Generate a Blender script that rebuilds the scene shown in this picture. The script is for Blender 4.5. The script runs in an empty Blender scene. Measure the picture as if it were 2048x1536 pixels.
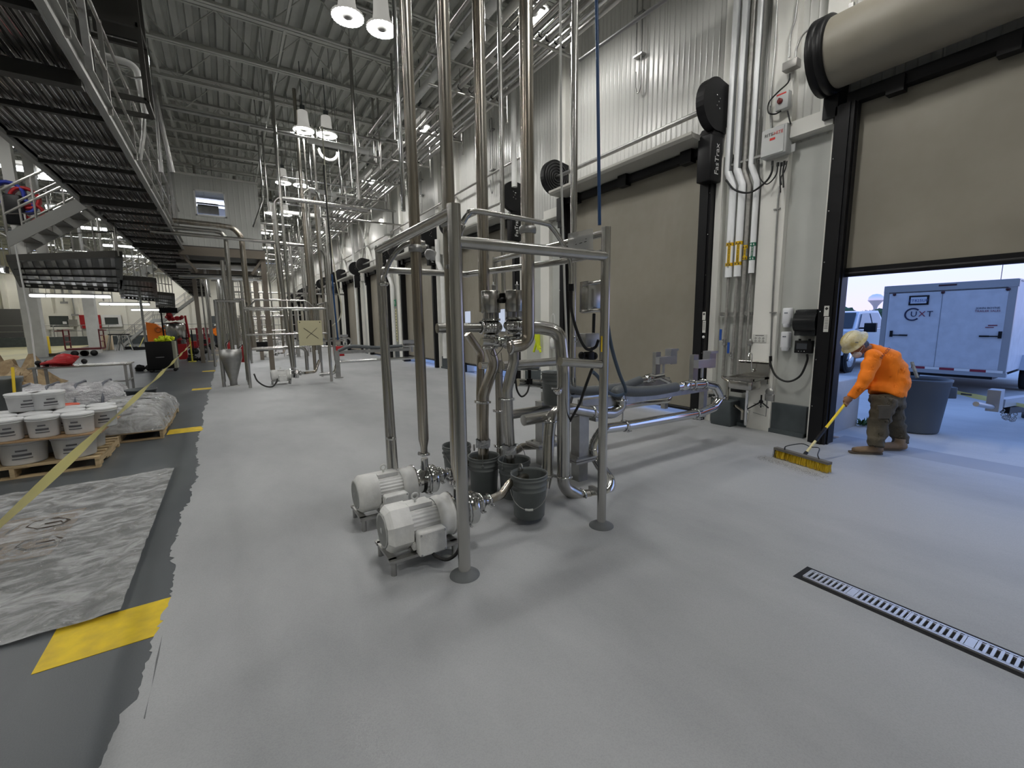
import bpy, math, random
from mathutils import Vector, Matrix
PI = math.pi
S = bpy.context.scene
C = S.collection

# ---------------------------------------------------------------- camera
FPX, YAW, PIT, ROL, CAMH = 866.5, 0.5748, 0.1407, -0.0128, 1.65
FW = Vector((math.sin(YAW)*math.cos(PIT), math.cos(YAW)*math.cos(PIT), -math.sin(PIT)))
_r = Vector((math.cos(YAW), -math.sin(YAW), 0)); _u = _r.cross(FW)
RT = math.cos(ROL)*_r + math.sin(ROL)*_u
UP = -math.sin(ROL)*_r + math.cos(ROL)*_u
cam = bpy.data.cameras.new('camera'); cam.sensor_width = 36; cam.lens = FPX*36/2048
cam.clip_start = 0.05; cam.clip_end = 2000
co = bpy.data.objects.new('camera', cam); C.objects.link(co)
co.matrix_world = Matrix(((RT.x, UP.x, -FW.x, 0), (RT.y, UP.y, -FW.y, 0), (RT.z, UP.z, -FW.z, CAMH), (0, 0, 0, 1)))
S.camera = co

def at(px, py, X=None, Y=None, Z=None):
    """point of the place seen at photo pixel (px, py) on the world plane X=, Y= or Z="""
    d = RT*((px-1024)/FPX) - UP*((py-768)/FPX) + FW
    o = Vector((0, 0, CAMH))
    t = (X-o.x)/d.x if X is not None else (Y-o.y)/d.y if Y is not None else (Z-o.z)/d.z
    return o + d*t

# ---------------------------------------------------------------- colour management, world
S.view_settings.view_transform = 'Standard'; S.view_settings.look = 'None'
S.view_settings.gamma = 1; S.view_settings.exposure = -1.02
S.view_settings.use_curve_mapping = False
W = bpy.data.worlds.new('dusk_sky'); S.world = W; W.use_nodes = True
nt = W.node_tree; nt.nodes.clear()
wo = nt.nodes.new('ShaderNodeOutputWorld'); bg = nt.nodes.new('ShaderNodeBackground')
tc = nt.nodes.new('ShaderNodeTexCoord'); sp = nt.nodes.new('ShaderNodeSeparateXYZ'); rp = nt.nodes.new('ShaderNodeValToRGB')
nt.links.new(tc.outputs['Generated'], sp.inputs[0]); nt.links.new(sp.outputs['Z'], rp.inputs[0])
nt.links.new(rp.outputs[0], bg.inputs[0]); nt.links.new(bg.outputs[0], wo.inputs[0])
e = rp.color_ramp.elements
e[0].position = 0.0; e[0].color = (0.60, 0.54, 0.80, 1)
e[1].position = 1.0; e[1].color = (0.20, 0.38, 0.90, 1)
q = e.new(0.09); q.color = (0.52, 0.60, 0.95, 1)
q = e.new(0.3); q.color = (0.32, 0.50, 0.98, 1)
bg.inputs[1].default_value = 3.3

# ---------------------------------------------------------------- lamps' light (fixtures are built further down)
LAMPS = []
for k in range(-2, 10):
    y = 8.85 + 5.45*k
    LAMPS += [(2.30, y, 7.15), (2.92, y, 7.15)]
    if k >= -1: LAMPS += [(5.10, y-1.85, 7.15)]
    LAMPS += [(-4.9, y+0.1, 7.15), (-9.5, y+0.1, 7.15), (-15.5, y+.1, 7.15)]
def area(name, loc, sx, sy, power, col=(1, 1, 1), shape='DISK', rot=(0, 0, 0)):
    l = bpy.data.lights.new(name, 'AREA'); l.shape = shape; l.size = sx
    if shape in ('RECTANGLE', 'ELLIPSE'): l.size_y = sy
    l.energy = power; l.color = col
    o = bpy.data.objects.new(name, l); C.objects.link(o); o.location = loc; o.rotation_euler = rot
    return o
LAMP_RADIANCE = 235.   # the lens of every high bay lamp gives this light

# ---------------------------------------------------------------- materials
M = {}
def mat(name, col, rough=.5, metal=0., var=0., vscale=3., bump=0., bscale=60., emit=None, es=1., spec=.5, alpha=1., trans=0., ior=1.45, stretch=(1, 1, 1), col2=None, coat=0.):
    if name in M: return M[name]
    m = bpy.data.materials.new(name); m.use_nodes = True; n = m.node_tree; b = n.nodes['Principled BSDF']
    b.inputs['Base Color'].default_value = (*col, 1); b.inputs['Roughness'].default_value = rough
    b.inputs['Metallic'].default_value = metal; b.inputs['Specular IOR Level'].default_value = spec
    b.inputs['Alpha'].default_value = alpha; b.inputs['Transmission Weight'].default_value = trans; b.inputs['IOR'].default_value = ior
    b.inputs['Coat Weight'].default_value = coat
    if emit: b.inputs['Emission Color'].default_value = (*emit, 1); b.inputs['Emission Strength'].default_value = es
    if var or bump or col2:
        t = n.nodes.new('ShaderNodeTexCoord'); mp = n.nodes.new('ShaderNodeMapping'); mp.inputs['Scale'].default_value = stretch
        n.links.new(t.outputs['Object'], mp.inputs[0])
    if var or col2:
        z = n.nodes.new('ShaderNodeTexNoise'); z.inputs['Scale'].default_value = vscale; z.inputs['Detail'].default_value = 5
        n.links.new(mp.outputs[0], z.inputs[0])
        r = n.nodes.new('ShaderNodeValToRGB'); n.links.new(z.outputs[0], r.inputs[0]); n.links.new(r.outputs[0], b.inputs['Base Color'])
        c2 = col2 or tuple(max(0, c*(1-var)) for c in col); c1 = col if col2 else tuple(min(1, c*(1+var)) for c in col)
        r.color_ramp.elements[0].position = .35; r.color_ramp.elements[0].color = (*c2, 1)
        r.color_ramp.elements[1].position = .65; r.color_ramp.elements[1].color = (*c1, 1)
    if bump:
        z = n.nodes.new('ShaderNodeTexNoise'); z.inputs['Scale'].default_value = bscale; z.inputs['Detail'].default_value = 3
        n.links.new(mp.outputs[0], z.inputs[0]); bu = n.nodes.new('ShaderNodeBump'); bu.inputs['Strength'].default_value = bump
        bu.inputs['Distance'].default_value = .01
        n.links.new(z.outputs[0], bu.inputs['Height']); n.links.new(bu.outputs[0], b.inputs['Normal'])
    M[name] = m; return m
STEEL = mat('brushed_steel', (.50, .49, .465), .24, 1., var=.08, vscale=9, stretch=(1, 1, .15))
STEEL_B = mat('bright_steel', (.66, .66, .65), .13, 1.)
STEEL_S = mat('stained_steel', (.52, .50, .46), .27, 1., vscale=14, stretch=(1, 1, .06), col2=(.37, .32, .255))
STEEL_D = mat('dull_steel', (.40, .40, .39), .42, 1., var=.1, vscale=8)
STEEL_F = mat('far_steel', (.46, .45, .43), .28, 1.)
WHITE = mat('white_paint', (.78, .78, .76), .35, var=.04, vscale=6)
MOTORW = mat('motor_white', (.80, .80, .78), .38, var=.07, vscale=10, bump=.15, bscale=40)
INSUL = mat('white_insulation', (.90, .91, .92), .30)
BLACK = mat('black_plastic', (.005, .005, .006), .45, spec=.35)
RUBBER = mat('black_rubber', (.012, .012, .012), .5)
BUCKET = mat('grey_plastic', (.155, .17, .17), .42, var=.06, vscale=8)
DARKGREY = mat('dark_grey_paint', (.09, .10, .105), .5)
CONC_D = mat('dark_curb', (.065, .078, .084), .55, var=.12, vscale=4)
PALE = mat('pale_wall', (.62, .62, .585), .5, var=.03, vscale=1.5)
CREAM = mat('cream_wall', (.80, .78, .70), .6, var=.03, vscale=.8)
BLUEH = mat('blue_hose', (.012, .055, .16), .35)
GREYH = mat('grey_hose', (.095, .105, .112), .5, bump=.3, bscale=80)
RED = mat('red_paint', (.42, .015, .02), .4)
YEL = mat('yellow_paint', (.80, .56, .02), .45)
ORANGE = mat('orange_plastic', (.85, .20, .01), .45)
WOOD = mat('pallet_wood', (.50, .38, .22), .75, var=.2, vscale=5, stretch=(1, 1, 8))
CARD = mat('cardboard', (.36, .235, .13), .8, var=.06, vscale=3)
CHROME = mat('chrome', (.8, .8, .8), .07, 1.)
PRINT = mat('dark_print', (.03, .03, .03), .6)
REDP = mat('red_print', (.6, .04, .03), .5)

# ---------------------------------------------------------------- mesh builder
def frame_of(d):
    d = d.normalized(); a = Vector((0, 0, 1)) if abs(d.z) < .9 else Vector((1, 0, 0))
    u = d.cross(a).normalized(); return u, d.cross(u).normalized()
class MB:
    def __init__(s): s.v = []; s.f = []; s.sm = []; s.mi = []; s.m = 0
    def add(s, vs, fs, smooth=False):
        o = len(s.v); s.v += [Vector(v) for v in vs]
        for f in fs: s.f.append([i+o for i in f]); s.sm.append(smooth); s.mi.append(s.m)
        return s
    def box(s, c, d, rz=0., rx=0., ry=0.):
        x, y, z = d[0]/2, d[1]/2, d[2]/2
        vs = [Vector((i*x, j*y, k*z)) for i in (-1, 1) for j in (-1, 1) for k in (-1, 1)]
        R = Matrix.Rotation(rz, 3, 'Z') @ Matrix.Rotation(ry, 3, 'Y') @ Matrix.Rotation(rx, 3, 'X')
        vs = [R @ v + Vector(c) for v in vs]
        return s.add(vs, [(0, 1, 3, 2), (4, 6, 7, 5), (0, 4, 5, 1), (2, 3, 7, 6), (0, 2, 6, 4), (1, 5, 7, 3)])
    def rbox(s, c, d, r, rz=0., rx=0., ry=0., n=3):
        """box with rounded vertical edges and softened top and bottom"""
        x, y, z = d[0]/2, d[1]/2, d[2]/2; r = min(r, x*.99, y*.99); b = min(r*.5, z*.5)
        R = Matrix.Rotation(rz, 3, 'Z') @ Matrix.Rotation(ry, 3, 'Y') @ Matrix.Rotation(rx, 3, 'X')
        def ring(ins, zz):
            o = []
            for q, (sx, sy) in enumerate(((1, 1), (-1, 1), (-1, -1), (1, -1))):
                for i in range(n+1):
                    a = q*PI/2 + i/n*PI/2
                    o.append(R @ Vector((sx*(x-r) + (r-ins)*math.cos(a), sy*(y-r)+(r-ins)*math.sin(a), zz)) + Vector(c))
            return o
        rs = [ring(b, -z), ring(b*.3, -z+b*.3), ring(0, -z+b), ring(0, z-b), ring(b*.3, z-b*.3), ring(b, z)]
        N = len(rs[0]); vs = [v for q in rs for v in q]; fs = []
        for k in range(5):
            for i in range(N): j = (i+1) % N; fs.append((k*N+i, k*N+j, (k+1)*N+j, (k+1)*N+i))
        s.add(vs, fs, True)
        s.add(rs[0], [tuple(range(N))[::-1]]); s.add(rs[-1], [tuple(range(N))])
        return s
    def tube(s, pts, r, n=12, caps=True, smooth=True, rads=None, square=False):
        pts = [Vector(p) for p in pts]
        if len(pts) < 2: return s
        u = None; rings = []
        for i, p in enumerate(pts):
            t = (pts[min(i+1, len(pts)-1)]-pts[max(i-1, 0)])
            if t.length < 1e-9: t = Vector((0, 0, 1))
            t.normalize()
            if u is None: u, w = frame_of(t)
            else:
                u = (u - t*u.dot(t)); u = frame_of(t)[0] if u.length < 1e-6 else u.normalized(); w = t.cross(u)
            rr = rads[i] if rads else r
            off = PI/4 if square else 0
            rings.append([p + (u*math.cos(a)+w*math.sin(a))*rr for a in (off+2*PI*k/n for k in range(n))])
        vs = [v for q in rings for v in q]; fs = []
        for k in range(len(rings)-1):
            for i in range(n): j = (i+1) % n; fs.append((k*n+i, k*n+j, (k+1)*n+j, (k+1)*n+i))
        s.add(vs, fs, smooth)
        if caps: s.add(rings[0], [tuple(range(n))[::-1]]); s.add(rings[-1], [tuple(range(n))])
        return s
    def bar(s, a, b, w): return s.tube([a, b], w*.7071, 4, smooth=False, square=True)
    def lathe(s, prof, o, ax=(0, 0, 1), n=24, smooth=True, flute=0, fa=0.):
        """prof: (r, h) pairs along axis ax from origin o"""
        ax = Vector(ax).normalized(); u, w = frame_of(ax); o = Vector(o); vs = []
        for r, h in prof:
            for k in range(n):
                a = 2*PI*k/n; q = r*(1+(fa*math.cos(flute*a) if flute else 0))
                vs.append(o+ax*h+(u*math.cos(a)+w*math.sin(a))*q)
        fs = []
        for k in range(len(prof)-1):
            for i in range(n): j = (i+1) % n; fs.append((k*n+i, k*n+j, (k+1)*n+j, (k+1)*n+i))
        return s.add(vs, fs, smooth)
    def disc(s, o, r, ax=(0, 0, 1), n=20, h=0.004):
        return s.lathe([(0.0001, 0), (r, 0), (r, h), (0.0001, h)], o, ax, n, False)
    def prism(s, poly, o, ux, uy, th):
        """poly in 2-D placed at o with axes ux, uy, extruded by vector th"""
        o = Vector(o); ux = Vector(ux); uy = Vector(uy); th = Vector(th); n = len(poly)
        a = [o+ux*p[0]+uy*p[1] for p in poly]; b = [p+th for p in a]
        s.add(a+b, [tuple(range(n))[::-1], tuple(range(n, 2*n))] + [(i, (i+1) % n, n+(i+1) % n, n+i) for i in range(n)])
        return s
    def sphere(s, c, r, n=12, sc=(1, 1, 1)):
        c = Vector(c); vs = []; m = max(4, n//2)
        for i in range(m+1):
            t = PI*i/m
            for k in range(n): a = 2*PI*k/n; vs.append(c+Vector((r*sc[0]*math.sin(t)*math.cos(a), r*sc[1]*math.sin(t)*math.sin(a), r*sc[2]*math.cos(t))))
        fs = [(i*n+k, (i+1)*n+k, (i+1)*n+(k+1) % n, i*n+(k+1) % n) for i in range(m) for k in range(n)]
        return s.add(vs, fs, True)
    def torus(s, c, R, r, ax=(0, 0, 1), n=24, m=8):
        ax = Vector(ax).normalized(); u, w = frame_of(ax); c = Vector(c)
        return s.tube([c+(u*math.cos(a)+w*math.sin(a))*R for a in (2*PI*k/n for k in range(n+1))], r, m, caps=False)
    def build(s, name, m, parent=None):
        if not s.v: s.add([(0, 0, 0)], [])
        off = parent_loc(parent) if parent else Vector((0, 0, 0))
        me = bpy.data.meshes.new(name); me.from_pydata([v-off for v in s.v], [], s.f); me.validate()
        if len(me.polygons) == len(s.f):
            for p, q, i in zip(me.polygons, s.sm, s.mi): p.use_smooth = q; p.material_index = i
        for mm in (m if isinstance(m, (list, tuple)) else [m]): me.materials.append(mm)
        o = bpy.data.objects.new(name, me); C.objects.link(o)
        if parent: o.parent = parent
        return o
def parent_loc(p):
    v = Vector((0, 0, 0))
    while p: v += p.location; p = p.parent
    return v
def bend(pts, r, n=6):
    """round the corners of a polyline with radius r"""
    pts = [Vector(p) for p in pts]; o = [pts[0]]
    for i in range(1, len(pts)-1):
        a, b, c = pts[i-1], pts[i], pts[i+1]
        d1 = (a-b); d2 = (c-b); l = min(d1.length, d2.length)*.49; d1.normalize(); d2.normalize()
        ang = d1.angle(d2)
        if ang > PI-.02: continue
        t = min(r/math.tan(ang/2), l); rr = t*math.tan(ang/2)
        cen = b + (d1+d2).normalized()*(rr/math.sin(ang/2))
        p0 = b+d1*t; p1 = b+d2*t; v0 = p0-cen; v1 = p1-cen; th = v0.angle(v1)
        for k in range(n+1):
            f = k/n; o.append(cen + (v0*math.sin((1-f)*th)+v1*math.sin(f*th))/math.sin(th))
    o.append(pts[-1]); return o
def sag(a, b, drop, n=16):
    a = Vector(a); b = Vector(b)
    return [a.lerp(b, i/n)-Vector((0, 0, drop*4*(i/n)*(1-i/n))) for i in range(n+1)]
def smoothpath(pts, n=8):
    """Catmull-Rom through points"""
    P = [Vector(p) for p in pts]; P = [P[0]*2-P[1]]+P+[P[-1]*2-P[-2]]; o = []
    for i in range(1, len(P)-2):
        for k in range(n):
            t = k/n; a, b, c, d = P[i-1:i+3]
            o.append(.5*((2*b)+(c-a)*t+(2*a-5*b+4*c-d)*t*t+(3*b-a-3*c+d)*t**3))
    o.append(P[-2]); return o
def hang(o, pts, r=.008):
    """thin rods from an overhead run up to the roof deck"""
    for p in pts: p = Vector(p); b = MB(); b.tube([p, (p.x, p.y, 8.93)], r, 4); b.build('hanger_rod', M['dull_steel'], o)
def tag(o, label, cat, group=None, kind=None):
    if label: o['label'] = label
    if cat: o['category'] = cat
    if group: o['group'] = group
    if kind: o['kind'] = kind
    return o
def thing(name, label, cat, loc=(0, 0, 0), group=None):
    o = bpy.data.objects.new(name, None); C.objects.link(o); o.location = loc; o.empty_display_size = .1
    return tag(o, label, cat, group)
def struct(name, mb, m, parent=None):
    o = mb.build(name, m, parent)
    if not parent: o['kind'] = 'structure'
    return o
def dup(root, loc=None, rz=None, label=None, group=None, sc=None):
    r = root.copy(); C.objects.link(r)
    if loc is not None: r.location = loc
    if rz is not None: r.rotation_euler = (0, 0, rz)
    if sc: r.scale = (sc, sc, sc)
    if label: r['label'] = label
    if group: r['group'] = group
    for ch in root.children:
        c = ch.copy(); C.objects.link(c); c.parent = r
        for g in ch.children:
            d = g.copy(); C.objects.link(d); d.parent = c
    return r
def text(name, body, size, loc, ux, uy, m, parent=None, extrude=.001, sx=1., align='CENTER'):
    """lettering lying in the plane of ux (reading direction) and uy (up), turned into a mesh"""
    cu = bpy.data.curves.new(name, 'FONT'); cu.body = body; cu.size = size; cu.extrude = extrude; cu.align_x = align; cu.align_y = 'CENTER'; cu.resolution_u = 2
    t = bpy.data.objects.new('tmp', cu); C.objects.link(t)
    bpy.context.view_layer.update()
    me = bpy.data.meshes.new_from_object(t.evaluated_get(bpy.context.evaluated_depsgraph_get()))
    bpy.data.objects.remove(t)
    ux = Vector(ux).normalized(); uy = Vector(uy).normalized(); nz = ux.cross(uy); off = parent_loc(parent) if parent else Vector((0, 0, 0))
    for v in me.vertices: v.co = Vector(loc)+ux*v.co.x*sx+uy*v.co.y+nz*v.co.z-off
    me.materials.clear(); me.materials.append(m)
    o = bpy.data.objects.new(name, me); C.objects.link(o)
    if parent: o.parent = parent
    return o
random.seed(7)

# ================================================================ THE SHELL
WX = 6.70          # inner face of the dock wall
XL, XR, Y0, Y1, ZC = -26.0, 6.70, -9.0, 60.0, 8.95
# floor: dark old coating with a fresh light coating over the right part
def floor_mat(name, c1, c2, rough, sc, rough2=None, bump=.12, patches=None):
    m = bpy.data.materials.new(name); m.use_nodes = True; n = m.node_tree; b = n.nodes['Principled BSDF']; L = n.links.new
    t = n.nodes.new('ShaderNodeTexCoord')
    z = n.nodes.new('ShaderNodeTexNoise'); z.inputs['Scale'].default_value = sc; z.inputs['Detail'].default_value = 6; z.inputs['Roughness'].default_value = .6
    mp = n.nodes.new('ShaderNodeMapping'); mp.inputs['Scale'].default_value = (1.0, .45, 1); mp.inputs['Rotation'].default_value = (0, 0, .5)
    L(t.outputs['Object'], mp.inputs[0]); L(mp.outputs[0], z.inputs[0])
    r = n.nodes.new('ShaderNodeValToRGB'); L(z.outputs[0], r.inputs[0])
    r.color_ramp.elements[0].position = .34; r.color_ramp.elements[0].color = (*c2, 1); r.color_ramp.elements[1].position = .56; r.color_ramp.elements[1].color = (*c1, 1)
    f = n.nodes.new('ShaderNodeTexNoise'); f.inputs['Scale'].default_value = 160; f.inputs['Detail'].default_value = 2; L(t.outputs['Object'], f.inputs[0])
    mx = n.nodes.new('ShaderNodeMix'); mx.data_type = 'RGBA'; mx.blend_type = 'MULTIPLY'; mx.inputs[0].default_value = .35
    fr = n.nodes.new('ShaderNodeValToRGB'); fr.color_ramp.elements[0].position = .3; fr.color_ramp.elements[0].color = (.72, .72, .72, 1); fr.color_ramp.elements[1].position = .6
    L(f.outputs[0], fr.inputs[0]); L(r.outputs[0], mx.inputs[6]); L(fr.outputs[0], mx.inputs[7]); L(mx.outputs[2], b.inputs['Base Color'])
    b.inputs['Roughness'].default_value = rough
    bu = n.nodes.new('ShaderNodeBump'); bu.inputs['Strength'].default_value = bump; bu.inputs['Distance'].default_value = .004; L(f.outputs[0], bu.inputs['Height']); L(bu.outputs[0], b.inputs['Normal'])
    M[name] = m; return m
F_DARK = floor_mat('old_dark_floor', (.105, .116, .125), (.068, .077, .086), .38, .8)
F_LIGHT = floor_mat('fresh_light_coating', (.40, .41, .42), (.30, .31, .32), .55, .55)
F_OUT = floor_mat('outdoor_concrete', (.52, .52, .51), (.38, .38, .385), .8, .5)
F_YEL = floor_mat('pale_yellow_floor', (.66, .62, .38), (.50, .48, .32), .5, .4)
m = MB(); m.box(((XL+7.0)/2, (Y0+Y1)/2, -.1), (7.0-XL, Y1-Y0, .2)); struct('floor', m, F_DARK)
# light coating with a torn edge
edge = [(-.62, -9), (-.56, 0), (-.53, 2.04), (-.51, 2.79), (-.45, 3.29), (-.50, 3.7), (-.44, 5.25), (-.49, 7.08), (-.54, 10.5), (-.54, 16.3), (-.60, 37), (-.6, 60)]
poly = []; y = Y0; rnd = random.Random(3)
while y < Y1:
    for (x0, a), (x1, b) in zip(edge, edge[1:]):
        if a <= y <= b: bx = x0+(x1-x0)*(y-a)/(b-a)
    poly.append((bx+rnd.uniform(-.016, .016)*(1 if y > 2.6 else .4)+.022*math.sin(y*2.3)+.014*math.sin(y*9.1)+(.05 if 2.35 < y < 2.75 else 0), y))
    y += rnd.uniform(.015, .06) if y < 9 else rnd.uniform(.1, .35)
m = MB(); vs = [(x, y, .004) for x, y in poly]+[(WX, y, .004) for x, y in poly]; N = len(poly)
m.add(vs, [(i, N+i, N+i+1, i+1) for i in range(N-1)])
m.add([(x, y, .0) for x, y in poly]+[(x, y, .004) for x, y in poly], [(i, i+1, N+i+1, N+i) for i in range(N-1)])
struct('floor_coating', m, F_LIGHT)
# dirty smears on the coating
SM = mat('coating_smear', (.13, .135, .14), .5)
m = MB(); P = [at(x, y, Z=.0052) for x, y in ((325, 1268), (318, 1310), (308, 1355), (297, 1400), (290, 1438), (287, 1437), (303, 1375), (312, 1320))]
m.add(P, [tuple(range(len(P)))])
tag(m.build('floor_smear', SM), 'thin dark trowel scrape in the light coating beside the nearest yellow dash', 'mark')
# far yellow area
m = MB(); m.add([(-25.9, 33.5, .003), (-9.6, 33.5, .003), (-9.9, 41, .003), (-11.3, 58.8, .003), (-25.9, 58.8, .003)], [(0, 1, 2, 3, 4)])
m.add([(-9.6, 33.5, 0), (-9.6, 33.5, .003), (-25.9, 33.5, .003), (-25.9, 33.5, 0)], [(0, 1, 2, 3)])
struct('floor_covering', m, F_YEL)
# yellow dashes
DASH = mat('dash_yellow', (.80, .58, .02), .5, vscale=9, col2=(.62, .44, .03))
PALEY = mat('faded_dash', (.72, .62, .30), .5)
dn = ['the nearest, scuffed and cut by the light coating', 'beside the wrapped pallet', 'second beyond the wrapped pallets', 'beside the grey tape line, third away', 'fourth away', 'pale one beside the black bag', 'far one before the red carts', 'farthest']
for k, nm in enumerate(dn):
    y = 2.83+5.55*k
    m = MB(); m.box((-.64, y+.2, .001), (.60, .38, .003))
    tag(m.build('floor_dash', DASH if k < 4 else PALEY), 'yellow painted floor dash, '+nm, 'floor marking', 'yellow lane dashes')

# right wall --------------------------------------------------------------
def wall_mat(name, col, axis='Y', per=.105, strength=.35, joint=1.07, rough=.38):
    m = bpy.data.materials.new(name); m.use_nodes = True; n = m.node_tree; b = n.nodes['Principled BSDF']; L = n.links.new
    t = n.nodes.new('ShaderNodeTexCoord'); s = n.nodes.new('ShaderNodeSeparateXYZ'); L(t.outputs['Object'], s.inputs[0])
    def M2(op, a, bb): 
        q = n.nodes.new('ShaderNodeMath'); q.operation = op
        for i, x in enumerate((a, bb)):
            if hasattr(x, 'is_linked'): L(x, q.inputs[i])
            elif x is not None: q.inputs[i].default_value = x
        return q.outputs[0]
    a = M2('PINGPONG', s.outputs[axis], per/2); a = M2('DIVIDE', a, per/2); a = M2('POWER', a, 6.)
    j = M2('PINGPONG', s.outputs[axis], joint/2); j = M2('LESS_THAN', j, .006)
    h = M2('SUBTRACT', a, M2('MULTIPLY', j, 3.))
    bu = n.nodes.new('ShaderNodeBump'); bu.inputs['Strength'].default_value = strength; bu.inputs['Distance'].default_value = .009; L(h, bu.inputs['Height']); L(bu.outputs[0], b.inputs['Normal'])
    z = n.nodes.new('ShaderNodeTexNoise'); z.inputs['Scale'].default_value = .9; z.inputs['Detail'].default_value = 4; L(t.outputs['Object'], z.inputs[0])
    r = n.nodes.new('ShaderNodeValToRGB'); L(z.outputs[0], r.inputs[0]); r.color_ramp.elements[0].position = .3; r.color_ramp.elements[0].color = (*[c*.92 for c in col], 1); r.color_ramp.elements[1].color = (*col, 1)
    mx = n.nodes.new('ShaderNodeMix'); mx.data_type = 'RGBA'; mx.blend_type = 'MULTIPLY'; L(M2('MULTIPLY', j, .45), mx.inputs[0]); L(r.outputs[0], mx.inputs[6]); mx.inputs[7].default_value = (.3, .3, .3, 1)
    L(mx.outputs[2], b.inputs['Base Color']); b.inputs['Roughness'].default_value = rough; M[name] = m; return m
RIB = wall_mat('ribbed_panel', (.66, .66, .63), strength=1.0, rough=.27)
RIBX = wall_mat('ribbed_panel_x', (.60, .61, .58), 'X', .16, .6, 50.)
FLATP = mat('recess_panel', (.50, .51, .48), .45, var=.04, vscale=2)
doors = [(-1.10, 2.62)]+[(4.20+5.45*k, 7.90+5.45*k) for k in range(10)]
SIDE = WX
m = MB(); T = .36
def seg(a, b, z0, z1): m.box((WX+T/2, (a+b)/2, (z0+z1)/2), (T, b-a, z1-z0))
prev = Y0; ops = []
for a, b in doors: ops.append((a+.05, b-.05))
for a, b in ops:
    seg(prev, a, 0, ZC); seg(a, b, 4.25, ZC); prev = b
seg(prev, Y1, 0, ZC); struct('wall_right', m, RIB)
# piers between the doors, with pilasters
for k in range(len(doors)-1):
    a, b = doors[k][1], doors[k+1][0]
    m = MB(); w = b-a
    m.box((WX-.05, a+.035, 2.05), (.10, .07, 4.1)); m.box((WX-.08, b-.05, 2.05), (.16, .10, 4.1))
    cy = a+.73
    m.box((WX-.06, cy, 2.05 if k else ZC/2), (.12, .34, 4.1 if k else ZC))
    m.box((WX-.06, b-.16, ZC/2+2.05), (.12, .30, ZC-4.1)); m.box((WX-.06, a+.1, ZC/2+2.05), (.12, .24, ZC-4.1))
    m.box((WX-.10, (a+cy)/2-.02, 4.14), (.2, cy-a-.1, .2))
    struct('trim_%d' % (k+1), m, mat('pier_paint', (.78, .77, .72), .42, var=.03, vscale=2))
    m = MB(); m.box((WX-.012, (a+b)/2, 2.0), (.024, w-.2, 4.0)); struct('wall_pier_%d' % (k+1), m, FLATP)
    m = MB(); m.box((WX-.045, (a+cy-.17)/2+.05, .22), (.09, cy-.17-a-.1, .44)); m.box((WX-.045, (cy+.17+b)/2-.05, .22), (.09, b-cy-.17-.1, .44))
    m.box((WX-.07, (a+cy-.17)/2+.05, .03), (.14, cy-.17-a-.1, .06)); m.box((WX-.07, (cy+.17+b)/2-.05, .03), (.14, b-cy-.17-.1, .06))
    if k == 0: m.rbox((WX-.17, 3.83, .2), (.30, .34, .40), .03)
    struct('baseboard_right_%d' % (k+1), m, CONC_D)
# door units ---------------------------------------------------------------
def curtain_mat():
    m = bpy.data.materials.new('fabric_curtain'); m.use_nodes = True; n = m.node_tree; b = n.nodes['Principled BSDF']; L = n.links.new
    t = n.nodes.new('ShaderNodeTexCoord'); z = n.nodes.new('ShaderNodeTexNoise'); z.inputs['Scale'].default_value = 1.3; z.inputs['Detail'].default_value = 3
    mp = n.nodes.new('ShaderNodeMapping'); mp.inputs['Rotation'].default_value = (.7, 0, 0); mp.inputs['Scale'].default_value = (1, 1.0, .35)
    L(t.outputs['Object'], mp.inputs[0]); L(mp.outputs[0], z.inputs[0])
    bu = n.nodes.new('ShaderNodeBump'); bu.inputs['Strength'].default_value = .5; bu.inputs['Distance'].default_value = .12; L(z.outputs[0], bu.inputs['Height'])
    f = n.nodes.new('ShaderNodeTexNoise'); f.inputs['Scale'].default_value = 5; f.inputs['Detail'].default_value = 6; L(t.outputs['Object'], f.inputs[0])
    r = n.nodes.new('ShaderNodeValToRGB'); L(f.outputs[0], r.inputs[0]); r.color_ramp.elements[0].position = .3; r.color_ramp.elements[0].color = (.255, .232, .185, 1); r.color_ramp.elements[1].color = (.285, .262, .215, 1)
    L(r.outputs[0], b.inputs['Base Color']); L(bu.outputs[0], b.inputs['Normal']); b.inputs['Roughness'].default_value = .5; return m
CURT = curtain_mat()
PANE = mat('vision_pane', (.75, .80, .9), .25, trans=.9, emit=None)
def curtain(y0, y1, z0, z1, x):
    m = MB(); n = 40; k = 30; vs = []; k_ = y0
    for j in range(k+1):
        for i in range(n+1):
            u = i/n; v = j/k
            e_ = min(1, 5*min(u, 1-u))*min(1, 5*v+.02); dx = e_*(.035*math.sin(PI*u)*math.sin(PI*v*.9+.2)*math.sin(5*u+3*v)+.016*math.sin(7*u+9*v+k_)+.010*math.sin(15*u-8*v+2*k_)*(1-.5*v))
            vs.append((x+dx, y0+(y1-y0)*u, z0+(z1-z0)*v))
    fs = [(j*(n+1)+i, j*(n+1)+i+1, (j+1)*(n+1)+i+1, (j+1)*(n+1)+i) for j in range(k) for i in range(n)]
    m.add(vs, fs, True); m.add([(a+.006, b, c) for a, b, c in vs], [f[::-1] for f in fs], True)
    return m
def spiral(m, c, R, dep):
    # coil track: a flat teardrop plate with spiral ribs, facing -Y or +Y
    pass
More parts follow.
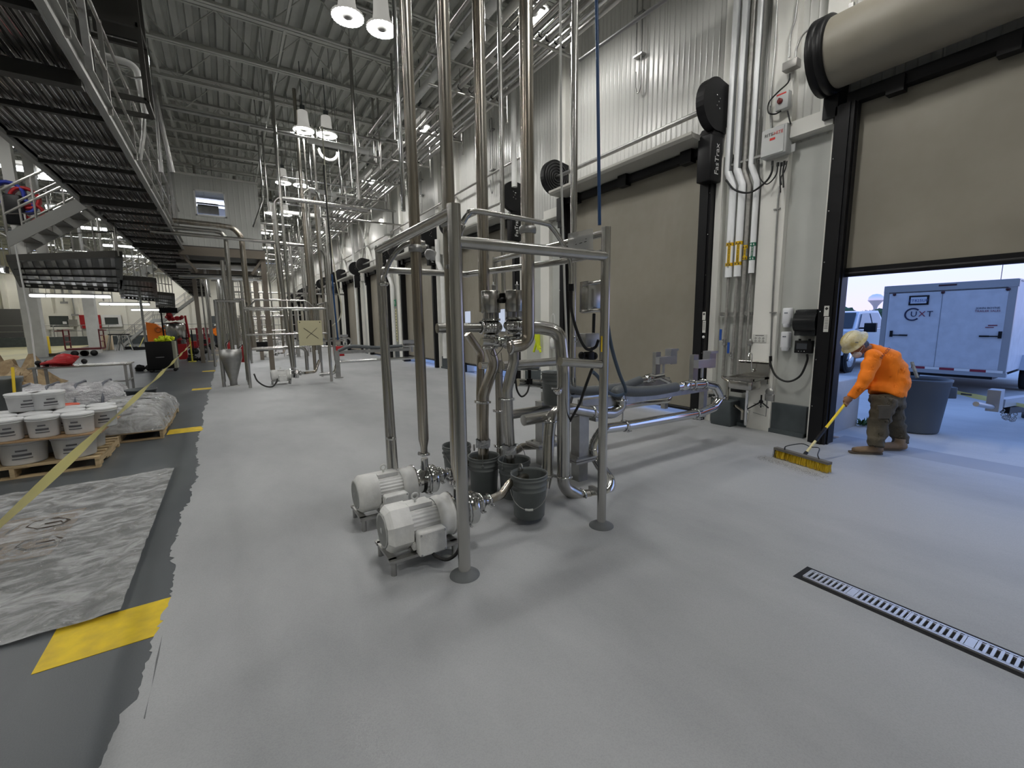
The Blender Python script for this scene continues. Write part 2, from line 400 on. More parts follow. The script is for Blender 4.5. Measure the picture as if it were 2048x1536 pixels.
for k, (a, b) in enumerate(doors):
    d = thing('door_%d' % (k+1), None, None, (WX, (a+b)/2, 0)); d['kind'] = 'structure'
    zb = [2.20, .12, .30, .26, .06, .06, .05, .05, .05, .05, .05][k]
    curtain(a+.2, b-.2, zb, 4.35, WX-.08).build('curtain', CURT, d)
    m = MB(); m.tube([(WX-.08, a+.19, zb), (WX-.08, b-.19, zb)], .035, 8); 
    if k == 0: m.box((WX-.08, (a+b)/2, zb+.03), (.05, b-a-.4, .09))
    m.build('bottom_bar', BLACK, d)
    for y, s in ((a+.11, 1), (b-.11, -1)):
        m = MB(); m.box((WX-.13, y, 2.1), (.26, .20, 4.2)); m.box((WX-.19, y+.09*s, 2.1), (.04, .05, 4.2))
        m.box((WX-.27, y, 2.1), (.02, .12, 4.2)); g = m.build('side_guide', BLACK, d)
        m = MB()
        for z in [.5+.62*i for i in range(6)]: m.lathe([(.0001, .0), (.011, 0), (.008, .008), (.0001, .008)], (WX-.262, y-.075*s, z), (-1, 0, 0), 8)
        m.build('bolt', STEEL_B, g)
    if k == 0:
        # closed drum
        m = MB(); m.tube([(WX-.42, a+.15, 4.74), (WX-.42, b-.02, 4.74)], .375, 40, caps=False); m.build('drum', CURT, d)
        m = MB()
        for y, t in ((b-.03, .16), (a-.02, .14)):
            m.lathe([(.0001, -.01), (.40, -.01), (.42, .01), (.42, t*.45), (.40, t*.5), (.42, t*.55), (.42, t), (.0001, t)], (WX-.42, y, 4.74), (0, 1, 0), 40)
            m.box((WX-.13, y+t/2, 4.45), (.26, t, .7))
        m.build('end_cap', BLACK, d)
        m = MB(); m.box((WX-.12, (a+b)/2, 4.27), (.16, b-a-.2, .13))
        for i in range(4): m.box((WX-.19, a+.6+.85*i, 4.22), (.12, .16, .17))
        m.build('header_bar', BLACK, d)
    else:
        m = MB(); yy = (a+b)/2
        poly = [(-.0, 4.33), (-.62, 4.36), (-.66, 4.40), (-.66, 4.44), (-.62, 4.43), (0, 4.42)]
        m.prism(poly, (WX, a+.12, 0), (1, 0, 0), (0, 0, 1), (0, b-a-.24, 0)); m.build('hood', mat('hood_grey', (.42, .41, .37), .45), d)
        m = MB(); m.tube([(WX-.36, a-.0, 4.80), (WX-.36, b-.02, 4.80)], .038, 12); m.build('shaft', STEEL_D, d)
        m = MB(); m.box((WX-.2, yy, 4.26), (.12, b-a-.3, .12))
        for i in range(3): m.box((WX-.26, a+.45+1.35*i, 4.24), (.14, .2, .2))
        m.build('header_bar', BLACK, d)
        # coil plates
        tear = [(.36*math.cos(t), .36*math.sin(t)) for t in [PI*.5+PI*1.28*i/22 for i in range(23)]]
        tear = [(-.36+p[0], 4.80+p[1]) for p in tear]+[(-.02, 4.34), (-.02, 5.10)]
        for y, th in ((b-.03, .13), (a-.10, .13)):
            m = MB(); m.prism(tear, (WX, y, 0), (1, 0, 0), (0, 0, 1), (0, th, 0))
            cp = m.build('coil_plate', BLACK, d)
            m = MB(); sp_ = []
            for i in range(150):
                t = i/150*5*2*PI; rr = .05+.29*i/150
                sp_.append((WX-.36+rr*math.cos(t), y-.008 if y > yy else y+th+.008, 4.80+rr*math.sin(t)))
            m.tube(sp_, .014, 5, caps=False); m.build('spiral_track', mat('black_gloss', (.03, .03, .032), .3), cp)
            if y < yy:
                m = MB()
                for dx, dz in ((-.4, .06), (-.33, .03), (-.4, -.08), (-.33, -.11), (-.36, -.02)): m.lathe([(.0001, 0), (.012, 0), (.008, .008), (.0001, .008)], (WX+dx, y, 4.85+dz), (0, -1, 0), 8)
                m.build('bolt', STEEL_B, cp)
        # motor side: cover and housing at the near end
        m = MB(); m.box((WX-.14, a-.03, 4.75), (.26, .12, .62)); m.rbox((WX-.30, a+.04, 4.07), (.30, .24, .66), .03); m.prism([(-.15, 0), (.15, 0), (.15, .14), (-.05, .14)], (WX-.30, a-.08, 4.38), (1, 0, 0), (0, 0, 1), (0, .24, 0))
        mc = m.build('motor_cover', BLACK, d)
        if k < 4:
            text('lettering', 'FasTrax', .14, (WX-.30, a-.085, 4.05), (0, 0, 1), (-1, 0, 0), WHITE, mc)
        m = MB(); m.box((WX-.29, b-.11, 3.98), (.06, .2, .5)); m.prism([(0, 0), (.12, .08), (.12, .5), (0, .5)], (WX-.36, b-.2, 3.85), (1, 0, 0), (0, 0, 1), (0, .18, 0)); m.build('idler_bracket', BLACK, d)
# vision panes of door 3, solid, with daylight behind imitated by a faint glow
for yy in (at(936, 650, X=WX-.1).y, at(1003, 640, X=WX-.1).y):
    m = MB(); m.box((WX-.10, yy, 1.72), (.014, .36, .62)); m.build('window_pane', mat('pane_daylight_glow', (.55, .62, .78), .3, emit=(.62, .70, .9), es=.9), bpy.data.objects['door_3'])
# other walls
m = MB(); m.box(((XL+WX)/2, Y1+.15, ZC/2), (WX-XL+.6, .3, ZC)); struct('wall_far', m, CREAM)
m = MB(); m.box((XL-.15, (Y0+Y1)/2, ZC/2), (.3, Y1-Y0, ZC)); struct('wall_left', m, CREAM)
m = MB(); m.box(((XL+WX)/2, Y0-.15, ZC/2), (WX-XL+.6, .3, ZC)); struct('wall_back', m, CREAM)
# corrugated deck, flutes along Y
DECK = mat('roof_deck', (.50, .51, .48), .5, metal=.0, var=.1, vscale=1.2)
m = MB(); prof = []; x = XL
while x < XR+.3:
    prof += [(x, 0), (x+.13, 0), (x+.16, .11), (x+.27, .11)]; x += .30
vs = [(a, Y0, ZC+b) for a, b in prof]+[(a, Y1, ZC+b) for a, b in prof]; N = len(prof)
m.add(vs, [(i, i+1, N+i+1, N+i) for i in range(N-1)])
m.box(((XL+XR)/2, (Y0+Y1)/2, ZC+.3), (XR-XL+.8, Y1-Y0+.8, .1)); struct('ceiling', m, DECK)
# open web joists, across the hall
JM = mat('joist_paint', (.60, .61, .57), .45)
def joist(y, xa, xb, det):
    m = MB(); zt, zb = ZC-.04, 7.97
    for z in (zt, zb):
        for s in (-1, 1): m.box(((xa+xb)/2, y+.045*s, z-.03), (xb-xa, .07, .010)); m.box(((xa+xb)/2, y+.012*s, z+.01), (xb-xa, .008, .09))
    return m
def webs(m, y, xa, xb, step):
    zt, zb = ZC-.05, 7.98; x = xa
    while x < xb-step/2:
        m.tube([(x, y, zb), (x+step/2, y, zt)], .014, 5, caps=False); m.tube([(x+step/2, y, zt), (x+step, y, zb)], .014, 5, caps=False)
        m.tube([(x, y, zb), (x, y, zt)], .012, 5, caps=False); x += step
    return m
ORD = 'first second third fourth fifth sixth seventh eighth ninth tenth eleventh twelfth thirteenth fourteenth fifteenth sixteenth seventeenth eighteenth nineteenth twentieth twenty-first twenty-second twenty-third twenty-fourth twenty-fifth twenty-sixth twenty-seventh twenty-eighth'.split()
jy = [11.2+1.82*k for k in range(-4, 24)]
for i, y in enumerate(jy):
    m = joist(y, XL, XR, 1); webs(m, y, XL, XR, 1.82)
    if i < 4: lab = 'grey open-web roof joist above the top edge, '+ORD[3-i]+' before the visible ones'
    else: lab = 'grey open-web roof joist crossing the hall, '+ORD[i-4]+' from the top of the picture'
    tag(m.build('roof_joist', JM), lab, 'joist', 'roof joists')
for x in (-.9, 1.6, 4.1):
    m = MB(); m.box((x, 25, 8.02), (.05, 66, .05)); tag(m.build('joist_bridging', JM), 'long grey bridging bar under the joists'+{-.9: ' above the catwalk', 1.6: ' left of the lamp pairs', 4.1: ' above the pipe rack'}[x], 'bridging')

# ================================================================ THE PUMP STATION IN FRONT
def ring_clamp(parent, p, ax, r, w=.012, m=None, wing=True, name='clamp'):
    p = Vector(p); ax = Vector(ax).normalized(); b = MB()
    b.lathe([(r, -w), (r+.009, -w*.8), (r+.012, 0), (r+.009, w*.8), (r, w)], p, ax, 24)
    if wing:
        u, v = frame_of(ax); q = p+(u*.7+v*.7)*(r+.016)
        b.box(q, (.022, .022, .022)); b.tube([q, q+(u-v*.3)*.035], .005, 6); b.sphere(q+(u-v*.3)*.04, .008, 8)
        q = p-(u*.7+v*.7)*(r+.012); b.box(q, (.016, .016, .02))
    return b.build(name, m or STEEL_B, parent)
def run(name, label, pts, r, m, cat='pipe', br=.1, clamps=(), group=None, n=16, parent=None, rads=None, clampr=1.0):
    P = bend(pts, br, 8) if br else [Vector(p) for p in pts]
    b = MB(); b.tube(P, r, n, rads=rads); o = b.build(name, m, parent)
    if not parent: tag(o, label, cat, group)
    for c in clamps: ring_clamp(o, c[0], c[1], r*clampr)
    return o
A = lambda x, y, Y: at(x, y, Y=Y)
FY, BY, LX, RX = 2.41, 3.94, 1.17, 2.41
fr = thing('tubular_rack', 'tall stainless tube frame standing around the two white pumps', 'frame', (LX, FY, 0))
def rail(pts, r, name='rail', m=STEEL, br=0.):
    b = MB(); b.tube(bend(pts, br, 6) if br else pts, r, 14); return b.build(name, m, fr)
FR = .041
for x, y, nm in ((LX, FY, 'post'), (RX, FY, 'post')):
    r = FR if x == LX else .036
    b = MB(); b.tube([(x, y, 0), (x, y, 2.34)], r, 20); b.build('post', STEEL, fr)
    b = MB(); b.lathe([(.10, .0), (.098, .006), (.075, .02), (.05, .035), (r, .042)], (x, y, .003), n=28); b.build('foot_boot', mat('boot_grey', (.15, .16, .165), .6), fr)
rail([(LX, BY, .0), (LX, BY, 2.33)], .030, 'post')
rail([(LX, FY, 2.30), (LX, BY, 2.30)], .036); rail([(RX, FY, 2.30), (RX, BY+.08, 2.30)], .026)
rail([(LX, FY, 2.13), (RX, FY, 2.13)], .036); rail([(LX, BY, 2.13), (2.05, BY, 2.13)], .030)
rail([(2.03, BY+.02, 2.13), (RX-.03, 2.9, 2.15), (RX, FY+.02, 2.16)], .028)
rail([(RX, BY+.08, 2.33), (RX, BY+.08, 1.40)], .026, 'post')
rail([A(1120, 723, FY+.02), A(1200, 729, FY)], .033)
# curved guard rails
hoop = [A(925, 446, 2.46), A(936, 430, 2.46), A(957, 423, 2.46), A(1080, 445, 2.50), A(1105, 457, 2.52), A(1132, 500, 2.55), A(1141, 530, 2.56), A(1142, 572, 2.56)]
run('cable_conduit', 'stainless conduit curving over the front rail and down to a black cable', smoothpath(hoop, 6), .017, STEEL, 'conduit', 0)
b = MB(); b.tube([A(1142, 568, 2.56), A(1142, 582, 2.56)], .022, 12); cc = b.build('cable_gland', BLACK, bpy.data.objects['cable_conduit'])
b = MB(); b.tube(smoothpath([A(1142, 580, 2.56), A(1143, 620, 2.56), A(1155, 665, 2.55), A(1172, 697, 2.54), A(1190, 695, 2.53), A(1197, 680, 2.5)], 8), .012, 10)
tag(b.build('power_cable', RUBBER), 'thick black cable drooping from the curved conduit beside the steel box', 'cable')
hoop = [A(792, 938, 3.75), A(768, 600, 3.80), A(771, 545, 3.80), A(790, 508, 3.8), A(815, 488, 3.78), A(850, 486, 3.74)]
o = run('cable_conduit', 'stainless conduit bending from the rear riser down to the rear pump', smoothpath(hoop, 8), .021, STEEL, 'conduit', 0)
ring_clamp(o, A(768, 568, 3.8), (0, 0, 1), .022, .018); ring_clamp(o, A(784, 877, 3.76), (0, 0, 1), .022, .012)
# conduit and cable strapped to the front post
cp = [A(921, 1050, 2.50), A(915, 800, 2.52), A(908, 560, 2.54), A(910, 520, 2.54), A(917, 480, 2.54), A(926, 450, 2.5)]
o = run('cable_conduit', 'stainless conduit strapped along the nearest post to the front pump cable', smoothpath(cp, 8), .018, STEEL, 'conduit', 0)
ring_clamp(o, A(907, 533, 2.54), (0, 0, 1), .021, .03, STEEL_D); ring_clamp(o, A(919, 967, 2.51), (0, 0, 1), .021, .012)
b = MB(); b.tube([A(921, 1044, 2.50), A(921, 1056, 2.50)], .02, 12); b.build('cable_gland', BLACK, o)
b = MB(); b.tube(smoothpath([A(921, 1054, 2.5), A(922, 1075, 2.5), A(915, 1104, 2.5), A(895, 1119, 2.52), A(873, 1113, 2.58), A(860, 1098, 2.66)], 8), .0115, 10)
tag(b.build('power_cable', RUBBER), 'black cable looping above the floor from the front pump to the nearest post', 'cable')

# big risers
gy = 'stainless risers over the pumps'
TOP = ZC-.1
def riser(px0, px1, Y, r, m, label, zb, z1=TOP, br=0, extra=(), clamps=()):
    a = A(px0[0], px0[1], Y); c = A(px1[0], px1[1], Y); x = (a.x+c.x)/2
    return x
# rear pump riser
r1 = [(1.37, 3.57, .50), (1.37, 3.57, .56), (1.37, 3.57, .64), (1.37, 3.57, 8.3)]
b = MB(); b.tube(r1, .03, 18, rads=[.030, .030, .046, .046]); o = tag(b.build('riser_pipe', STEEL_S), 'brown-streaked steel riser rising from the rear pump', 'pipe', gy)
ring_clamp(o, (1.37, 3.57, .50), (0, 0, 1), .032); ring_clamp(o, (1.37, 3.57, 2.27), (0, 0, 1), .048, .03, STEEL_D, False)
r1 = [(1.33, 2.82, .46), (1.33, 2.82, .52), (1.33, 2.82, .62), (1.33, 2.82, 8.3)]
b = MB(); b.tube(r1, .03, 18, rads=[.028, .028, .044, .044]); o = tag(b.build('riser_pipe', STEEL_S), 'steel riser from the front pump half hidden by the nearest post', 'pipe', gy)
ring_clamp(o, (1.33, 2.82, .47), (0, 0, 1), .03); ring_clamp(o, (1.33, 2.82, 2.33), (0, 0, 1), .047, .03, STEEL_D, False)
# riser into the front valve
cx = A(985, 560, 3.5).x
o = run('riser_pipe', 'steel riser coming down onto the front valve actuator', [(cx-.055, 3.56, 1.75), (cx-.055, 3.56, 8.3)], .052, STEEL_S, group=gy, br=0)
# tall riser with the elbow
px = A(1056, 560, 3.05).x; ze = A(1056, 688, 3.05).z
o = run('riser_pipe', 'stained riser ending in an elbow between the two valves', [(px, 3.05, 8.3), (px, 3.05, ze), (px-.17, 3.10, ze-.02)], .056, STEEL_S, group=gy, br=.15)
ring_clamp(o, (px, 3.05, A(1053, 460, 3.05).z), (0, 0, 1), .06, .03, STEEL_D, False); ring_clamp(o, (px-.155, 3.095, ze-.02), (1, -.2, 0), .058, .01, STEEL_B, False)
px = A(1147, 500, 3.9).x
o = run('riser_pipe', 'slimmer riser standing behind the label sleeve', [(px, 3.9, .86), (px, 3.9, 8.3)], .038, STEEL, group=gy, br=0)
b = MB(); b.tube([(px, 3.9, .86), (px, 3.9, 1.0)], .045, 14); b.build('end_fitting', STEEL_B, o)
b = MB(); b.lathe([(.0001, 0), (.03, 0), (.052, .05), (.052, .08), (.0001, .08)], (px, 3.9, .79)); b.build('black_cap', BLACK, o)
px = A(1003, 300, 4.6).x
run('riser_pipe', 'thin riser between the valve riser and the elbow riser', [(px, 4.6, 2.0), (px, 4.6, 8.3)], .028, STEEL, group=gy, br=0)
px = A(1128, 500, 3.4).x
run('pvc_conduit', 'thin pale plastic conduit hanging straight beside the slimmer riser', [A(1137, 770, 3.4), A(1130, 600, 3.4), (A(1122, 330, 3.4).x, 3.4, A(1122, 330, 3.4).z), (A(1118, 0, 3.4).x, 3.4, 6.2)], .011, PALE, 'conduit', 0)
px = A(813, 200, 4.9).x
run('riser_pipe', 'bright thin riser beside the rear pump riser', [(A(797, 200, 4.9).x, 4.9, 2.9), (A(797, 200, 4.9).x, 4.9, 8.3)], .024, STEEL_B, group=gy, br=0)

# valves -------------------------------------------------------------------
def valve(px, py_top, py_bot, py_ballb, Y, hw, label, wy=None):
    c = A(px, py_bot, Y); x = c.x; zt = A(px, py_top, Y).z; zb = A(px, py_bot, Y).z; bb = A(px, py_ballb, Y).z
    v = thing('process_valve', label, 'valve', (x, Y, bb))
    b = MB(); b.lathe([(.0001, zt+.004), (hw, zt+.004), (hw+.003, zt), (hw+.003, zb), (hw, zb-.004), (.0001, zb-.004)], (x, Y, 0), n=28); b.build('actuator', STEEL, v)
    b = MB(); b.lathe([(.012, 0), (.012, .05), (.018, .05), (.018, .06), (.006, .062), (.006, .085), (.0001, .085)], (x+.03, Y, zt)); b.build('indicator_stem', STEEL_D, v)
    zy = zb-(zb-bb)*.34
    b = MB()
    for dx in (-.055, .055): b.box((x+dx, Y, (zb+zy)/2), (.04, .03, zb-zy))
    b.lathe([(.02, 0), (.02, zb-zy)], (x, Y, zy)); b.build('yoke', STEEL_D, v)
    h = zy-bb; b = MB(); prof = []
    for i in range(15):
        t = i/14; r = (.045+.055*math.sin(PI*t)**.7)*(1 if .05 < t < .95 else .9); prof.append((r, h*t))
    b.lathe(prof, (x, Y, bb), n=72, flute=18, fa=.035); b.lathe([(.085, h-.008), (.085, h+.012), (.0001, h+.012)], (x, Y, bb)); b.lathe([(.0001, -.02), (.07, -.02), (.07, 0)], (x, Y, bb))
    b.build('valve_body', STEEL_B, v)
    return v, x, zt, bb, h
v1, vx1, vz1, vb1, vh1 = valve(982, 583, 625, 669, 3.45, .085, 'steel valve with a striped cylinder actuator, nearest left of the elbow riser')
v2, vx2, vz2, vb2, vh2 = valve(1029, 582, 623, 664, 3.30, .082, 'steel valve with a matt cylinder actuator, tucked behind the elbow riser')
b = MB(); b.box((vx1+.095, 3.40, vz1-.06), (.03, .05, .09)); b.lathe([(.0001, 0), (.022, 0), (.022, .02), (.0001, .02)], (vx1+.06, 3.36, vz1-.08), (0, -1, 0)); b.build('air_fitting', BLACK, v1)
zc = vb1+vh1*.5
o = run('process_pipe', 'short level pipe entering the left valve from the nearest post side', [(A(927, 652, 3.45).x-.25, 3.45, zc), (vx1-.09, 3.45, zc)], .042, STEEL, br=0)
ring_clamp(o, (vx1-.10, 3.45, zc), (1, 0, 0), .05, .016)
# tee manifold under the valves
zt = vb1-.07
b = MB(); b.tube([(vx1-.02, 3.45, zt+.06), (vx1-.02, 3.45, zt-.06)], .05, 18); b.tube([(vx1, 3.42, zt), (vx2, 3.32, zt)], .045, 16); b.tube([(vx1+.12, 3.3, ze-.02), (vx2-.06, 3.12, ze-.02)], .045, 16)
b.tube([A(963, 684, 3.25), A(985, 684, 3.25)], .035, 16); b.tube([A(985, 684, 3.25), A(1000, 681, 3.2)], .022, 10)
mf = tag(b.build('valve_manifold', STEEL_B), 'bright cluster of steel tees and ferrules joining the two valves', 'manifold')
for p, ax, r in (((vx1-.02, 3.45, zt+.03), (0, 0, 1), .055), ((vx1+.10, 3.37, zt), (1, -.3, 0), .05), ((vx2, 3.3, zt+.04), (0, 0, 1), .055), ((vx1-.02, 3.45, zt-.05), (0, 0, 1), .055), (A(997, 682, 3.2), (1, 0, 0), .026)): ring_clamp(mf, p, ax, r)
b = MB(); b.tube(smoothpath([A(990, 692, 3.2), A(982, 706, 3.2), A(990, 712, 3.2), A(1002, 700, 3.2), A(1008, 690, 3.2)], 6), .003, 5)
b.tube(smoothpath([A(1002, 705, 3.2), A(1005, 745, 3.2), A(990, 745, 3.1), A(975, 775, 3.2)], 6), .0022, 5); b.build('safety_wire', RUBBER, mf)
# S pipe into the first bucket
o = run('process_pipe', 'S-bent stained pipe dropping from the left valve into a grey bucket', [(vx1, 3.5, A(988, 700, 3.5).z+.03), A(989, 727, 3.5), A(967, 790, 3.55), A(966, 840, 3.56), A(967, 922, 3.58)], .054, STEEL_S, br=.16)
ring_clamp(o, A(966, 804, 3.55), (0, 0, 1), .056, .012)
b = MB(); 
rn = random.Random(5)
def wrap(b, c, r, hh=.07):
    c = Vector(c); n = 20
    for k in range(3):
        pr = []
        rings = []
        for j in range(5):
            z = (j/4-.5)*hh; rings.append([c+Vector((math.cos(2*PI*i/n)*(r+rn.uniform(.002, .018)), math.sin(2*PI*i/n)*(r+rn.uniform(.002, .018)), z+rn.uniform(-.01, .01))) for i in range(n)])
        b.add([p for q in rings for p in q], [(j*n+i, j*n+(i+1) % n, (j+1)*n+(i+1) % n, (j+1)*n+i) for j in range(4) for i in range(n)])
FOIL = mat('duct_tape', (.45, .46, .48), .35, .6)
wrap(b, A(966, 886, 3.57), .056); tag(b.build('tape_wrap', FOIL), 'crumpled grey tape wrapped round the left bucket pipe', 'tape')
o = run('process_pipe', 'bright S-bent pipe dropping from the right valve into the middle bucket', [(vx2-.01, 3.3, A(1028, 690, 3.3).z), A(1028, 722, 3.3), A(1014, 780, 3.32), A(1016, 830, 3.33), A(1021, 915, 3.33)], .050, STEEL, br=.16)
ring_clamp(o, A(1014, 798, 3.32), (0, 0, 1), .052, .012); bpy.data.objects
b = MB(); b.tube([A(1020, 905, 3.33), A(1022, 935, 3.33)], .038, 14); b.build('spout', STEEL_S, o)
b = MB(); wrap(b, A(1019, 898, 3.33), .054, .08); tag(b.build('tape_wrap', FOIL), 'torn grey tape wrapped round the middle bucket pipe', 'tape')
# bent feeder behind and stained return
o = run('process_pipe', 'dull pipe angling down behind the left valve pipe', [A(935, 667, 4.0), A(962, 706, 4.0), A(960, 790, 4.0), A(962, 880, 4.0)], .042, STEEL_S, br=.12)
o = run('process_pipe', 'long stained return pipe behind the bucket pipes with a swept level elbow', [A(997, 720, 3.9), A(998, 800, 3.9), A(1001, 925, 3.9), A(1020, 910, 4.0), A(1045, 893, 4.1), A(1080, 892, 4.1), A(1103, 880, 3.9), A(1104, 835, 3.85)], .042, STEEL_S, br=.10)
ring_clamp(o, A(999, 822, 3.9), (0, 0, 1), .044); ring_clamp(o, A(1001, 893, 3.9), (0, 0, 1), .044); ring_clamp(o, A(1104, 872, 3.88), (0, 0, 1), .044)
# big U at right of the elbow riser
ty = 3.02
xx = A(1127, 850, ty).x
o = run('process_pipe', 'fat steel pipe arching from the valves and dropping almost to the floor', [A(1058, 655, 3.2), A(1080, 655, 3.15), A(1119, 662, 3.05), (xx, ty, 1.2), (xx, ty, A(1127, 975, ty).z), (xx+.17, ty-.05, A(1150, 988, ty).z-.02), (xx+.26, ty-.07, A(1150, 988, ty).z-.02)], .060, STEEL, br=.16)
ring_clamp(o, A(1127, 953, ty), (0, 0, 1), .062); ring_clamp(o, (xx+.20, ty-.055, A(1150, 988, ty).z-.02), (1, -.25, 0), .062)
b = MB(); q = A(1117, 783, 2.95); b.lathe([(.0001, 0), (.030, 0), (.036, .01), (.030, .02), (.024, .06)], q, (.3, 1, 0), 18); b.tube([q+Vector((-.02, 0, .03)), q+Vector((-.07, 0, .035))], .006, 6); b.sphere(q+Vector((-.07, 0, .035)), .01, 8); b.build('sample_port', STEEL_B, o)
zl = A(1150, 988, ty).z-.02
o = run('process_pipe', 'low pipe sweeping up from the floor behind the right post into the long level pipe', [(xx+.27, ty-.07, zl), (xx+.46, ty-.12, zl), A(1222, 962, 2.96), A(1208, 943, 3.1), A(1190, 915, 3.22), A(1186, 890, 3.25), A(1205, 858, 3.25), A(1262, 850, 3.25), A(1400, 826, 3.25), A(1428, 815, 3.25), (5.42, 3.25, .63), A(1430, 772, 3.25), A(1408, 768, 3.25), A(1375, 771, 3.25)], .055, STEEL_B, br=.16)
for p, ax, w in ((A(1186, 897, 3.25), (0, 0, 1), .012), (A(1392, 828, 3.25), (1, 0, 0), .012), (A(1407, 768, 3.25), (1, 0, 0), .012), (A(1385, 770, 3.25), (1, 0, 0), .014), (A(1250, 852, 3.25), (1, 0, 0), .02), (A(1441, 795, 3.25), (0, 0, 1), .014)): ring_clamp(o, p, ax, .057, w)
b = MB(); q = A(1245, 848, 3.25); b.tube([q, q+Vector((0, 0, .16))], .008, 8); b.build('hanger_rod', STEEL_D, o)
vb = MB(); q = (xx+.33, ty-.085, zl); vb.lathe([(.06, -.02), (.06, .02)], q, (1, -.25, 0)); vb.box(q, (.05, .14, .14)); pth = [A(1172, 990, 2.9), A(1172, 1003, 2.88), A(1178, 1015, 2.87), A(1183, 1026, 2.86)]; vb.tube(pth, .007, 6)
tag(vb.build('butterfly_valve', STEEL_D), 'small valve with a bent lever handle on the pipe at floor level', 'valve')
# arched pipe at columns
o = run('process_pipe', 'arched pipe rising from behind the buckets and turning into the grey hose', [A(1088, 975, 3.12), A(1094, 950, 3.14), A(1098, 870, 3.2), A(1103, 824, 3.2), A(1140, 817, 3.22), A(1190, 826, 3.24), A(1225, 827, 3.24), A(1243, 815, 3.24), A(1241, 795, 3.24), A(1238, 788, 3.24)], .056, STEEL, br=.17)
for p, ax in ((A(1101, 842, 3.2), (.05, 0, 1)), (A(1094, 950, 3.14), (.05, 0, 1)), (A(1185, 824, 3.24), (1, 0, 0)), (A(1240, 800, 3.24), (0, 0, 1))): ring_clamp(o, p, ax, .058, .014)
b = MB(); b.box(A(1190, 826, 3.24)-Vector((0, 0, 0)), (.07, .10, .16)); b.build('check_valve', STEEL_D, o)
hz = A(1350, 781, 3.25)
HP = smoothpath([A(1238, 790, 3.24), A(1232, 786, 3.24), A(1240, 781, 3.24), A(1270, 783, 3.25), A(1310, 781, 3.25), A(1352, 774, 3.25)], 8)
b = MB(); b.tube(HP, .058, 18); b.sphere(HP[3], .062, 16); o = tag(b.build('transfer_hose', GREYH), 'thick grey hose over the near beam, nearer of the two', 'hose')
b = MB(); b.tube([A(1352, 774, 3.25), A(1362, 773, 3.25)], .045, 18); b.lathe([(.045, 0), (.06, .02), (.06, .12), (.045, .16)], A(1362, 773, 3.25), (1, 0, .05), 18); b.build('hose_coupling', STEEL_B, o)
# second circuit behind
b = MB(); HP = smoothpath([A(1104, 768, 3.9), A(1125, 774, 3.9), A(1150, 780, 3.9), A(1180, 782, 3.9), A(1240, 775, 3.9), A(1280, 760, 3.9)], 8); b.tube(HP, .056, 18)
o = tag(b.build('transfer_hose', GREYH), 'thick grey hose lying along the rear beam behind the right post', 'hose')
b = MB(); b.tube([A(1278, 761, 3.9), A(1298, 757, 3.9)], .045, 16); b.lathe([(.045, 0), (.058, .02), (.058, .12), (.045, .16)], A(1290, 759, 3.9), (1, 0, .2), 18); b.tube([A(1298, 757, 3.9), A(1325, 752, 3.9)], .046, 16); b.build('hose_coupling', STEEL_B, o)
o = run('process_pipe', 'level pipe of the rear circuit curling up beside the dock curtain', [A(1080, 800, 3.9)+Vector((0, 0, -.1)), A(1200, 818, 3.9), A(1290, 805, 3.9), A(1372-30, 800, 3.9), A(1328, 765, 3.9)+Vector((.12, 0, .0)), A(1318, 754, 3.9)], .045, STEEL_B, br=.14)
ring_clamp(o, A(1300, 756, 3.9), (1, 0, .1), .05, .014)
b = MB(); b.tube([A(1035, 765, 3.95), A(1084, 768, 3.95)], .045, 16); sp_ = tag(b.build('pipe_spool', STEEL_B), 'short bright steel spool with a black end behind the bucket pipes', 'pipe'); b = MB(); b.tube([A(1084, 768, 3.95), A(1096, 769, 3.95)], .055, 16); b.build('rubber_end', BLACK, sp_)
b = MB(); b.tube([A(1059, 728, 3.9), A(1059, 757, 3.9)], .02, 10); b.tube([A(1059, 757, 3.9), A(1059, 768, 3.9)], .035, 10); tag(b.build('level_probe', BLACK), 'black probe standing on the bright steel spool', 'probe')
b = MB(); b.tube(smoothpath([A(1059, 768, 3.88), A(1054, 785, 3.85), A(1043, 793, 3.8), A(1034, 780, 3.8), A(1031, 758, 3.8)], 6), .010, 8); tag(b.build('power_cable', RUBBER), 'thin black cable hanging in a U below the bright spool', 'cable')
# capped header tubes across the columns
for a, c, Y, nm, ex in (((1047, 845), (1165, 818), 3.28, 'capped steel tube end in front of the column tops', .10), ((1020, 832), (1100, 815), 3.88, 'steel tube running behind the arched pipe', .10), ((1005, 738), (1108, 717), 3.5, 'capped steel tube held by a zip tie beside the bucket pipes', .0)):
    p = A(*a, Y); q = A(*c, Y); z = (p.z+q.z)/2; p.z = q.z = z
    b = MB(); b.tube([p, q+Vector((.1, 0, 0))], .052 if Y != 3.5 else .042, 20); tag(b.build('header_tube', STEEL), nm, 'tube')
b = MB(); b.tube([A(960, 731, 3.9), A(1075, 735, 3.9)], .038, 16); tag(b.build('header_tube', STEEL_B), 'level steel tube behind the bucket pipes just above the dock gap', 'tube')
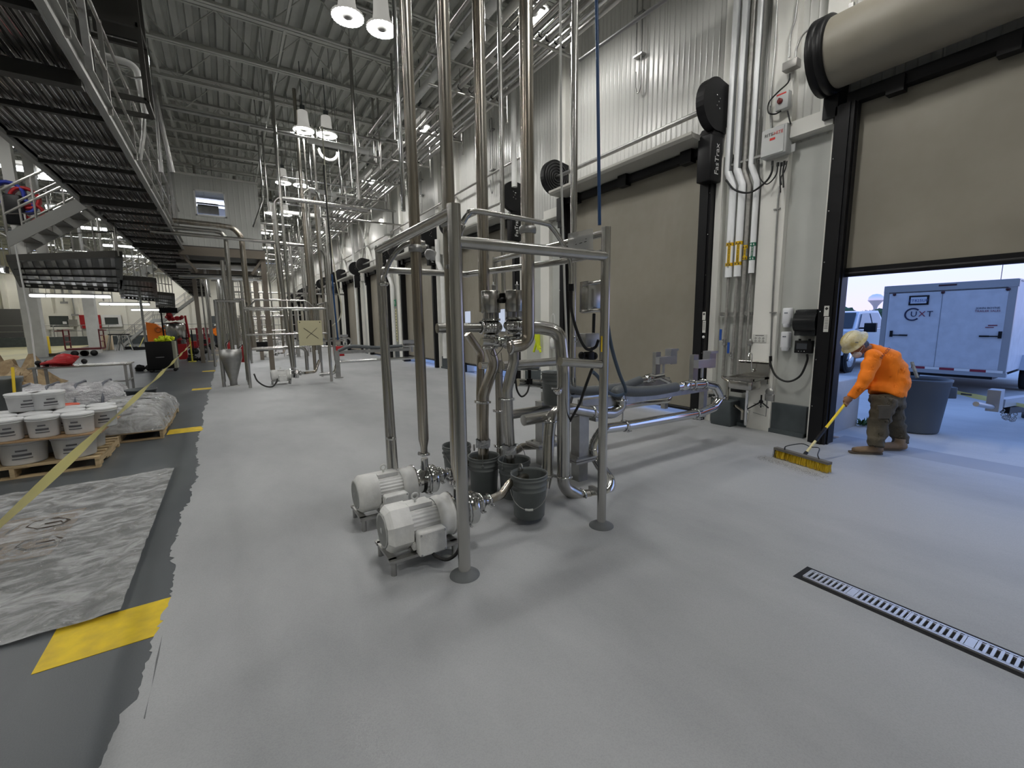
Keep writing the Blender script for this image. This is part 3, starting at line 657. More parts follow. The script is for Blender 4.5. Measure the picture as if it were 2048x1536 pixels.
# columns and beam
for x, y, ysz in ((2.97, 3.30, 'near'), (2.97, 3.93, 'far')):
    t = thing('pipe_stand', 'square steel pipe stand with bolted flange, '+ysz+' one behind the right post', 'stand', (x, y, 0))
    b = MB(); b.box((x, y, .50), (.13, .13, .50)); b.box((x, y, .12), (.12, .12, .24)); b.build('column', STEEL_D, t)
    b = MB(); b.box((x, y, .264), (.32, .26, .022)); b.box((x, y, .236), (.32, .26, .022))
    for i in (-1, 1):
        for j in (-1, 1): b.tube([(x+.1*i, y+.08*j, .21), (x+.1*i, y+.08*j, .29)], .012, 6)
    b.build('flange', STEEL_D, t)
    xe = A(1412, 768, y).x if ysz == 'near' else A(1330, 770, y).x+.05
    b = MB(); b.box(((x+xe)/2, y, .80), (xe-x, .08, .11)); b.build('beam', STEEL_D, t)
    b = MB(); b.box((xe-.02, y+.02, .58), (.07, .07, .36)); b.box((xe-.1, y+.12, .98), (.10, .06, .46)); b.build('end_post', STEEL_D, t)
    b = MB(); b.box((xe-.05, y+.0, 1.10), (.36, .07, .10)); b.box((xe+.14, y+.06, 1.14), (.14, .10, .22)); b.box((xe+.08, y-.02, 1.24), (.16, .06, .03)); b.tube([(xe-.1, y, 1.05), (xe-.1, y, .92)], .018, 8); b.build('latch_bracket', mat('galvanised', (.46, .47, .50), .4, .85), t)

# pumps --------------------------------------------------------------------
def pump(y, label, square):
    t = thing('pump', label, 'pump', (.98, y, 0)); z = .26; ax = (1, 0, 0)
    b = MB(); b.lathe([(.127, 0), (.127, .26)], (.90, y, z), ax, 120, flute=30, fa=.03)
    for s in (-1, 1): b.box((1.03, y+.13*s, z-.10), (.22, .05, .05))
    b.box((1.02, y-.02, z+.132), (.17, .07, .03)); b.box((1.02, y+.06, z+.12), (.17, .05, .03)); b.build('motor_body', MOTORW, t)
    n = 8 if square else 40; k = 1.06 if square else 1
    b = MB()
    def oc(r, x): return [Vector((x, y+r*math.cos(a)*k, z+r*math.sin(a)*k)) for a in ((i+.5)*2*PI/n if square else i*2*PI/n for i in range(n))]
    rs = [oc(.155, .93), oc(.155, .80), oc(.145, .785), oc(.125, .765), oc(.118, .762)]
    b.add([p for q in rs for p in q], [(j*n+i, j*n+(i+1) % n, (j+1)*n+(i+1) % n, (j+1)*n+i) for j in range(4) for i in range(n)], not square)
    b.add(rs[0], [tuple(range(n))]); fc = b.build('fan_cover', MOTORW, t)
    b = MB(); 
    for i in range(-9, 10):
        h = math.sqrt(max(0, .105**2-(i*.0105)**2)); b.box((.758, y+i*.0105, z), (.006, .004, 2*h))
    b.lathe([(.105, 0), (.118, 0), (.118, .01), (.105, .01)], (.755, y, z), ax, 36); b.lathe([(.0001, 0), (.022, 0), (.022, .005)], (.752, y, z), ax, 16); b.build('grille', mat('grille_grey', (.42, .43, .42), .5), fc)
    b = MB(); b.lathe([(.0001, 0), (.115, 0), (.115, .002)], (.764, y, z), ax, 30, False); b.build('fan_recess', mat('recess_dark', (.06, .06, .06), .7), fc)
    b = MB(); b.lathe([(.135, 0), (.148, .02), (.150, .05), (.142, .09), (.150, .10), (.155, .12), (.0001, .12)], (1.13, y, z), ax, 48); b.build('end_bell', MOTORW, t)
    b = MB(); b.lathe([(.157, 0), (.157, .012)], (1.25, y, z), ax, 40); b.lathe([(.0001, 0), (.157, 0)], (1.25, y, z), ax, 40); b.lathe([(.157, .012), (.0001, .012)], (1.25, y, z), ax, 40)
    b.lathe([(.10, .01), (.10, .14), (.125, .14), (.128, .15), (.128, .20), (.12, .21), (.0001, .21)], (1.25, y, z), ax, 40)
    ph = b.build('pump_head', STEEL_B, t)
    b = MB()
    for i in range(16):
        a = -1.9+i*.11
        b.box((1.335, y+.1012*math.sin(a)*1, z+.1012*math.cos(a+PI)), (.03, .006, .010), rx=a)
    b.build('slot', mat('slot_dark', (.01, .01, .01), .6), ph)
    b = MB(); b.lathe([(.060, 0), (.060, .05), (.064, .05), (.064, .09), (.055, .10), (.034, .13), (.034, .17)], (1.44, y, z+.015), ax, 28); b.tube([(1.37 if y > 3 else 1.33, y, z+.09), (1.37 if y > 3 else 1.33, y, z+.20)], .032, 14); b.build('nozzle', STEEL_B, t)
    ring_clamp(t, (1.515, y, z+.015), (1, 0, 0), .062, .014); ring_clamp(t, (1.60, y, z+.015), (1, 0, 0), .034, .012)
    ring_clamp(t, (1.375, y, z), (1, 0, 0), .122, .01)
    b = MB(); b.rbox((1.04, y-.175, z-.075), (.20, .17, .075), .02, rx=PI/2); jb = b.build('junction_box', MOTORW, t)
    for i in (-1, 1):
        for j in (-1, 1): b = MB(); b.lathe([(.0001, 0), (.007, 0), (.007, .004), (.0001, .004)], (1.04+.085*i, y-.213, z-.075+.07*j), (0, -1, 0), 8); b.build('screw', STEEL_B, jb)
    b = MB(); b.torus((1.0, y, z+.19), .022, .007, (0, 1, 0), 18, 8); b.tube([(1.0, y, z+.14), (1.0, y, z+.17)], .009, 8); b.build('lifting_eye', MOTORW, t)
    b = MB()
    for s in (-1, 1): b.box((1.0, y+.15*s, .105), (.50, .05, .02)); b.box((1.0+.22*s, y, .105), (.05, .30, .02))
    b.box((1.03, y, .125), (.24, .24, .03)); b.build('base_frame', STEEL_D, t)
    for i in (-1, 1):
        for j in (-1, 1): b = MB(); b.tube([(1.0+.22*i, y+.15*j, .004), (1.0+.22*i, y+.15*j, .10)], .019, 12); b.build('leg', STEEL_D, t)
    return t
pump(2.82, 'nearest white electric motor pump with a square-edged fan cover', True)
pump(3.57, 'white electric motor pump behind the nearest one, with a rounded fan cover', False)
o = run('process_pipe', 'suction pipe rising from the front pump behind the hanging bucket', [(1.60, 2.82, .275), (1.72, 2.83, .285), A(1020, 965, 2.88), A(1060, 950, 3.0), A(1085, 965, 3.1)], .034, STEEL_S, br=.1)
o = run('process_pipe', 'suction pipe running behind the nearest post from the rear pump', [(1.60, 3.57, .275), (1.95, 3.75, .29), (2.2, 3.95, .30)], .034, STEEL_S, br=.1)

# buckets ------------------------------------------------------------------
def bucket(loc, label, bail, grp='grey plastic buckets under the pipes', tilt=0, col=BUCKET, hdir=0., sc=1.):
    t = thing('bucket', label, 'bucket', loc, grp); x, y, z = loc; H = .365*sc
    def R(h): return (.128+.022*h/.365)*sc
    pr = [(.0001, .004), (.120*sc, .0), (.128*sc, .006)]
    for h, e in ((.235, 0), (.238, .006), (.244, .006), (.247, 0), (.275, 0), (.278, .007), (.285, .007), (.288, 0), (.325, 0), (.328, .008), (.336, .008), (.339, 0), (.355, 0), (.357, .006), (.365, .006), (.365, -.004)): pr.append((R(h*sc)+e*sc, h*sc))
    for h in (.34, .2, .01): pr.append((R(h*sc)-.005, h*sc))
    pr.append((.0001, .012))
    b = MB(); b.lathe(pr, (x, y, z), n=40); b.build('bucket_wall', col, t)
    b = MB(); pts = []
    for i in range(21):
        a = PI*i/20; u = math.cos(a)*(.158*sc); s = math.sin(a)
        if bail == 'down': p = Vector((u, -.162*sc*s**.5-.01, .30*sc-.185*sc*s))
        elif bail == 'up': p = Vector((u, 0, .30*sc+.21*sc*s))
        pts.append(Vector((x, y, z))+Matrix.Rotation(hdir, 3, 'Z') @ p)
    b.tube(pts, .0025, 6); b.build('wire_bail', STEEL_D, t)
    b = MB(); b.tube([pts[9]+(pts[9]-pts[10])*.3, pts[10], pts[11]+(pts[11]-pts[10])*.3], .009, 10); b.build('grip', WHITE, t)
    b = MB()
    for s in (-1, 1): q = Vector((x, y, z))+Matrix.Rotation(hdir, 3, 'Z') @ Vector((.156*s*sc, 0, .30*sc)); b.lathe([(.0001, 0), (.014, 0), (.014, .008), (.0001, .008)], q, Matrix.Rotation(hdir, 3, 'Z') @ Vector((s, 0, 0)), 10)
    b.build('bail_ear', col, t)
    return t
bucket((1.99, 2.83, .05), 'grey bucket hanging nearest, its wire bail drooping across the front', 'down', hdir=-.62)
bucket((1.99, 3.60, .004), 'grey bucket standing under the left taped pipe, right of the nearest post', 'up', hdir=1.0)
bucket((2.17, 3.33, .004), 'grey bucket under the middle taped pipe, just behind the hanging one', 'up', hdir=.2)
bucket((1.94, 4.10, .004), 'grey bucket farthest back, its rim peeping out behind the nearest post', 'down', hdir=0)
bucket((A(1110, 808, 3.72).x, 3.72, A(1110, 808, 3.72).z), 'grey bucket perched high on the rear steel tube behind the fat arched pipe', 'down', hdir=2.6)
b = MB(); b.torus(A(1042, 935, 2.95), .028, .008, (1, -.2, 0), 18, 8); b.tube([A(1042, 941, 2.95), A(1030, 942, 3.0), A(1022, 942, 3.1)], .007, 8); tag(b.build('bucket_hook', STEEL_D), 'pale ring hook holding the hanging grey bucket', 'hook')
b = MB(); b.torus(A(948, 895, 3.5), .026, .008, (1, -.4, 0), 18, 8); tag(b.build('bucket_hook', STEEL_D), 'pale ring hook over the left grey bucket', 'hook')

# small boxes and cables by the right post -----------------------------------
b = MB(); b.rbox(A(1180, 594, 2.62), (.14, .10, .24), .008); s = tag(b.build('control_box', STEEL), 'upright stainless box mounted on the left of the right post', 'box')
b = MB(); b.tube([A(1163, 570, 2.6), A(1200, 563, 2.55)], .016, 10); b.build('bracket_tube', STEEL, s); b = MB(); b.tube([A(1163, 623, 2.6), A(1200, 620, 2.55)], .016, 10); b.build('bracket_tube', STEEL, s)
b = MB(); b.rbox(A(1175, 680, 2.62), (.15, .12, .11), .006); s = tag(b.build('junction_box', STEEL_D), 'small square steel box low on the right post, a cable passing beneath', 'box')
b = MB(); b.torus(A(1152, 678, 2.6), .022, .006, (0, 1, 0)); b.build('coil_fitting', STEEL_B, s)
b = MB(); b.tube(smoothpath([A(1188, 628, 2.6), A(1186, 680, 2.68), A(1180, 715, 2.6)], 6), .013, 8); b.tube([A(1185, 735, 2.6), A(1172, 770, 2.6), A(1160, 806, 2.75), A(1140, 842, 3.0)], .012, 8)
tag(b.build('power_cable', RUBBER), 'black cable running down from the upright box through the cord grip', 'cable')
b = MB(); b.sphere(A(1163, 711, 2.6), .032, 12, (.7, 1, 1)); b.sphere(A(1189, 712, 2.6), .032, 12, (.7, 1, 1)); b.rbox(A(1178, 712, 2.6), (.07, .06, .07), .01); b.tube([A(1163, 711, 2.6), A(1189, 712, 2.6)], .012, 8)
tag(b.build('cord_grip', BLACK), 'black knobbed cord grip on the cross rail below the small box', 'fitting')
b = MB(); b.tube(smoothpath([A(1144, 795, 3.6), A(1140, 812, 3.5), A(1136, 840, 3.4)], 5), .014, 8); tag(b.build('power_cable', RUBBER), 'short black cable under the capped slimmer riser', 'cable')
# blue wash-down hose
bh = [(A(1193, 0, 2.9).x, 2.9, A(1193, 0, 2.9).z+1.6), A(1193, 0, 2.9), A(1196, 200, 2.85), A(1199, 450, 2.8)]
b = MB(); b.tube(bh, .0145, 12); bl = tag(b.build('wash_hose', BLUEH), 'long blue water hose hanging from above behind the right post', 'hose')
b = MB(); b.tube(smoothpath([A(1211, 618, 2.5), A(1222, 690, 2.6), A(1238, 745, 2.75), A(1250, 775, 2.85), A(1250, 786, 2.88), A(1232, 791, 2.88), A(1212, 781, 2.8), A(1197, 755, 2.75), A(1186, 744, 2.7)], 8), .016, 12)
tag(b.build('wash_hose', mat('blue_grey_hose', (.05, .08, .12), .45)), 'blue-grey hose loop hanging over the thick grey hose', 'hose')
b = MB(); b.box(A(1212, 594, 2.49), (.035, .008, .18)); b.tube([A(1211, 600, 2.48), A(1211, 622, 2.48)], .008, 8); tag(b.build('hose_hanger', STEEL_B), 'slim steel hanger plate on the right post holding the blue hose', 'hanger')
# label sleeve
LS = mat('clear_sleeve', (.62, .63, .62), .12, spec=.8, alpha=.55)
b = MB(); n = 8; c0 = A(1142, 468, 2.75); c1 = A(1192, 457, 2.52); c2 = A(1192, 505, 2.52); c3 = A(1142, 524, 2.75)
vs = []; 
for j in range(9):
    for i in range(9):
        p = c0.lerp(c1, i/8).lerp(c3.lerp(c2, i/8), j/8); p.x += -.03+rn.uniform(-.003, .003); vs.append(p)
b.add(vs, [(j*9+i, j*9+i+1, (j+1)*9+i+1, (j+1)*9+i) for j in range(8) for i in range(8)], True)
ls = tag(b.build('document_sleeve', LS), 'crinkled clear document sleeve tied to the upper right rail', 'sleeve')
b = MB(); p = [c0.lerp(c1, u).lerp(c3.lerp(c2, u), v)+Vector((-.026, 0, 0)) for u, v in ((.2, .2), (.85, .2), (.85, .8), (.2, .8))]; b.add(p, [(0, 1, 2, 3)]); b.build('paper', mat('paper', (.48, .48, .46), .7), ls)
b = MB()
for v in (.35, .45): p = [c0.lerp(c1, u).lerp(c3.lerp(c2, u), vv)+Vector((-.03, 0, 0)) for u, vv in ((.3, v), (.75, v), (.75, v+.03), (.3, v+.03))]; b.add(p, [(0, 1, 2, 3)])
b.build('print', PRINT, ls)
b = MB(); b.box(A(1205, 688, 2.40), (.03, .006, .12)); tag(b.build('inspection_tag', YEL), 'yellowish tag tied to the right post at waist height', 'tag')

b = MB(); c = at(1076, 650, X=6.5); rn = random.Random(8)
for k in range(7): b.tube(smoothpath([c+Vector((0, rn.uniform(-.05, .05), .05)), c+Vector((-.03, rn.uniform(-.1, .1), -.25)), c+Vector((-.02, rn.uniform(-.16, .16), -.62+rn.uniform(-.1, .1)))], 5), .03, 6)
tag(b.build('hanging_gloves', mat('hi_vis_yellow', (.62, .72, .02), .7)), 'yellow-green cloth hanging on the pier behind the arched pipes', 'cloth')
b = MB(); c = at(1106, 660, X=6.5); b.lathe([(.0001, 0), (.07, 0), (.07, .22), (.03, .28), (.03, .32), (.0001, .32)], c-Vector((0, 0, .45)), n=16); b.tube(smoothpath([c+Vector((0, -.06, -.1)), c+Vector((0, -.06, .3)), c+Vector((0, .0, .38)), c+Vector((0, .06, .3)), c+Vector((0, .06, .1))], 5), .008, 6); tag(b.build('spray_bottle', WHITE), 'white bottle and bent wire hook on the pier behind the arched pipes', 'bottle')

# ================================================================ ON THE DOCK WALL
B = lambda x, y, X=6.56: at(x, y, X=X)
def wallrun(name, label, pts, r, m, cat='pipe', group=None, br=.06, n=12):
    b = MB(); b.tube(bend(pts, br, 5) if br else pts, r, n); return tag(b.build(name, m), label, cat, group)
gi = 'white insulated water pipes'
for i, (y, off, r, zi, rb, z0, lab) in enumerate(((3.93, .12, .052, 2.30, .020, .75, 'outermost white insulated pipe beside the dock door'), (3.79, .12, .052, 2.30, .022, .80, 'second white insulated pipe with hot water marker'), (3.58, .12, .040, 2.33, .014, .95, 'slimmer white insulated pipe with a green marker'))):
    x = 6.56
    o = wallrun('insulated_pipe', lab, [(x, y, zi), (x, y, 3.62), (x, y+off*.8, 3.86), (x, y+off*.8, ZC-.1)], r, INSUL, group=gi, br=.03, n=20)
    b = MB(); b.tube([(x, y, z0), (x, y, zi)], rb, 10); b.build('bare_pipe', mat('galv_pipe', (.34, .33, .31), .5, .4, var=.12, vscale=20), o)
MK = mat('marker_yellow', (.80, .50, .01), .5); MG = mat('marker_green', (.01, .16, .09), .5)
def marker(y, z0, z1, r, m, body, ink, par, w=.6):
    x = 6.56; b = MB()
    for zz in (z0, z1): b.lathe([(r+.002, zz-.025), (r+.002, zz+.025)], (x, y, 0), n=20)
    n_ = Vector((-.87, -.50, 0)); rt_ = Vector((.50, -.87, 0)); c_ = Vector((x, y, 0))+n_*(r+.001)-rt_*.010*w/.6
    b.prism([(-.034*w, 0), (.034*w, 0), (.034*w, z1-z0), (-.034*w, z1-z0)], c_+Vector((0, 0, z0)), rt_, (0, 0, 1), n_*.003)
    o = b.build('marker', m, par)
    text('lettering', body, .034*w/.6, c_+n_*.005+Vector((0, 0, (z0+z1)/2)), (0, 0, 1), -rt_, ink, o, sx=.78)
    b = MB()
    for zz in (z0, z1):
        for d in (-.026, .020): b.prism([(-.010, -.014), (.010, -.014), (0, .018)], c_+n_*.004+rt_*d*w/.6+Vector((0, 0, zz)), rt_, (0, 0, 1), n_*.002)
    b.build('arrow', ink, o)
ip = [o for o in bpy.data.objects if o.name.startswith('insulated_pipe')]
marker(3.93, 2.49, 2.79, .052, MK, 'DOMESTIC HOT WATER RETURN', PRINT, ip[0])
marker(3.79, 2.49, 2.79, .052, MK, 'DOMESTIC HOT WATER', PRINT, ip[1])
marker(3.58, 2.54, 2.74, .040, MG, 'COLD WATER', WHITE, ip[2], .45)
o = wallrun('bare_riser', 'bare steel pipe between the insulated pipes', [(6.57, 3.69, .75), (6.57, 3.69, 3.60), (6.57, 3.78, 3.82), (6.57, 3.78, ZC-.1)], .030, M['galv_pipe'])
marker(3.69, 2.56, 2.72, .031, MK, 'CITY GAS', PRINT, o, .4)
wallrun('bare_riser', 'thin steel tube right of the marked steel pipe', [(6.6, 3.655, 1.6), (6.6, 3.655, 2.0), (6.6, 3.63, 2.2), (6.6, 3.63, 4.6)], .008, STEEL_D)
b = MB(); b.bar((6.60, 4.05, 1.74), (6.60, 3.53, 1.74), .05)
tag(b.build('strut_channel', STEEL_D), 'level strut channel clamping the pipes above the sink', 'channel')
b = MB(); b.bar((6.56, 4.02, 3.95), (6.56, 3.5, 3.95), .03); tag(b.build('strut_channel', STEEL_D), 'strut channel holding the pipes high beside the black motor cover', 'channel')
for y, z, lab in ((3.93, 1.30, 'higher blue-handled ball valve left of the sink'), (3.79, 1.10, 'lower blue-handled ball valve left of the sink')):
    b = MB(); b.lathe([(.03, -.05), (.035, -.03), (.028, -.02), (.035, 0), (.028, .02), (.035, .03), (.03, .05)], (6.55, y, z), n=12); b.lathe([(.0001, 0), (.012, 0), (.012, .06), (.0001, .06)], (6.55, y, z), (-1, 0, 0), 10)
    v = tag(b.build('ball_valve', STEEL_D), lab, 'valve'); b = MB(); b.box((6.485, y+.03, z+.12), (.008, .035, .17)); b.build('handle', mat('valve_blue', (.02, .08, .35), .4), v)
b = MB(); b.lathe([(.02, -.05), (.03, -.03), (.03, .03), (.02, .05)], (6.56, 3.53, 1.31), n=12); b.box((6.55, 3.53, 1.31), (.05, .06, .05)); tag(b.build('ball_valve', STEEL_D), 'small steel valve just left of the white pilaster', 'valve')
b = MB(); b.tube(bend([(6.56, 3.93, .77), (6.56, 3.93, .74), (6.50, 3.80, .70), (6.50, 3.80, .35), (6.45, 3.62, .33), (6.45, 3.52, .28), (6.45, 3.52, .14)], .04, 4), .022, 10)
tag(b.build('water_pipe', STEEL_S), 'stained pipework dropping under the left side of the sink', 'pipe')
# hand sink
t = thing('hand_sink', 'small stainless hand sink with high backsplash on the white pilaster', 'sink', (6.45, 3.43, .7))
b = MB(); x0, x1, y0, y1, z = 6.12, 6.56, 3.22, 3.66, .80
for (p, d) in (((x0+.02, 3.44, z), (.04, .44, .03)), ((x1-.06, 3.44, z), (.12, .44, .03)), ((6.34, y0+.02, z), (.44, .04, .03)), ((6.34, y1-.02, z), (.44, .04, .03))): b.box(p, d)
prof = [(.0, -.15), (.10, -.15), (.16, -.12), (.165, 0)]
b.rbox((6.31, 3.44, z-.085), (.32, .36, .15), .06); b.build('basin', STEEL, t)
b = MB(); b.box((6.555, 3.44, .90), (.02, .44, .2)); b.box((6.54, 3.44, 1.02), (.06, .44, .012), ry=.5); b.box((6.57, 3.23, .86), (.06, .015, .3)); b.build('backsplash', STEEL, t)
b = MB(); b.tube(smoothpath([(6.54, 3.44, .90), (6.48, 3.44, .92), (6.47, 3.44, 1.12), (6.42, 3.44, 1.17), (6.37, 3.44, 1.12), (6.37, 3.44, 1.08)], 6), .009, 8); b.sphere((6.52, 3.44, .90), .028); b.build('faucet', CHROME, t)
b = MB(); b.tube([(6.33, 3.40, .65), (6.33, 3.40, .15)], .022, 10); b.tube(bend([(6.33, 3.40, .20), (6.33, 3.40, .10), (6.45, 3.45, .10), (6.5, 3.45, .3)], .04, 4), .02, 10); b.build('drain_pipe', CHROME, t)
b = MB(); b.box((6.4, 3.55, .60), (.20, .18, .05)); b.build('under_tray', BLACK, t)
# eye-wash arm / pedals
b = MB(); b.tube([(6.45, 3.36, .28), (6.42, 3.16, .26), (6.42, 3.16, .52)], .006, 6); b.tube([(6.45, 3.36, .42), (6.42, 3.2, .40)], .006, 6); tag(b.build('wire_frame', STEEL_D), 'thin wire frame hanging below the sink', 'wire frame')
b = MB(); c = Vector((6.38, 3.22, .47)); b.sphere(c, .03)
for d in ((-.10, .14, -.12), (.02, -.1, -.08), (.1, .05, -.1)): b.tube([c, c+Vector(d)], .010, 6)
b.tube([c, c+Vector((0, 0, .1))], .012, 6); tag(b.build('small_tripod', BLACK), 'black mini tripod dangling at the right edge of the sink', 'tripod')
b = MB(); b.lathe([(.0001, -.015), (.055, -.015), (.06, 0), (.055, .015), (.0001, .015)], (6.42, 3.13, .62), (-1, 0, 0), 20); b.rbox((6.43, 3.13, .54), (.05, .12, .10), .01); tag(b.build('clamp_fan', STEEL_D), 'small round-headed grey device clipped beside the sink', 'fan')
b = MB(); b.box((6.46, 4.05, .50), (.20, .20, .03)); b.box((6.46, 4.05, .46), (.18, .02, .08)); tag(b.build('wall_shelf', STEEL), 'little steel ledge between the sink and the big pipe elbow', 'shelf')
# soap and towel dispensers, controls
def dispenser(y, z, lab):
    b = MB(); b.rbox((6.62, y, z), (.10, .115, .23), .03); b.lathe([(.04, 0), (.05, .03), (.05, .06)], (6.615, y, z-.155), n=16); o = tag(b.build('soap_dispenser', mat('dispenser_white', (.72, .73, .76), .3)), lab, 'dispenser', 'wall soap dispensers')
    b = MB(); b.box((6.568, y+.012, z+.045), (.004, .018, .014)); b.box((6.568, y-.012, z+.045), (.004, .018, .014)); b.build('emblem', mat('emblem_grey', (.08, .10, .14), .5), o)
dispenser(3.06, 1.69, 'upper white soap dispenser left of the black towel dispenser'); dispenser(3.06, 1.36, 'lower white soap dispenser left of the black display box')
b = MB(); b.rbox((6.58, 2.77, 1.60), (.20, .27, .35), .02); b.tube([(6.57, 2.905, 1.61), (6.57, 2.635, 1.61)], .15, 28)
tag(b.build('towel_dispenser', mat('smoked_plastic', (.012, .013, .014), .22)), 'glossy black rounded paper towel dispenser on the grey wall', 'dispenser')
t = thing('display_unit', 'small black operator display under the black towel dispenser', 'display', (6.62, 2.81, 1.27))
b = MB(); b.rbox((6.61, 2.81, 1.27), (.09, .22, .17), .01); 
for i in (-1, 1): b.box((6.60, 2.81+.06*i, 1.365), (.03, .02, .03))
b.build('housing', BLACK, t)
b = MB(); b.box((6.562, 2.825, 1.28), (.004, .13, .08)); b.build('screen', mat('screen_grey', (.06, .065, .075), .15), t)
for i in range(3): b = MB(); b.lathe([(.0001, 0), (.008, 0), (.008, .006), (.0001, .006)], (6.566, 2.86-.035*i, 1.21), (-1, 0, 0), 10); b.build('button', STEEL_B if i != 1 else DARKGREY, t)
b = MB(); b.tube(smoothpath([B(1614, 708), B(1614, 722), B(1600, 752), B(1575, 763), B(1552, 752), B(1541, 728), B(1541, 714)], 8), .014, 10)
tag(b.build('power_cable', RUBBER), 'black cable looping below the small operator display', 'cable')
o = wallrun('wall_conduit', 'straight thin conduit down the wall left of the dispensers', [B(1541, 716), B(1546, 590), B(1556, 400), B(1560, 372)], .012, STEEL_D, 'conduit', br=0)
b = MB(); b.tube([B(1541, 712), B(1541, 722)], .02, 10); b.build('gland', BLACK, o)
for q in ((1547, 625), (1555, 418)): b = MB(); c = B(*q, 6.58); b.box(c, (.05, .09, .016)); b.build('bracket', STEEL_D, o)
# posted notice on pilaster
t = thing('wall_notice', 'white hand-washing notice with small diagrams on the pilaster', 'notice', (6.575, 3.39, 1.36))
c = at(1519, 677, X=6.575); b = MB(); b.box(c, (.004, .20, .12)); b.build('sheet', mat('notice_white', (.62, .62, .58), .5), t)
b = MB()
for i in range(3):
    for j in range(2):
        cc = c+Vector((-.004, .055-.055*i, .005-.04*j)); b.tube([cc+Vector((0, -.014, 0)), cc+Vector((0, .0, .014)), cc+Vector((0, .014, -.004)), cc+Vector((0, 0, -.014)), cc+Vector((0, -.014, 0))], .0025, 4)
b.box(c+Vector((-.003, 0, .045)), (.002, .12, .008)); b.build('print', PRINT, t)
# control box, switch, junction box
t = thing('control_box', 'grey control box with a red and black maker name high on the pier', 'control box', B(1553, 285))
c = B(1553, 285, 6.50); b = MB(); b.rbox(c, (.16, .33, .36), .012); b.build('enclosure', mat('enclosure_grey', (.50, .51, .50), .4), t)
b = MB(); b.box(c+Vector((-.085, .01, 0)), (.012, .29, .33)); lid = b.build('lid', mat('lid_grey', (.56, .57, .56), .4), t)
text('lettering', 'RITE', .058, c+Vector((-.094, .06, .09)), (0, -1, 0), (0, 0, 1), PRINT, lid); text('lettering', '-HITE', .058, c+Vector((-.094, -.055, .09)), (0, -1, 0), (0, 0, 1), REDP, lid)
b = MB(); b.box(c+Vector((-.093, .01, .03)), (.003, .07, .03)); b.build('label', REDP, lid)
for z in (.12, -.12): b = MB(); b.box(c+Vector((.06, -.19, z)), (.02, .06, .1)); b.build('mounting_tab', mat('enclosure_grey', (0, 0, 0)), t)
for q in ((1545, 322), (1556, 325), (1563, 325), (1569, 322)): b = MB(); g = B(*q, 6.5); b.tube([g, g+Vector((0, 0, -.05))], .016, 8); b.build('cable_gland', BLACK, t)
cabs = (([(1545, 322), (1543, 345), (1530, 365), (1500, 385), (1470, 380), (1452, 360)], 'black cable swooping from the grey control box to the motor cover', .014), ([(1556, 325), (1552, 350), (1535, 368), (1522, 360), (1518, 345), (1518, 320)], 'black cable curling back up under the grey control box', .009), ([(1563, 325), (1560, 350), (1561, 385)], 'short black cable dropping from the grey control box', .009), ([(1569, 322), (1566, 345), (1567, 375)], 'black cable dropping to the thin wall conduit', .011), ([(1574, 322), (1570, 340), (1562, 355), (1563, 370)], 'black cable crossing the others under the control box', .008))
for pts, lab, r in cabs: b = MB(); b.tube(smoothpath([B(*p, 6.46) for p in pts], 6), r, 8); tag(b.build('power_cable', RUBBER), lab, 'cable')
t = thing('isolator_switch', 'small isolator box with a red rotary switch above the control box', 'switch', B(1564, 205))
c = B(1567, 203, 6.5); b = MB(); b.rbox(c, (.09, .16, .21), .008); b.build('enclosure', mat('enclosure_grey', (0, 0, 0)), t)
b = MB(); b.lathe([(.0001, 0), (.035, 0), (.032, .025), (.0001, .025)], c+Vector((-.045, .02, 0)), (-1, 0, 0), 18); b.box(c+Vector((-.075, .02, 0)), (.02, .02, .06)); b.build('rotary_switch', mat('switch_red', (.15, .02, .02), .4), t)
b = MB(); b.box(c+Vector((-.046, .01, .085)), (.003, .12, .018)); b.build('label', REDP, t)
c = B(1583, 131, 6.5); b = MB(); b.rbox(c, (.12, .18, .10), .008); t = tag(b.build('conduit_box', mat('box_grey', (.36, .35, .33), .4, .5)), 'dull metal conduit box where two thin conduits meet high on the pier', 'box')
for pts, lab in (([(1578, 115), (1581, 70), (1590, 40), (1595, 0)], 'thin conduit rising from the metal conduit box'), ([(1591, 115), (1594, 95), (1610, 65), (1650, 42), (1700, 18), (1760, -10)], 'thin conduit curving right from the metal conduit box over the drum'), ([(1543, 260), (1541, 200), (1550, 100), (1554, 0)], 'thin conduit rising beside the white insulated pipes')):
    wallrun('wall_conduit', lab, smoothpath([B(*p, 6.54) for p in pts], 6), .012, STEEL_D, 'conduit', br=0)
for pts, lab in (([(1580, 147), (1576, 165), (1555, 185), (1538, 205), (1537, 225), (1550, 228), (1562, 222)], 'black cable looping from the conduit box to the isolator'), ([(1575, 222), (1578, 235), (1581, 248)], 'short black cable from the isolator to the control box')):
    b = MB(); b.tube(smoothpath([B(*p, 6.48) for p in pts], 6), .010, 8); tag(b.build('power_cable', RUBBER), lab, 'cable')
b = MB(); c = B(1703, 18, 6.54); b.box(c, (.05, .05, .12)); tag(b.build('conduit_clip', STEEL_D), 'small clip holding the curved conduit above the drum', 'clip')
b = MB(); b.tube([(6.5, 5.2, 5.55), (6.45, 8.3, 5.4)], .001, 4)
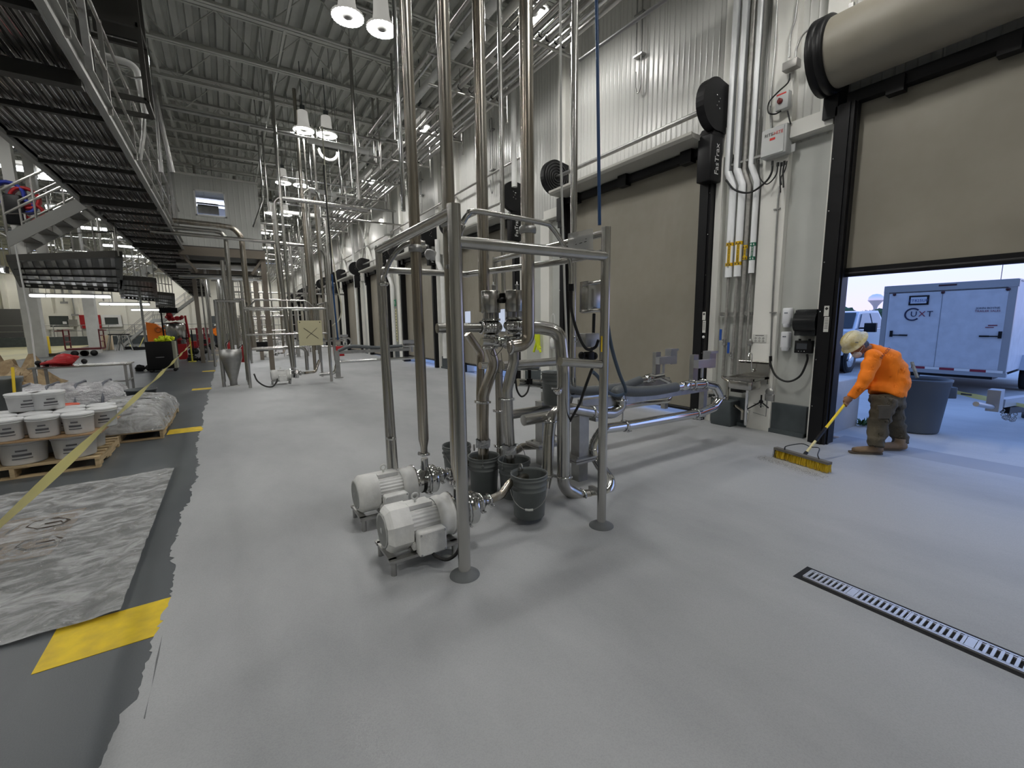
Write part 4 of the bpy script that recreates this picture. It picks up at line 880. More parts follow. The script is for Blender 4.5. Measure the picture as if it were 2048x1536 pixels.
# door guide stickers
def sticker(p, lab):
    t = thing('warning_label', lab, 'label', p)
    b = MB(); b.box(p, (.003, .055, .13)); b.box(p+Vector((0, -.01, -.17)), (.003, .055, .19)); b.build('label_paper', mat('notice_white', (0, 0, 0)), t)
    b = MB()
    for i in range(7): b.box(p+Vector((-.002, -.01, -.10-.02*i)), (.002, .04, .006))
    b.box(p+Vector((-.002, 0, .03)), (.002, .03, .03), rx=.8); b.build('print', PRINT, t)
sticker(at(1653, 622, X=6.415), 'white warning label on the black guide of the open dock door')
sticker(at(1408, 632, X=6.415), 'white warning label on the black guide left of the sink pipes')
b = MB(); b.lathe([(.0001, 0), (.022, 0), (.022, .004), (.0001, .004)], at(1407, 674, X=6.415), (-1, 0, 0), 16); tag(b.build('round_label', WHITE), 'small round white mark low on the same black guide', 'label')
# overhead pipes and hooks on the wall above the dock door
for i, (a, c, lab) in enumerate((((1268, 0), (1272, 120), 'thin tube loop with a hook hanging on the ribbed wall above the second door'), ((983, 235), (981, 345), 'thin tube loop hanging on the wall beyond the elbow riser'), ((838, 345), (841, 395), 'thin tube loop hanging on the wall left of the rear riser'))):
    d = 6.62; p0 = at(*a, X=d); p1 = at(*c, X=d); p0.z = max(p0.z, p1.z+.8); y = p1.y; r = .07
    b = MB(); b.tube(bend([(d, y, p1.z+.1), (d, y, p0.z+.6 if i == 0 else p0.z), (d, y-.12, p0.z+.6 if i == 0 else p0.z), (d, y-.12, p1.z-.5), (d, y-.06, p1.z-.62), (d, y, p1.z-.45), (d, y, p1.z-.2)], .05, 5), .012, 6); b.box((d+.03, y-.06, p1.z+.05), (.12, .2, .03)); b.box((d+.03, y-.06, p0.z-.3), (.12, .2, .03))
    tag(b.build('tube_loop', STEEL_D), lab, 'tube', 'tube loops on the dock wall')
b = MB(); b.tube([at(1160, 120, X=5.75), at(1330, 0, X=5.75), at(1330, 0, X=5.75)+(at(1330, 0, X=5.75)-at(1160, 120, X=5.75))*.6], .03, 14); tag(b.build('process_pipe', mat('grey_pvc', (.30, .30, .30), .4)), 'grey pipe slanting up along the wall from the hanger end', 'pipe')

# floor drain -------------------------------------------------------------
GM = mat('galvanised_grate', (.72, .73, .75), .35, .6)
d0 = at(1599, 1146, Z=0); 
gx = 3.02; ys = [1.16-.5*k for k in range(6)]
b = MB(); b.box((gx, -.2, .0025), (.20, 2.8, .006)); struct('floor_drain_channel', b, mat('drain_dark', (.006, .006, .008), .8))
bpy.data.objects['floor_drain_channel'].name = 'trim_drain_channel'
nm = ['its far end nearest the pumps', 'second from its far end', 'third from its far end', 'at the edge of the picture', 'beyond the picture', 'last']
for k, y in enumerate(ys):
    b = MB(); w = .118
    for s in (-1, 1): b.box((gx+s*w/2, y-.25, .010), (.012, .494, .012)); b.box((gx+s*(w/2-.016), y-.25, .009), (.006, .494, .010))
    n = 19
    for i in range(n):
        yy = y-.012-i*.0262
        if i == 9: b.box((gx, yy, .010), (w-.02, .034, .012)); continue
        b.box((gx, yy, .010), (w-.03, .0125, .012))
        for s in (-1, 1): b.box((gx+s*(w/2-.008), yy, .010), (.012, .010, .012))
    b.box((gx, y-.002, .010), (w, .005, .012))
    tag(b.build('drain_grate', GM), 'section of silver slotted drain grate in the floor, '+nm[k], 'drain grate', 'drain grate sections')
# ================================================================ OUTSIDE
b = MB(); b.box((WX+.42+75, 20, -.11), (150, 300, .2)); struct('ground_outside', b, F_OUT)
b = MB(); b.box((WX+.25, .76, .001), (.5, 3.4, .006)); struct('trim_threshold', b, mat('threshold', (.30, .31, .33), .6))
b = MB(); b.box((65, 20, -.004), (60, 260, .012)); struct('ground_field', b, mat('field', (.12, .17, .06), .9, var=.2, vscale=.3))
b = MB(); b.rbox((7.62, 2.92, .36), (1.02, .60, .78), .03); tag(b.build('concrete_block', F_OUT), 'knee-high concrete block outside the open door beside the jamb', 'block')
# weeds
b = MB(); rn = random.Random(2); c = Vector((8.18, 2.56, 0))
for i in range(60):
    a = rn.uniform(0, 2*PI); l = rn.uniform(.08, .2); d = Vector((math.cos(a)*l, math.sin(a)*l*.6, rn.uniform(.02, .11))); s = Vector((-d.y, d.x, 0)).normalized()*.012
    o = c+Vector((rn.uniform(-.1, .1), rn.uniform(-.05, .05), 0)); b.add([o-s*.4, o+d*.5+s, o+d, o+d*.5-s], [(0, 1, 2, 3)])
tag(b.build('weed_clump', mat('weed_green', (.03, .09, .015), .7)), 'tuft of green weeds at the foot of the concrete block', 'weed', kind='stuff')
# grey trash can
t = thing('trash_can', 'large dark grey round trash can outside behind the sweeping person', 'trash can', (8.40, 2.02, 0))
CANM = mat('can_grey', (.10, .115, .13), .55)
b = MB(); b.lathe([(.0001, .01), (.26, .0), (.27, .02), (.335, .68), (.345, .69), (.345, .73), (.355, .74), (.355, .77), (.34, .775), (.33, .73), (.26, .05), (.0001, .04)], (8.40, 2.02, 0), n=40); b.build('can_body', CANM, t)
b = MB(); b.rbox((8.40+.30*.55, 2.02-.30*.95, .58), (.16, .10, .16), .02, rz=-.9); b.build('handle', CANM, t); b = MB(); b.rbox((8.40-.30*.9, 2.02+.3*.8, .62), (.14, .08, .12), .02, rz=-.9); b.build('handle', CANM, t)
b = MB(); b.bar((8.62, 2.1, .75), (8.68, 2.2, .98), .03); tag(b.build('wood_stick', WOOD), 'wooden stick poking out of the trash can', 'stick')
TAPE = mat('tape_yellow', (.75, .68, .22), .4, alpha=.92)
def tape_strip(name, a, c, drop, w, label, tw=0., n=30, side=None, body=None):
    P = sag(a, c, drop, n); b = MB(); vs = []; d = (Vector(c)-Vector(a)).normalized(); sd = d.cross(Vector((0, 0, 1))).normalized()
    for i, p in enumerate(P):
        g = tw*math.sin(i*.55)+.6*tw; v = (Vector((0, 0, 1))*math.cos(g)+sd*math.sin(g))*w/2; vs += [p-v, p+v]
    b.add(vs, [(2*i, 2*i+1, 2*i+3, 2*i+2) for i in range(n)], True)
    return tag(b.build(name, TAPE), label, 'tape'), P
tp, P = tape_strip('caution_tape', (8.68, 1.78, .60), (10.3, .55, .22), .03, .07, 'yellow caution tape running from the trash can across the outdoor concrete', .5)
b = MB()
for i in range(3, 28, 7): b.tube([P[i]+Vector((-.004, -.004, -.008)), P[i+2]+Vector((-.004, -.004, .008))], .012, 4)
b.build('print', PRINT, tp)
b = MB(); b.tube(smoothpath([(8.74, 1.83, .72), (8.78, 1.80, .66), (8.70, 1.78, .60), (8.66, 1.82, .52)], 5), .016, 6); b.build('knot', TAPE, tp)

# enclosed trailer
TRW = mat('trailer_white', (.58, .60, .64), .4, var=.06, vscale=5); TRA = mat('trailer_alu', (.42, .44, .47), .35, .6)
t = thing('cargo_trailer', 'white enclosed cargo trailer parked with its rear ramp door facing the dock', 'trailer', (13.0, 2.85, 0))
ty0, ty1, tz0, tz1, tx = 1.86, 3.92, .50, 2.36, 13.05
b = MB(); b.box((tx+2.2, 2.89, (tz0+tz1)/2), (4.3, 2.02, tz1-tz0-.02)); b.build('trailer_body', TRW, t)
b = MB(); b.box((tx+.02, ty0+.06, 1.43), (.08, .13, 1.9)); b.box((tx+.02, ty1-.03, 1.43), (.08, .10, 1.9)); b.box((tx+.02, 2.89, 2.30), (.10, 2.1, .14)); b.box((tx+.0, 2.89, .47), (.10, 2.1, .09)); b.box((tx+2.2, 2.89, tz1+.01), (4.35, 2.06, .03)); b.build('trailer_trim', TRA, t)
b = MB(); b.box((tx-.01, 2.90, 1.37), (.05, 1.86, 1.66)); rd = b.build('ramp_door', TRW, t)
b = MB(); b.box((tx-.037, 2.92, 1.37), (.004, .008, 1.64)); b.build('seam', mat('seam_grey', (.2, .22, .25), .5), rd)
for y, s in ((3.72, -1), (2.0, 1)):
    b = MB(); b.tube([(tx-.05, y-.02*s, 1.25), (tx-.05, y+.26*s, 1.25)], .012, 8); b.box((tx-.04, y, 1.28), (.05, .05, .14)); b.box((tx-.05, y+.22*s, 1.25), (.03, .14, .03)); b.build('latch', BLACK, rd)
for y in (3.74, 2.92, 1.98): b = MB(); b.sphere((tx-.04, y, 2.18), .035, 8); b.build('marker_lamp', mat('lamp_dark', (.05, .01, .012), .3), t)
b = MB(); b.tube([(tx-.03, 3.0, 2.33), (tx-.03, 2.72, 2.33)], .02, 6); b.build('brake_lamp', mat('lamp_dark', (0, 0, 0)), t)
b = MB(); 
for i in range(8): b.m = i % 2; b.box((tx-.055, 3.76-i*.235-.11, .535), (.004, .235, .05))
b.build('reflective_strip', [mat('strip_red', (.25, .02, .04), .4), WHITE], t)
b = MB(); b.rbox((tx-.045, 3.30, 2.03), (.02, .34, .21), .005); pl = b.build('plate_frame', BLACK, t); b = MB(); b.box((tx-.058, 3.30, 2.03), (.004, .27, .14)); b.build('license_plate', mat('plate_white', (.55, .6, .68), .4), pl)
text('lettering', 'ET825U0', .085, (tx-.062, 3.30, 2.02), (0, -1, 0), (0, 0, 1), mat('plate_blue', (.05, .09, .25), .5), pl)
LG = mat('logo_navy', (.015, .02, .06), .5)
b = MB(); c = Vector((tx-.04, 3.38, 1.72)); b.tube([c+Vector((0, -.13*math.cos(a)*1.0, .13*math.sin(a))) for a in [(.25+1.5*i/24)*PI-PI*.0 for i in range(25)]], .016, 6)
lg = b.build('logo', LG, rd); 
b2 = [(.0)]
text('lettering', 'U', .17, (tx-.045, 3.36, 1.72), (0, -1, 0), (0, 0, 1), LG, lg); text('lettering', 'X', .17, (tx-.045, 3.22, 1.72), (0, -1, 0), (0, 0, 1), mat('logo_red', (.2, .02, .05), .5), lg); text('lettering', 'T', .17, (tx-.045, 3.09, 1.72), (0, -1, 0), (0, 0, 1), LG, lg)
text('lettering', 'JOHN BOYNE', .055, (tx-.045, 2.22, 1.82), (0, -1, 0), (0, 0, 1), LG, lg); text('lettering', 'TRAILER SALES', .055, (tx-.045, 2.22, 1.76), (0, -1, 0), (0, 0, 1), mat('logo_red', (0, 0, 0)), lg)
b = MB(); b.box((tx-.04, 2.12, 1.47), (.003, .13, .02)); b.box((tx-.04, 2.16, 1.43), (.003, .12, .015)); b.build('decal', mat('logo_red', (0, 0, 0)), rd)
for y in (1.80, 3.95):
    for x in (15.0, 15.85): 
        b = MB(); b.lathe([(.0001, -.1), (.2, -.1), (.33, -.09), (.34, 0), (.33, .09), (.2, .1), (.0001, .1)], (x, y, .34), (0, 1, 0), 28); w = b.build('wheel', RUBBER, t); b = MB(); b.lathe([(.0001, -.105), (.18, -.108), (.19, -.095)], (x, y, .34), (0, 1, 0), 24); b.build('hub', STEEL_D, w)
b = MB(); b.prism([(-.95, 0), (-.75, .32), (.75, .32), (.95, 0), (.9, 0), (.7, .28), (-.7, .28), (-.9, 0)], (15.42, 1.70, .48), (1, 0, 0), (0, 0, 1), (0, .2, 0)); b.build('fender', TRA, t)
b = MB(); b.box((tx+2.2, 2.89, .42), (4.3, 1.7, .12)); b.tube([(tx+.6, 2.2, 2.40), (tx+.6, 2.2, 3.6)], .006, 5); b.build('chassis', BLACK, t)
# tongue of another trailer, at the edge
t = thing('trailer_tongue', 'metal trailer tongue with hanging safety chains at the right edge', 'trailer', (10.2, 1.2, 0))
TT = lambda x, y: at(x, y, Y=1.25)
b = MB(); b.box(TT(1990, 800), (.22, .12, .28)); b.bar(TT(1998, 806), TT(2048, 812)+Vector((1.2, 0, .02)), .11); b.tube([TT(1990, 815), TT(1952, 808)], .03, 8); b.build('coupler', TRA, t)
b = MB(); b.bar(TT(2010, 820), TT(2060, 828)+Vector((1, 0, 0)), .09); b.build('drawbar', BLACK, t)
b = MB()
for a, c, q in ((2003, 2020, 835), (2012, 2034, 838)):
    pts = smoothpath([TT(a, 812), TT((a+c)/2-3, q), TT((a+c)/2+6, q-2), TT(c, 806)], 6)
    for i in range(0, len(pts)-1, 1): b.torus(pts[i], .022, .006, (0, 1, 0) if i % 2 else (1, 0, 0), 8, 4)
b.build('safety_chain', STEEL_D, t)
b = MB(); b.lathe([(.0001, -.05), (.16, -.05), (.16, .05), (.0001, .05)], (10.9, 1.15, .05), (0, 0, 1), 16); b.build('jack_pad', BLACK, t)
# pickup truck
t = thing('pickup_truck', 'white pickup truck with black mirrors parked beyond the trailer', 'truck', (17.5, 6.1, 0))
PW = mat('truck_white', (.60, .63, .68), .2, coat=.5); GL = mat('dark_glass', (.01, .012, .015), .05)
yc = 6.45; fx = 14.9   # front bumper plane; body runs away along +X
def sec(pr, y0, y1, m, nm, par=t):
    b = MB(); b.prism(pr, (fx, y0, 0), (1, 0, 0), (0, 0, 1), (0, y1-y0, 0)); return b.build(nm, m, par)
sec([(0, .55), (.02, 1.05), (.12, 1.18), (1.45, 1.28), (5.8, 1.30), (5.8, .55)], yc-.95, yc+.95, PW, 'truck_body')
b = MB(); y0, y1 = yc-.90, yc+.90
cab = [(1.35, 1.27), (2.05, 1.86), (3.6, 1.90), (4.0, 1.30)]
vs = [(fx+p, y0+(.0 if z < 1.4 else .16), z) for p, z in cab]+[(fx+p, y1-(.0 if z < 1.4 else .16), z) for p, z in cab]
b.add(vs, [(0, 1, 2, 3), (7, 6, 5, 4), (0, 4, 5, 1), (1, 5, 6, 2), (2, 6, 7, 3)]); b.build('cab', PW, t)
b = MB(); b.add([(fx+1.42, y0+.08, 1.33), (fx+1.42, y1-.08, 1.33), (fx+1.98, y1-.2, 1.81), (fx+1.98, y0+.2, 1.81)], [(0, 1, 2, 3)])
for v in range(len(b.v)): b.v[v] += Vector((-.02, 0, .02))
b.build('windshield', GL, t)
b = MB(); b.add([(fx+1.65, y0+.0, 1.34), (fx+2.15, y0+.12, 1.80), (fx+2.72, y0+.13, 1.82), (fx+2.72, y0+.0, 1.34)], [(0, 1, 2, 3)]); b.add([(fx+2.82, y0, 1.34), (fx+2.82, y0+.13, 1.82), (fx+3.5, y0+.13, 1.82), (fx+3.75, y0, 1.34)], [(0, 1, 2, 3)])
for v in range(len(b.v)): b.v[v] += Vector((0, -.015, 0))
b.build('side_window', mat('sky_glass', (.20, .24, .3), .06, .4), t)
b = MB(); b.rbox((fx+1.75, yc-1.17, 1.36), (.16, .30, .28), .03); b.box((fx+1.75, yc-.98, 1.34), (.06, .2, .05)); b.build('mirror', BLACK, t)
b = MB(); b.box((fx-.03, yc, .92), (.06, 1.5, .34)); b.build('radiator_grille', BLACK, t); b = MB(); b.box((fx-.08, yc, .62), (.16, 1.9, .20)); b.build('bumper', PW, t)
b = MB(); b.box((fx-.02, yc, .46), (.10, 1.8, .14)); b.box((fx+2.9, yc, .45), (5.6, 1.5, .2)); b.build('underbody', BLACK, t)
for y in (yc-.72, yc+.72): b = MB(); b.box((fx-.02, y, .95), (.06, .30, .22)); b.build('headlamp', mat('headlamp', (.3, .33, .38), .1), t)
for x in (1.0, 4.6):
    for y in (yc-.84, yc+.84):
        b = MB(); b.lathe([(.0001, -.14), (.24, -.14), (.38, -.13), (.39, 0), (.38, .13), (.24, .14), (.0001, .14)], (fx+x, y, .39), (0, 1, 0), 28); w = b.build('wheel', RUBBER, t)
        b = MB(); b.lathe([(.0001, -.145), (.23, -.15), (.24, -.13)], (fx+x, y, .39), (0, 1, 0), 20, flute=6, fa=.04); b.build('rim', CHROME, w)
        b = MB(); b.lathe([(.40, -.01), (.48, -.01), (.48, .01), (.40, .01)], (fx+x, yc+(y-yc)*1.135, .42), (0, 1, 0), 28); b.build('wheel_arch', BLACK, t)
def far(x, y, d): 
    v = RT*((x-1024)/FPX)-UP*((y-768)/FPX)+FW; return Vector((0, 0, CAMH))+v*d
# water tower
t0 = far(1750, 620, 260); x, y = t0.x, t0.y; zt = far(1750, 588, 260).z; zb = far(1750, 601, 260).z; R = 3.9
t = thing('water_tower', 'white water tower on a single stem beyond the treeline', 'water tower', (x, y, 0))
b = MB(); b.lathe([(.0001, zt), (R*.5, zt-.4), (R*.9, zt-1.8), (R, zb), (.0001, zb)], (x, y, 0), n=32); b.build('tank', mat('tower_white', (.7, .72, .76), .4), t)
b = MB(); b.lathe([(R, zb), (R*.75, zb-1.0), (1.3, zb-3.2), (.9, zb-4.5), (.9, 0)], (x, y, 0), n=24); b.build('stem', mat('tower_grey', (.20, .24, .27), .5), t)
# treeline
LEAF = mat('tree_green', (.035, .075, .03), .8, var=.3, vscale=.5); BARK = mat('bark', (.05, .04, .03), .9)
rn = random.Random(11)
def blob(b, c, r, n=10):
    c = Vector(c); o = len(b.v); vs = []; m = 7
    for i in range(m+1):
        for k in range(n):
            t_ = PI*i/m; a = 2*PI*k/n; q = r*(1+rn.uniform(-.22, .22))*(1 if 0 < i < m else 1)
            vs.append(c+Vector((q*math.sin(t_)*math.cos(a), q*math.sin(t_)*math.sin(a), q*.85*math.cos(t_))))
    b.add(vs, [(i*n+k, (i+1)*n+k, (i+1)*n+(k+1) % n, i*n+(k+1) % n) for i in range(m) for k in range(n)])
names = ['seen between the jamb and the truck roof', 'left of the water tower', 'just right of that, lower', 'under the water tower stem', 'behind the trailer corner', 'hidden mostly by the trailer', 'beyond the trailer roof', 'far to the right', 'farther right still', 'last at the right']
for i, (px_, hpx) in enumerate(((1682, 612), (1697, 615), (1712, 622), (1728, 621), (1742, 620), (1757, 616), (1775, 615), (1830, 618), (1900, 618), (1980, 618))):
    dd = 105+(i % 3)*8; p = far(px_, 640, dd); zt = far(px_, hpx, dd).z
    t = thing('tree', 'dark green round tree in the far treeline, '+names[i], 'tree', (p.x, p.y, 0), 'treeline beyond the truck')
    b = MB(); 
    for k in range(9): a = rn.uniform(0, 2*PI); rr = rn.uniform(0, 1.4); blob(b, (p.x+rr*math.cos(a), p.y+rr*math.sin(a), zt*rn.uniform(.3, .68)), zt*rn.uniform(.22, .32))
    blob(b, (p.x, p.y, zt*.72), zt*.3); b.build('crown', LEAF, t)
    b = MB(); b.tube([(p.x, p.y, 0), (p.x, p.y, zt*.5)], .25, 8); b.build('trunk', BARK, t)

# ================================================================ THE SWEEPING PERSON
def fuse(mb, voxel, smooth=6, fac=.5):
    """merge overlapping closed shapes into one continuous skin"""
    me = bpy.data.meshes.new('tmp'); me.from_pydata([tuple(v) for v in mb.v], [], mb.f); me.validate()
    o = bpy.data.objects.new('tmp', me); C.objects.link(o)
    r = o.modifiers.new('r', 'REMESH'); r.mode = 'VOXEL'; r.voxel_size = voxel
    s = o.modifiers.new('s', 'SMOOTH'); s.iterations = smooth; s.factor = fac
    bpy.context.view_layer.update()
    m2 = bpy.data.meshes.new_from_object(o.evaluated_get(bpy.context.evaluated_depsgraph_get()))
    bpy.data.objects.remove(o); return m2
def fused(name, mb, voxel, m, parent, smooth=6, wrinkle=0., wf=9.):
    me = fuse(mb, voxel, smooth); off = parent_loc(parent)
    from mathutils import noise
    for v in me.vertices:
        if wrinkle:
            n = noise.noise(Vector((v.co.x*wf, v.co.y*wf, v.co.z*wf*1.7))); v.co += v.normal*n*wrinkle
        v.co -= off
    for p in me.polygons: p.use_smooth = True
    me.materials.clear(); me.materials.append(m); me.name = name
    o = bpy.data.objects.new(name, me); C.objects.link(o); o.parent = parent; return o
def ell(b, c, dx, dz, dy, n=20, m=12):
    """ellipsoid with half-axis vectors"""
    vs = []; c = Vector(c)
    for i in range(m+1):
        t = PI*i/m
        for k in range(n): a = 2*PI*k/n; vs.append(c+dx*math.sin(t)*math.cos(a)+dy*math.sin(t)*math.sin(a)+dz*math.cos(t))
    b.add(vs, [(i*n+k, (i+1)*n+k, (i+1)*n+(k+1) % n, i*n+(k+1) % n) for i in range(m) for k in range(n)], True)
def loft(b, cs, rs, side, n=20):
    """closed limb: centres cs, (in-plane radius, side radius) rs"""
    cs = [Vector(c) for c in cs]; rings = []
    for i, c in enumerate(cs):
        t = (cs[min(i+1, len(cs)-1)]-cs[max(i-1, 0)]).normalized(); w = t.cross(side).normalized(); s = w.cross(t)
        rings.append([c+w*rs[i][0]*math.cos(a)+s*rs[i][1]*math.sin(a) for a in (2*PI*k/n for k in range(n))])
    vs = [p for q in rings for p in q]
    b.add(vs, [(j*n+i, j*n+(i+1) % n, (j+1)*n+(i+1) % n, (j+1)*n+i) for j in range(len(rings)-1) for i in range(n)], True)
    b.add(rings[0], [tuple(range(n))[::-1]]); b.add(rings[-1], [tuple(range(n))])
TD = 5.34
def Q(x, y, d=0.): return far(x, y, TD+d)     # point seen at the pixel, at the person's own distance
side = Vector((-FW.x, -FW.y, 0)).normalized()  # towards the left arm
fwd = -Vector((RT.x, RT.y, 0)).normalized(); upv = Vector((0, 0, 1))
base = Vector((6.75, 1.88, 0))
SKIN = mat('skin', (.30, .15, .085), .5); ORG = mat('orange_shirt', (1.0, .24, .008), .75, bump=.2, bscale=200)
PANT = mat('olive_trousers', (.085, .072, .048), .85, var=.12, vscale=10, bump=.2, bscale=150); BOOT = mat('tan_boots', (.22, .15, .09), .8, var=.15, vscale=12)
HAT = mat('hard_hat', (.70, .64, .45), .4, vscale=16, col2=(.55, .45, .18)); MASK = mat('mask_white', (.72, .72, .74), .8); HAIR = mat('grey_hair', (.10, .12, .15), .9)
pr = thing('person', 'person in bright orange shirt and hard hat bending forward, sweeping with a push broom', 'person', base)
nk = Q(1737, 698); hd = Q(1716, 692); sh = Q(1746, 714, -.17); sh2 = Q(1750, 712, .17)
hipc = Q(1778, 790)
el = Q(1729, 760, -.20); wr = Q(1700, 797, -.12); el2 = Q(1735, 762, .14); wr2 = Q(1703, 795, .02)
kn = Q(1757, 843, -.09); an = Q(1751, 886, -.10); kn2 = Q(1789, 840, .12); an2 = Q(1800, 879, .14)
h1 = Q(1771, 800, -.09); h2 = Q(1785, 800, .09)
# broom first, so that the hands close on its handle
bh0 = Vector((5.36, 2.20, .10)); grip = Q(1691, 807, -.06); hdir = (grip-bh0).normalized(); htop = grip+hdir*.10
b = MB()
loft(b, [hipc+upv*.02, Q(1785, 765), Q(1776, 735), Q(1762, 712), nk], [(.15, .17), (.135, .15), (.14, .17), (.11, .17), (.06, .06)], side)
loft(b, [nk, hd+Vector((0, 0, 0))], [(.055, .055), (.05, .05)], side)
hf = (fwd*.62-upv*.78).normalized(); hu = (upv*.62+fwd*.78).normalized()    # face direction, crown direction
hc = Q(1714, 690)
ell(b, hc, hf*.098, hu*.12, side*.078); ell(b, hc+hf*.045-hu*.075, hf*.055, hu*.05, side*.05)
ell(b, hc+hf*.105-hu*.02, hf*.022, hu*.028, side*.014)
for s in (1, -1): ell(b, hc+side*.08*s-hu*.01, hf*.02, hu*.032, side*.012)
for a, m_, c in ((sh, el, wr), (sh2, el2, wr2)): loft(b, [a, a.lerp(m_, .5), m_, m_.lerp(c, .4), c], [(.058, .058), (.052, .052), (.043, .043), (.041, .041), (.028, .030)], side)
for a, m_, c in ((h1, kn, an), (h2, kn2, an2)): loft(b, [a, a.lerp(m_, .5), m_, m_.lerp(c, .4), c], [(.095, .095), (.085, .085), (.06, .06), (.06, .06), (.04, .04)], side)
def hand(b, w, thumb_s, low):
    # palm beside the handle, four fingers wrapping round it, thumb along the other side
    g = low; ax = hdir; rr = .0165
    wd = (g-w).normalized(); out = (side - ax*side.dot(ax)).normalized(); up2 = out.cross(ax).normalized()
    if up2.z < 0: up2 = -up2
    pc = g+up2*.034+out*.006*thumb_s
    loft(b, [w, w.lerp(pc, .6), pc], [(.024, .030), (.022, .038), (.018, .038)], out)
    for k in range(4):
        o = g+ax*(.030-.022*k); L = (1, 1.08, 1.0, .8)[k]; pts = []
        for j in range(6):
            a = PI*.5-thumb_s*(.35+j*.62*L); pts.append(o+(up2*math.sin(a)+out*math.cos(a))*(rr+.010))
        b.tube(smoothpath(pts, 3), .0088, 8, rads=None)
        b.sphere(pts[-1], .0085, 8)
    pts = [pc-out*.02*thumb_s+ax*.02, g-out*.030*thumb_s+up2*.012+ax*.03, g-out*.027*thumb_s-up2*.010+ax*.015, g-out*.018*thumb_s-up2*.022]
    b.tube(smoothpath(pts, 4), .0100, 8); b.sphere(pts[-1], .0095, 8)
hand(b, wr, 1, grip); hand(b, wr2, -1, grip+hdir*.075+Vector((0, 0, 0)))
fused('body', b, .0075, SKIN, pr, 3)
# shirt
b = MB()
loft(b, [Q(1771, 793), Q(1776, 783), Q(1784, 765), Q(1779, 740), Q(1766, 716), Q(1749, 703), Q(1737, 698)], [(.165, .18), (.18, .19), (.175, .195), (.165, .20), (.14, .195), (.095, .14), (.068, .078)], side)
for a, m_, c in ((sh, el, wr), (sh2, el2, wr2)):
    loft(b, [a+(a-m_)*.05, a.lerp(m_, .5), m_, m_.lerp(c, .5), m_.lerp(c, .88), m_.lerp(c, .93)], [(.09, .085), (.082, .078), (.068, .066), (.058, .056), (.044, .046), (.040, .042)], side); b.sphere(a, .094, 14)
shirt = fused('shirt', b, .011, ORG, pr, 5, .022, 7)
# lettering on the shoulder blade is pressed onto the cloth
p = Q(1757, 716, -.28); ux = (Q(1779, 698)-Q(1763, 717)).normalized()
lt = text('lettering', 'SANCO', .050, Q(1771, 706, -.25), ux, (Q(1755, 695)-Q(1771, 710)).normalized(), mat('shirt_print', (.10, .01, .03), .6), shirt, extrude=.0)
deps = bpy.context.evaluated_depsgraph_get(); bpy.context.view_layer.update()
me = lt.data; so = shirt.data
from mathutils.bvhtree import BVHTree
tree = BVHTree.FromPolygons([v.co.copy() for v in so.vertices], [tuple(f.vertices) for f in so.polygons])
off = parent_loc(shirt)
for v in me.vertices:
    w = v.co+off; dv = (w-Vector((0, 0, CAMH))).normalized(); hit = tree.ray_cast(w-dv*.5-off, dv)
    if hit[0]: v.co = hit[0]-dv*.02
# trousers
b = MB()
loft(b, [Q(1772, 786), Q(1774, 795), Q(1777, 812)], [(.165, .17), (.17, .175), (.15, .17)], side)
loft(b, [h1+upv*.03, Q(1764, 822, -.09), kn, Q(1756, 862, -.10), Q(1752, 880, -.10), Q(1751, 893, -.10)], [(.14, .11), (.128, .11), (.112, .10), (.096, .09), (.09, .085), (.088, .085)], side)
loft(b, [h2+upv*.03, Q(1786, 822, .1), kn2, Q(1795, 860, .13), Q(1800, 876, .14), Q(1802, 888, .14)], [(.14, .11), (.12, .11), (.105, .10), (.092, .088), (.088, .085), (.086, .085)], side)
tr = fused('trousers', b, .011, PANT, pr, 4, .026, 9)
b = MB(); q = Q(1768, 826, -.21); b.box(q, (.14, .02, .13), rz=math.atan2(fwd.y, fwd.x)); b.box(Q(1767, 815, -.215), (.15, .02, .05), rz=math.atan2(fwd.y, fwd.x)); b.build('cargo_pocket', PANT, tr)
# boots
b = MB()
for t, h, s in ((Vector((6.33, 2.06, 0)), Vector((6.52, 1.87, 0)), 0), (Vector((6.70, 1.98, 0)), Vector((6.95, 1.76, 0)), 1)):
    d = (h-t).normalized(); u = upv; sd = d.cross(u)
    loft(b, [t+u*.045, t+d*.05+u*.045, t+d*.12+u*.05, t+d*.19+u*.055, h+u*.06, h+d*.045+u*.055], [(.030, .035), (.040, .05), (.045, .05), (.05, .045), (.055, .045), (.04, .035)], sd)
    loft(b, [h-d*.03+u*.05, h-d*.03+u*.15], [(.055, .05), (.055, .052)], sd)
for v in range(len(b.v)):
    if b.v[v].z < .012: b.v[v].z = .012
bt = fused('boots', b, .010, BOOT, pr, 3)
b = MB()
for t, h in ((Vector((6.33, 2.06, 0)), Vector((6.52, 1.87, 0))), (Vector((6.70, 1.98, 0)), Vector((6.95, 1.76, 0)))):
    d = (h-t).normalized(); sd = d.cross(upv); pl = [(-.035, -.03), (-.02, -.05), (.10, -.052), (.28, -.045), (.31, -.03), (.31, .03), (.28, .045), (.10, .052), (-.02, .05), (-.035, .03)]
    b.prism(pl, t+upv*.006, d, sd, upv*.018)
b.build('sole', mat('boot_sole', (.10, .08, .06), .9), bt)
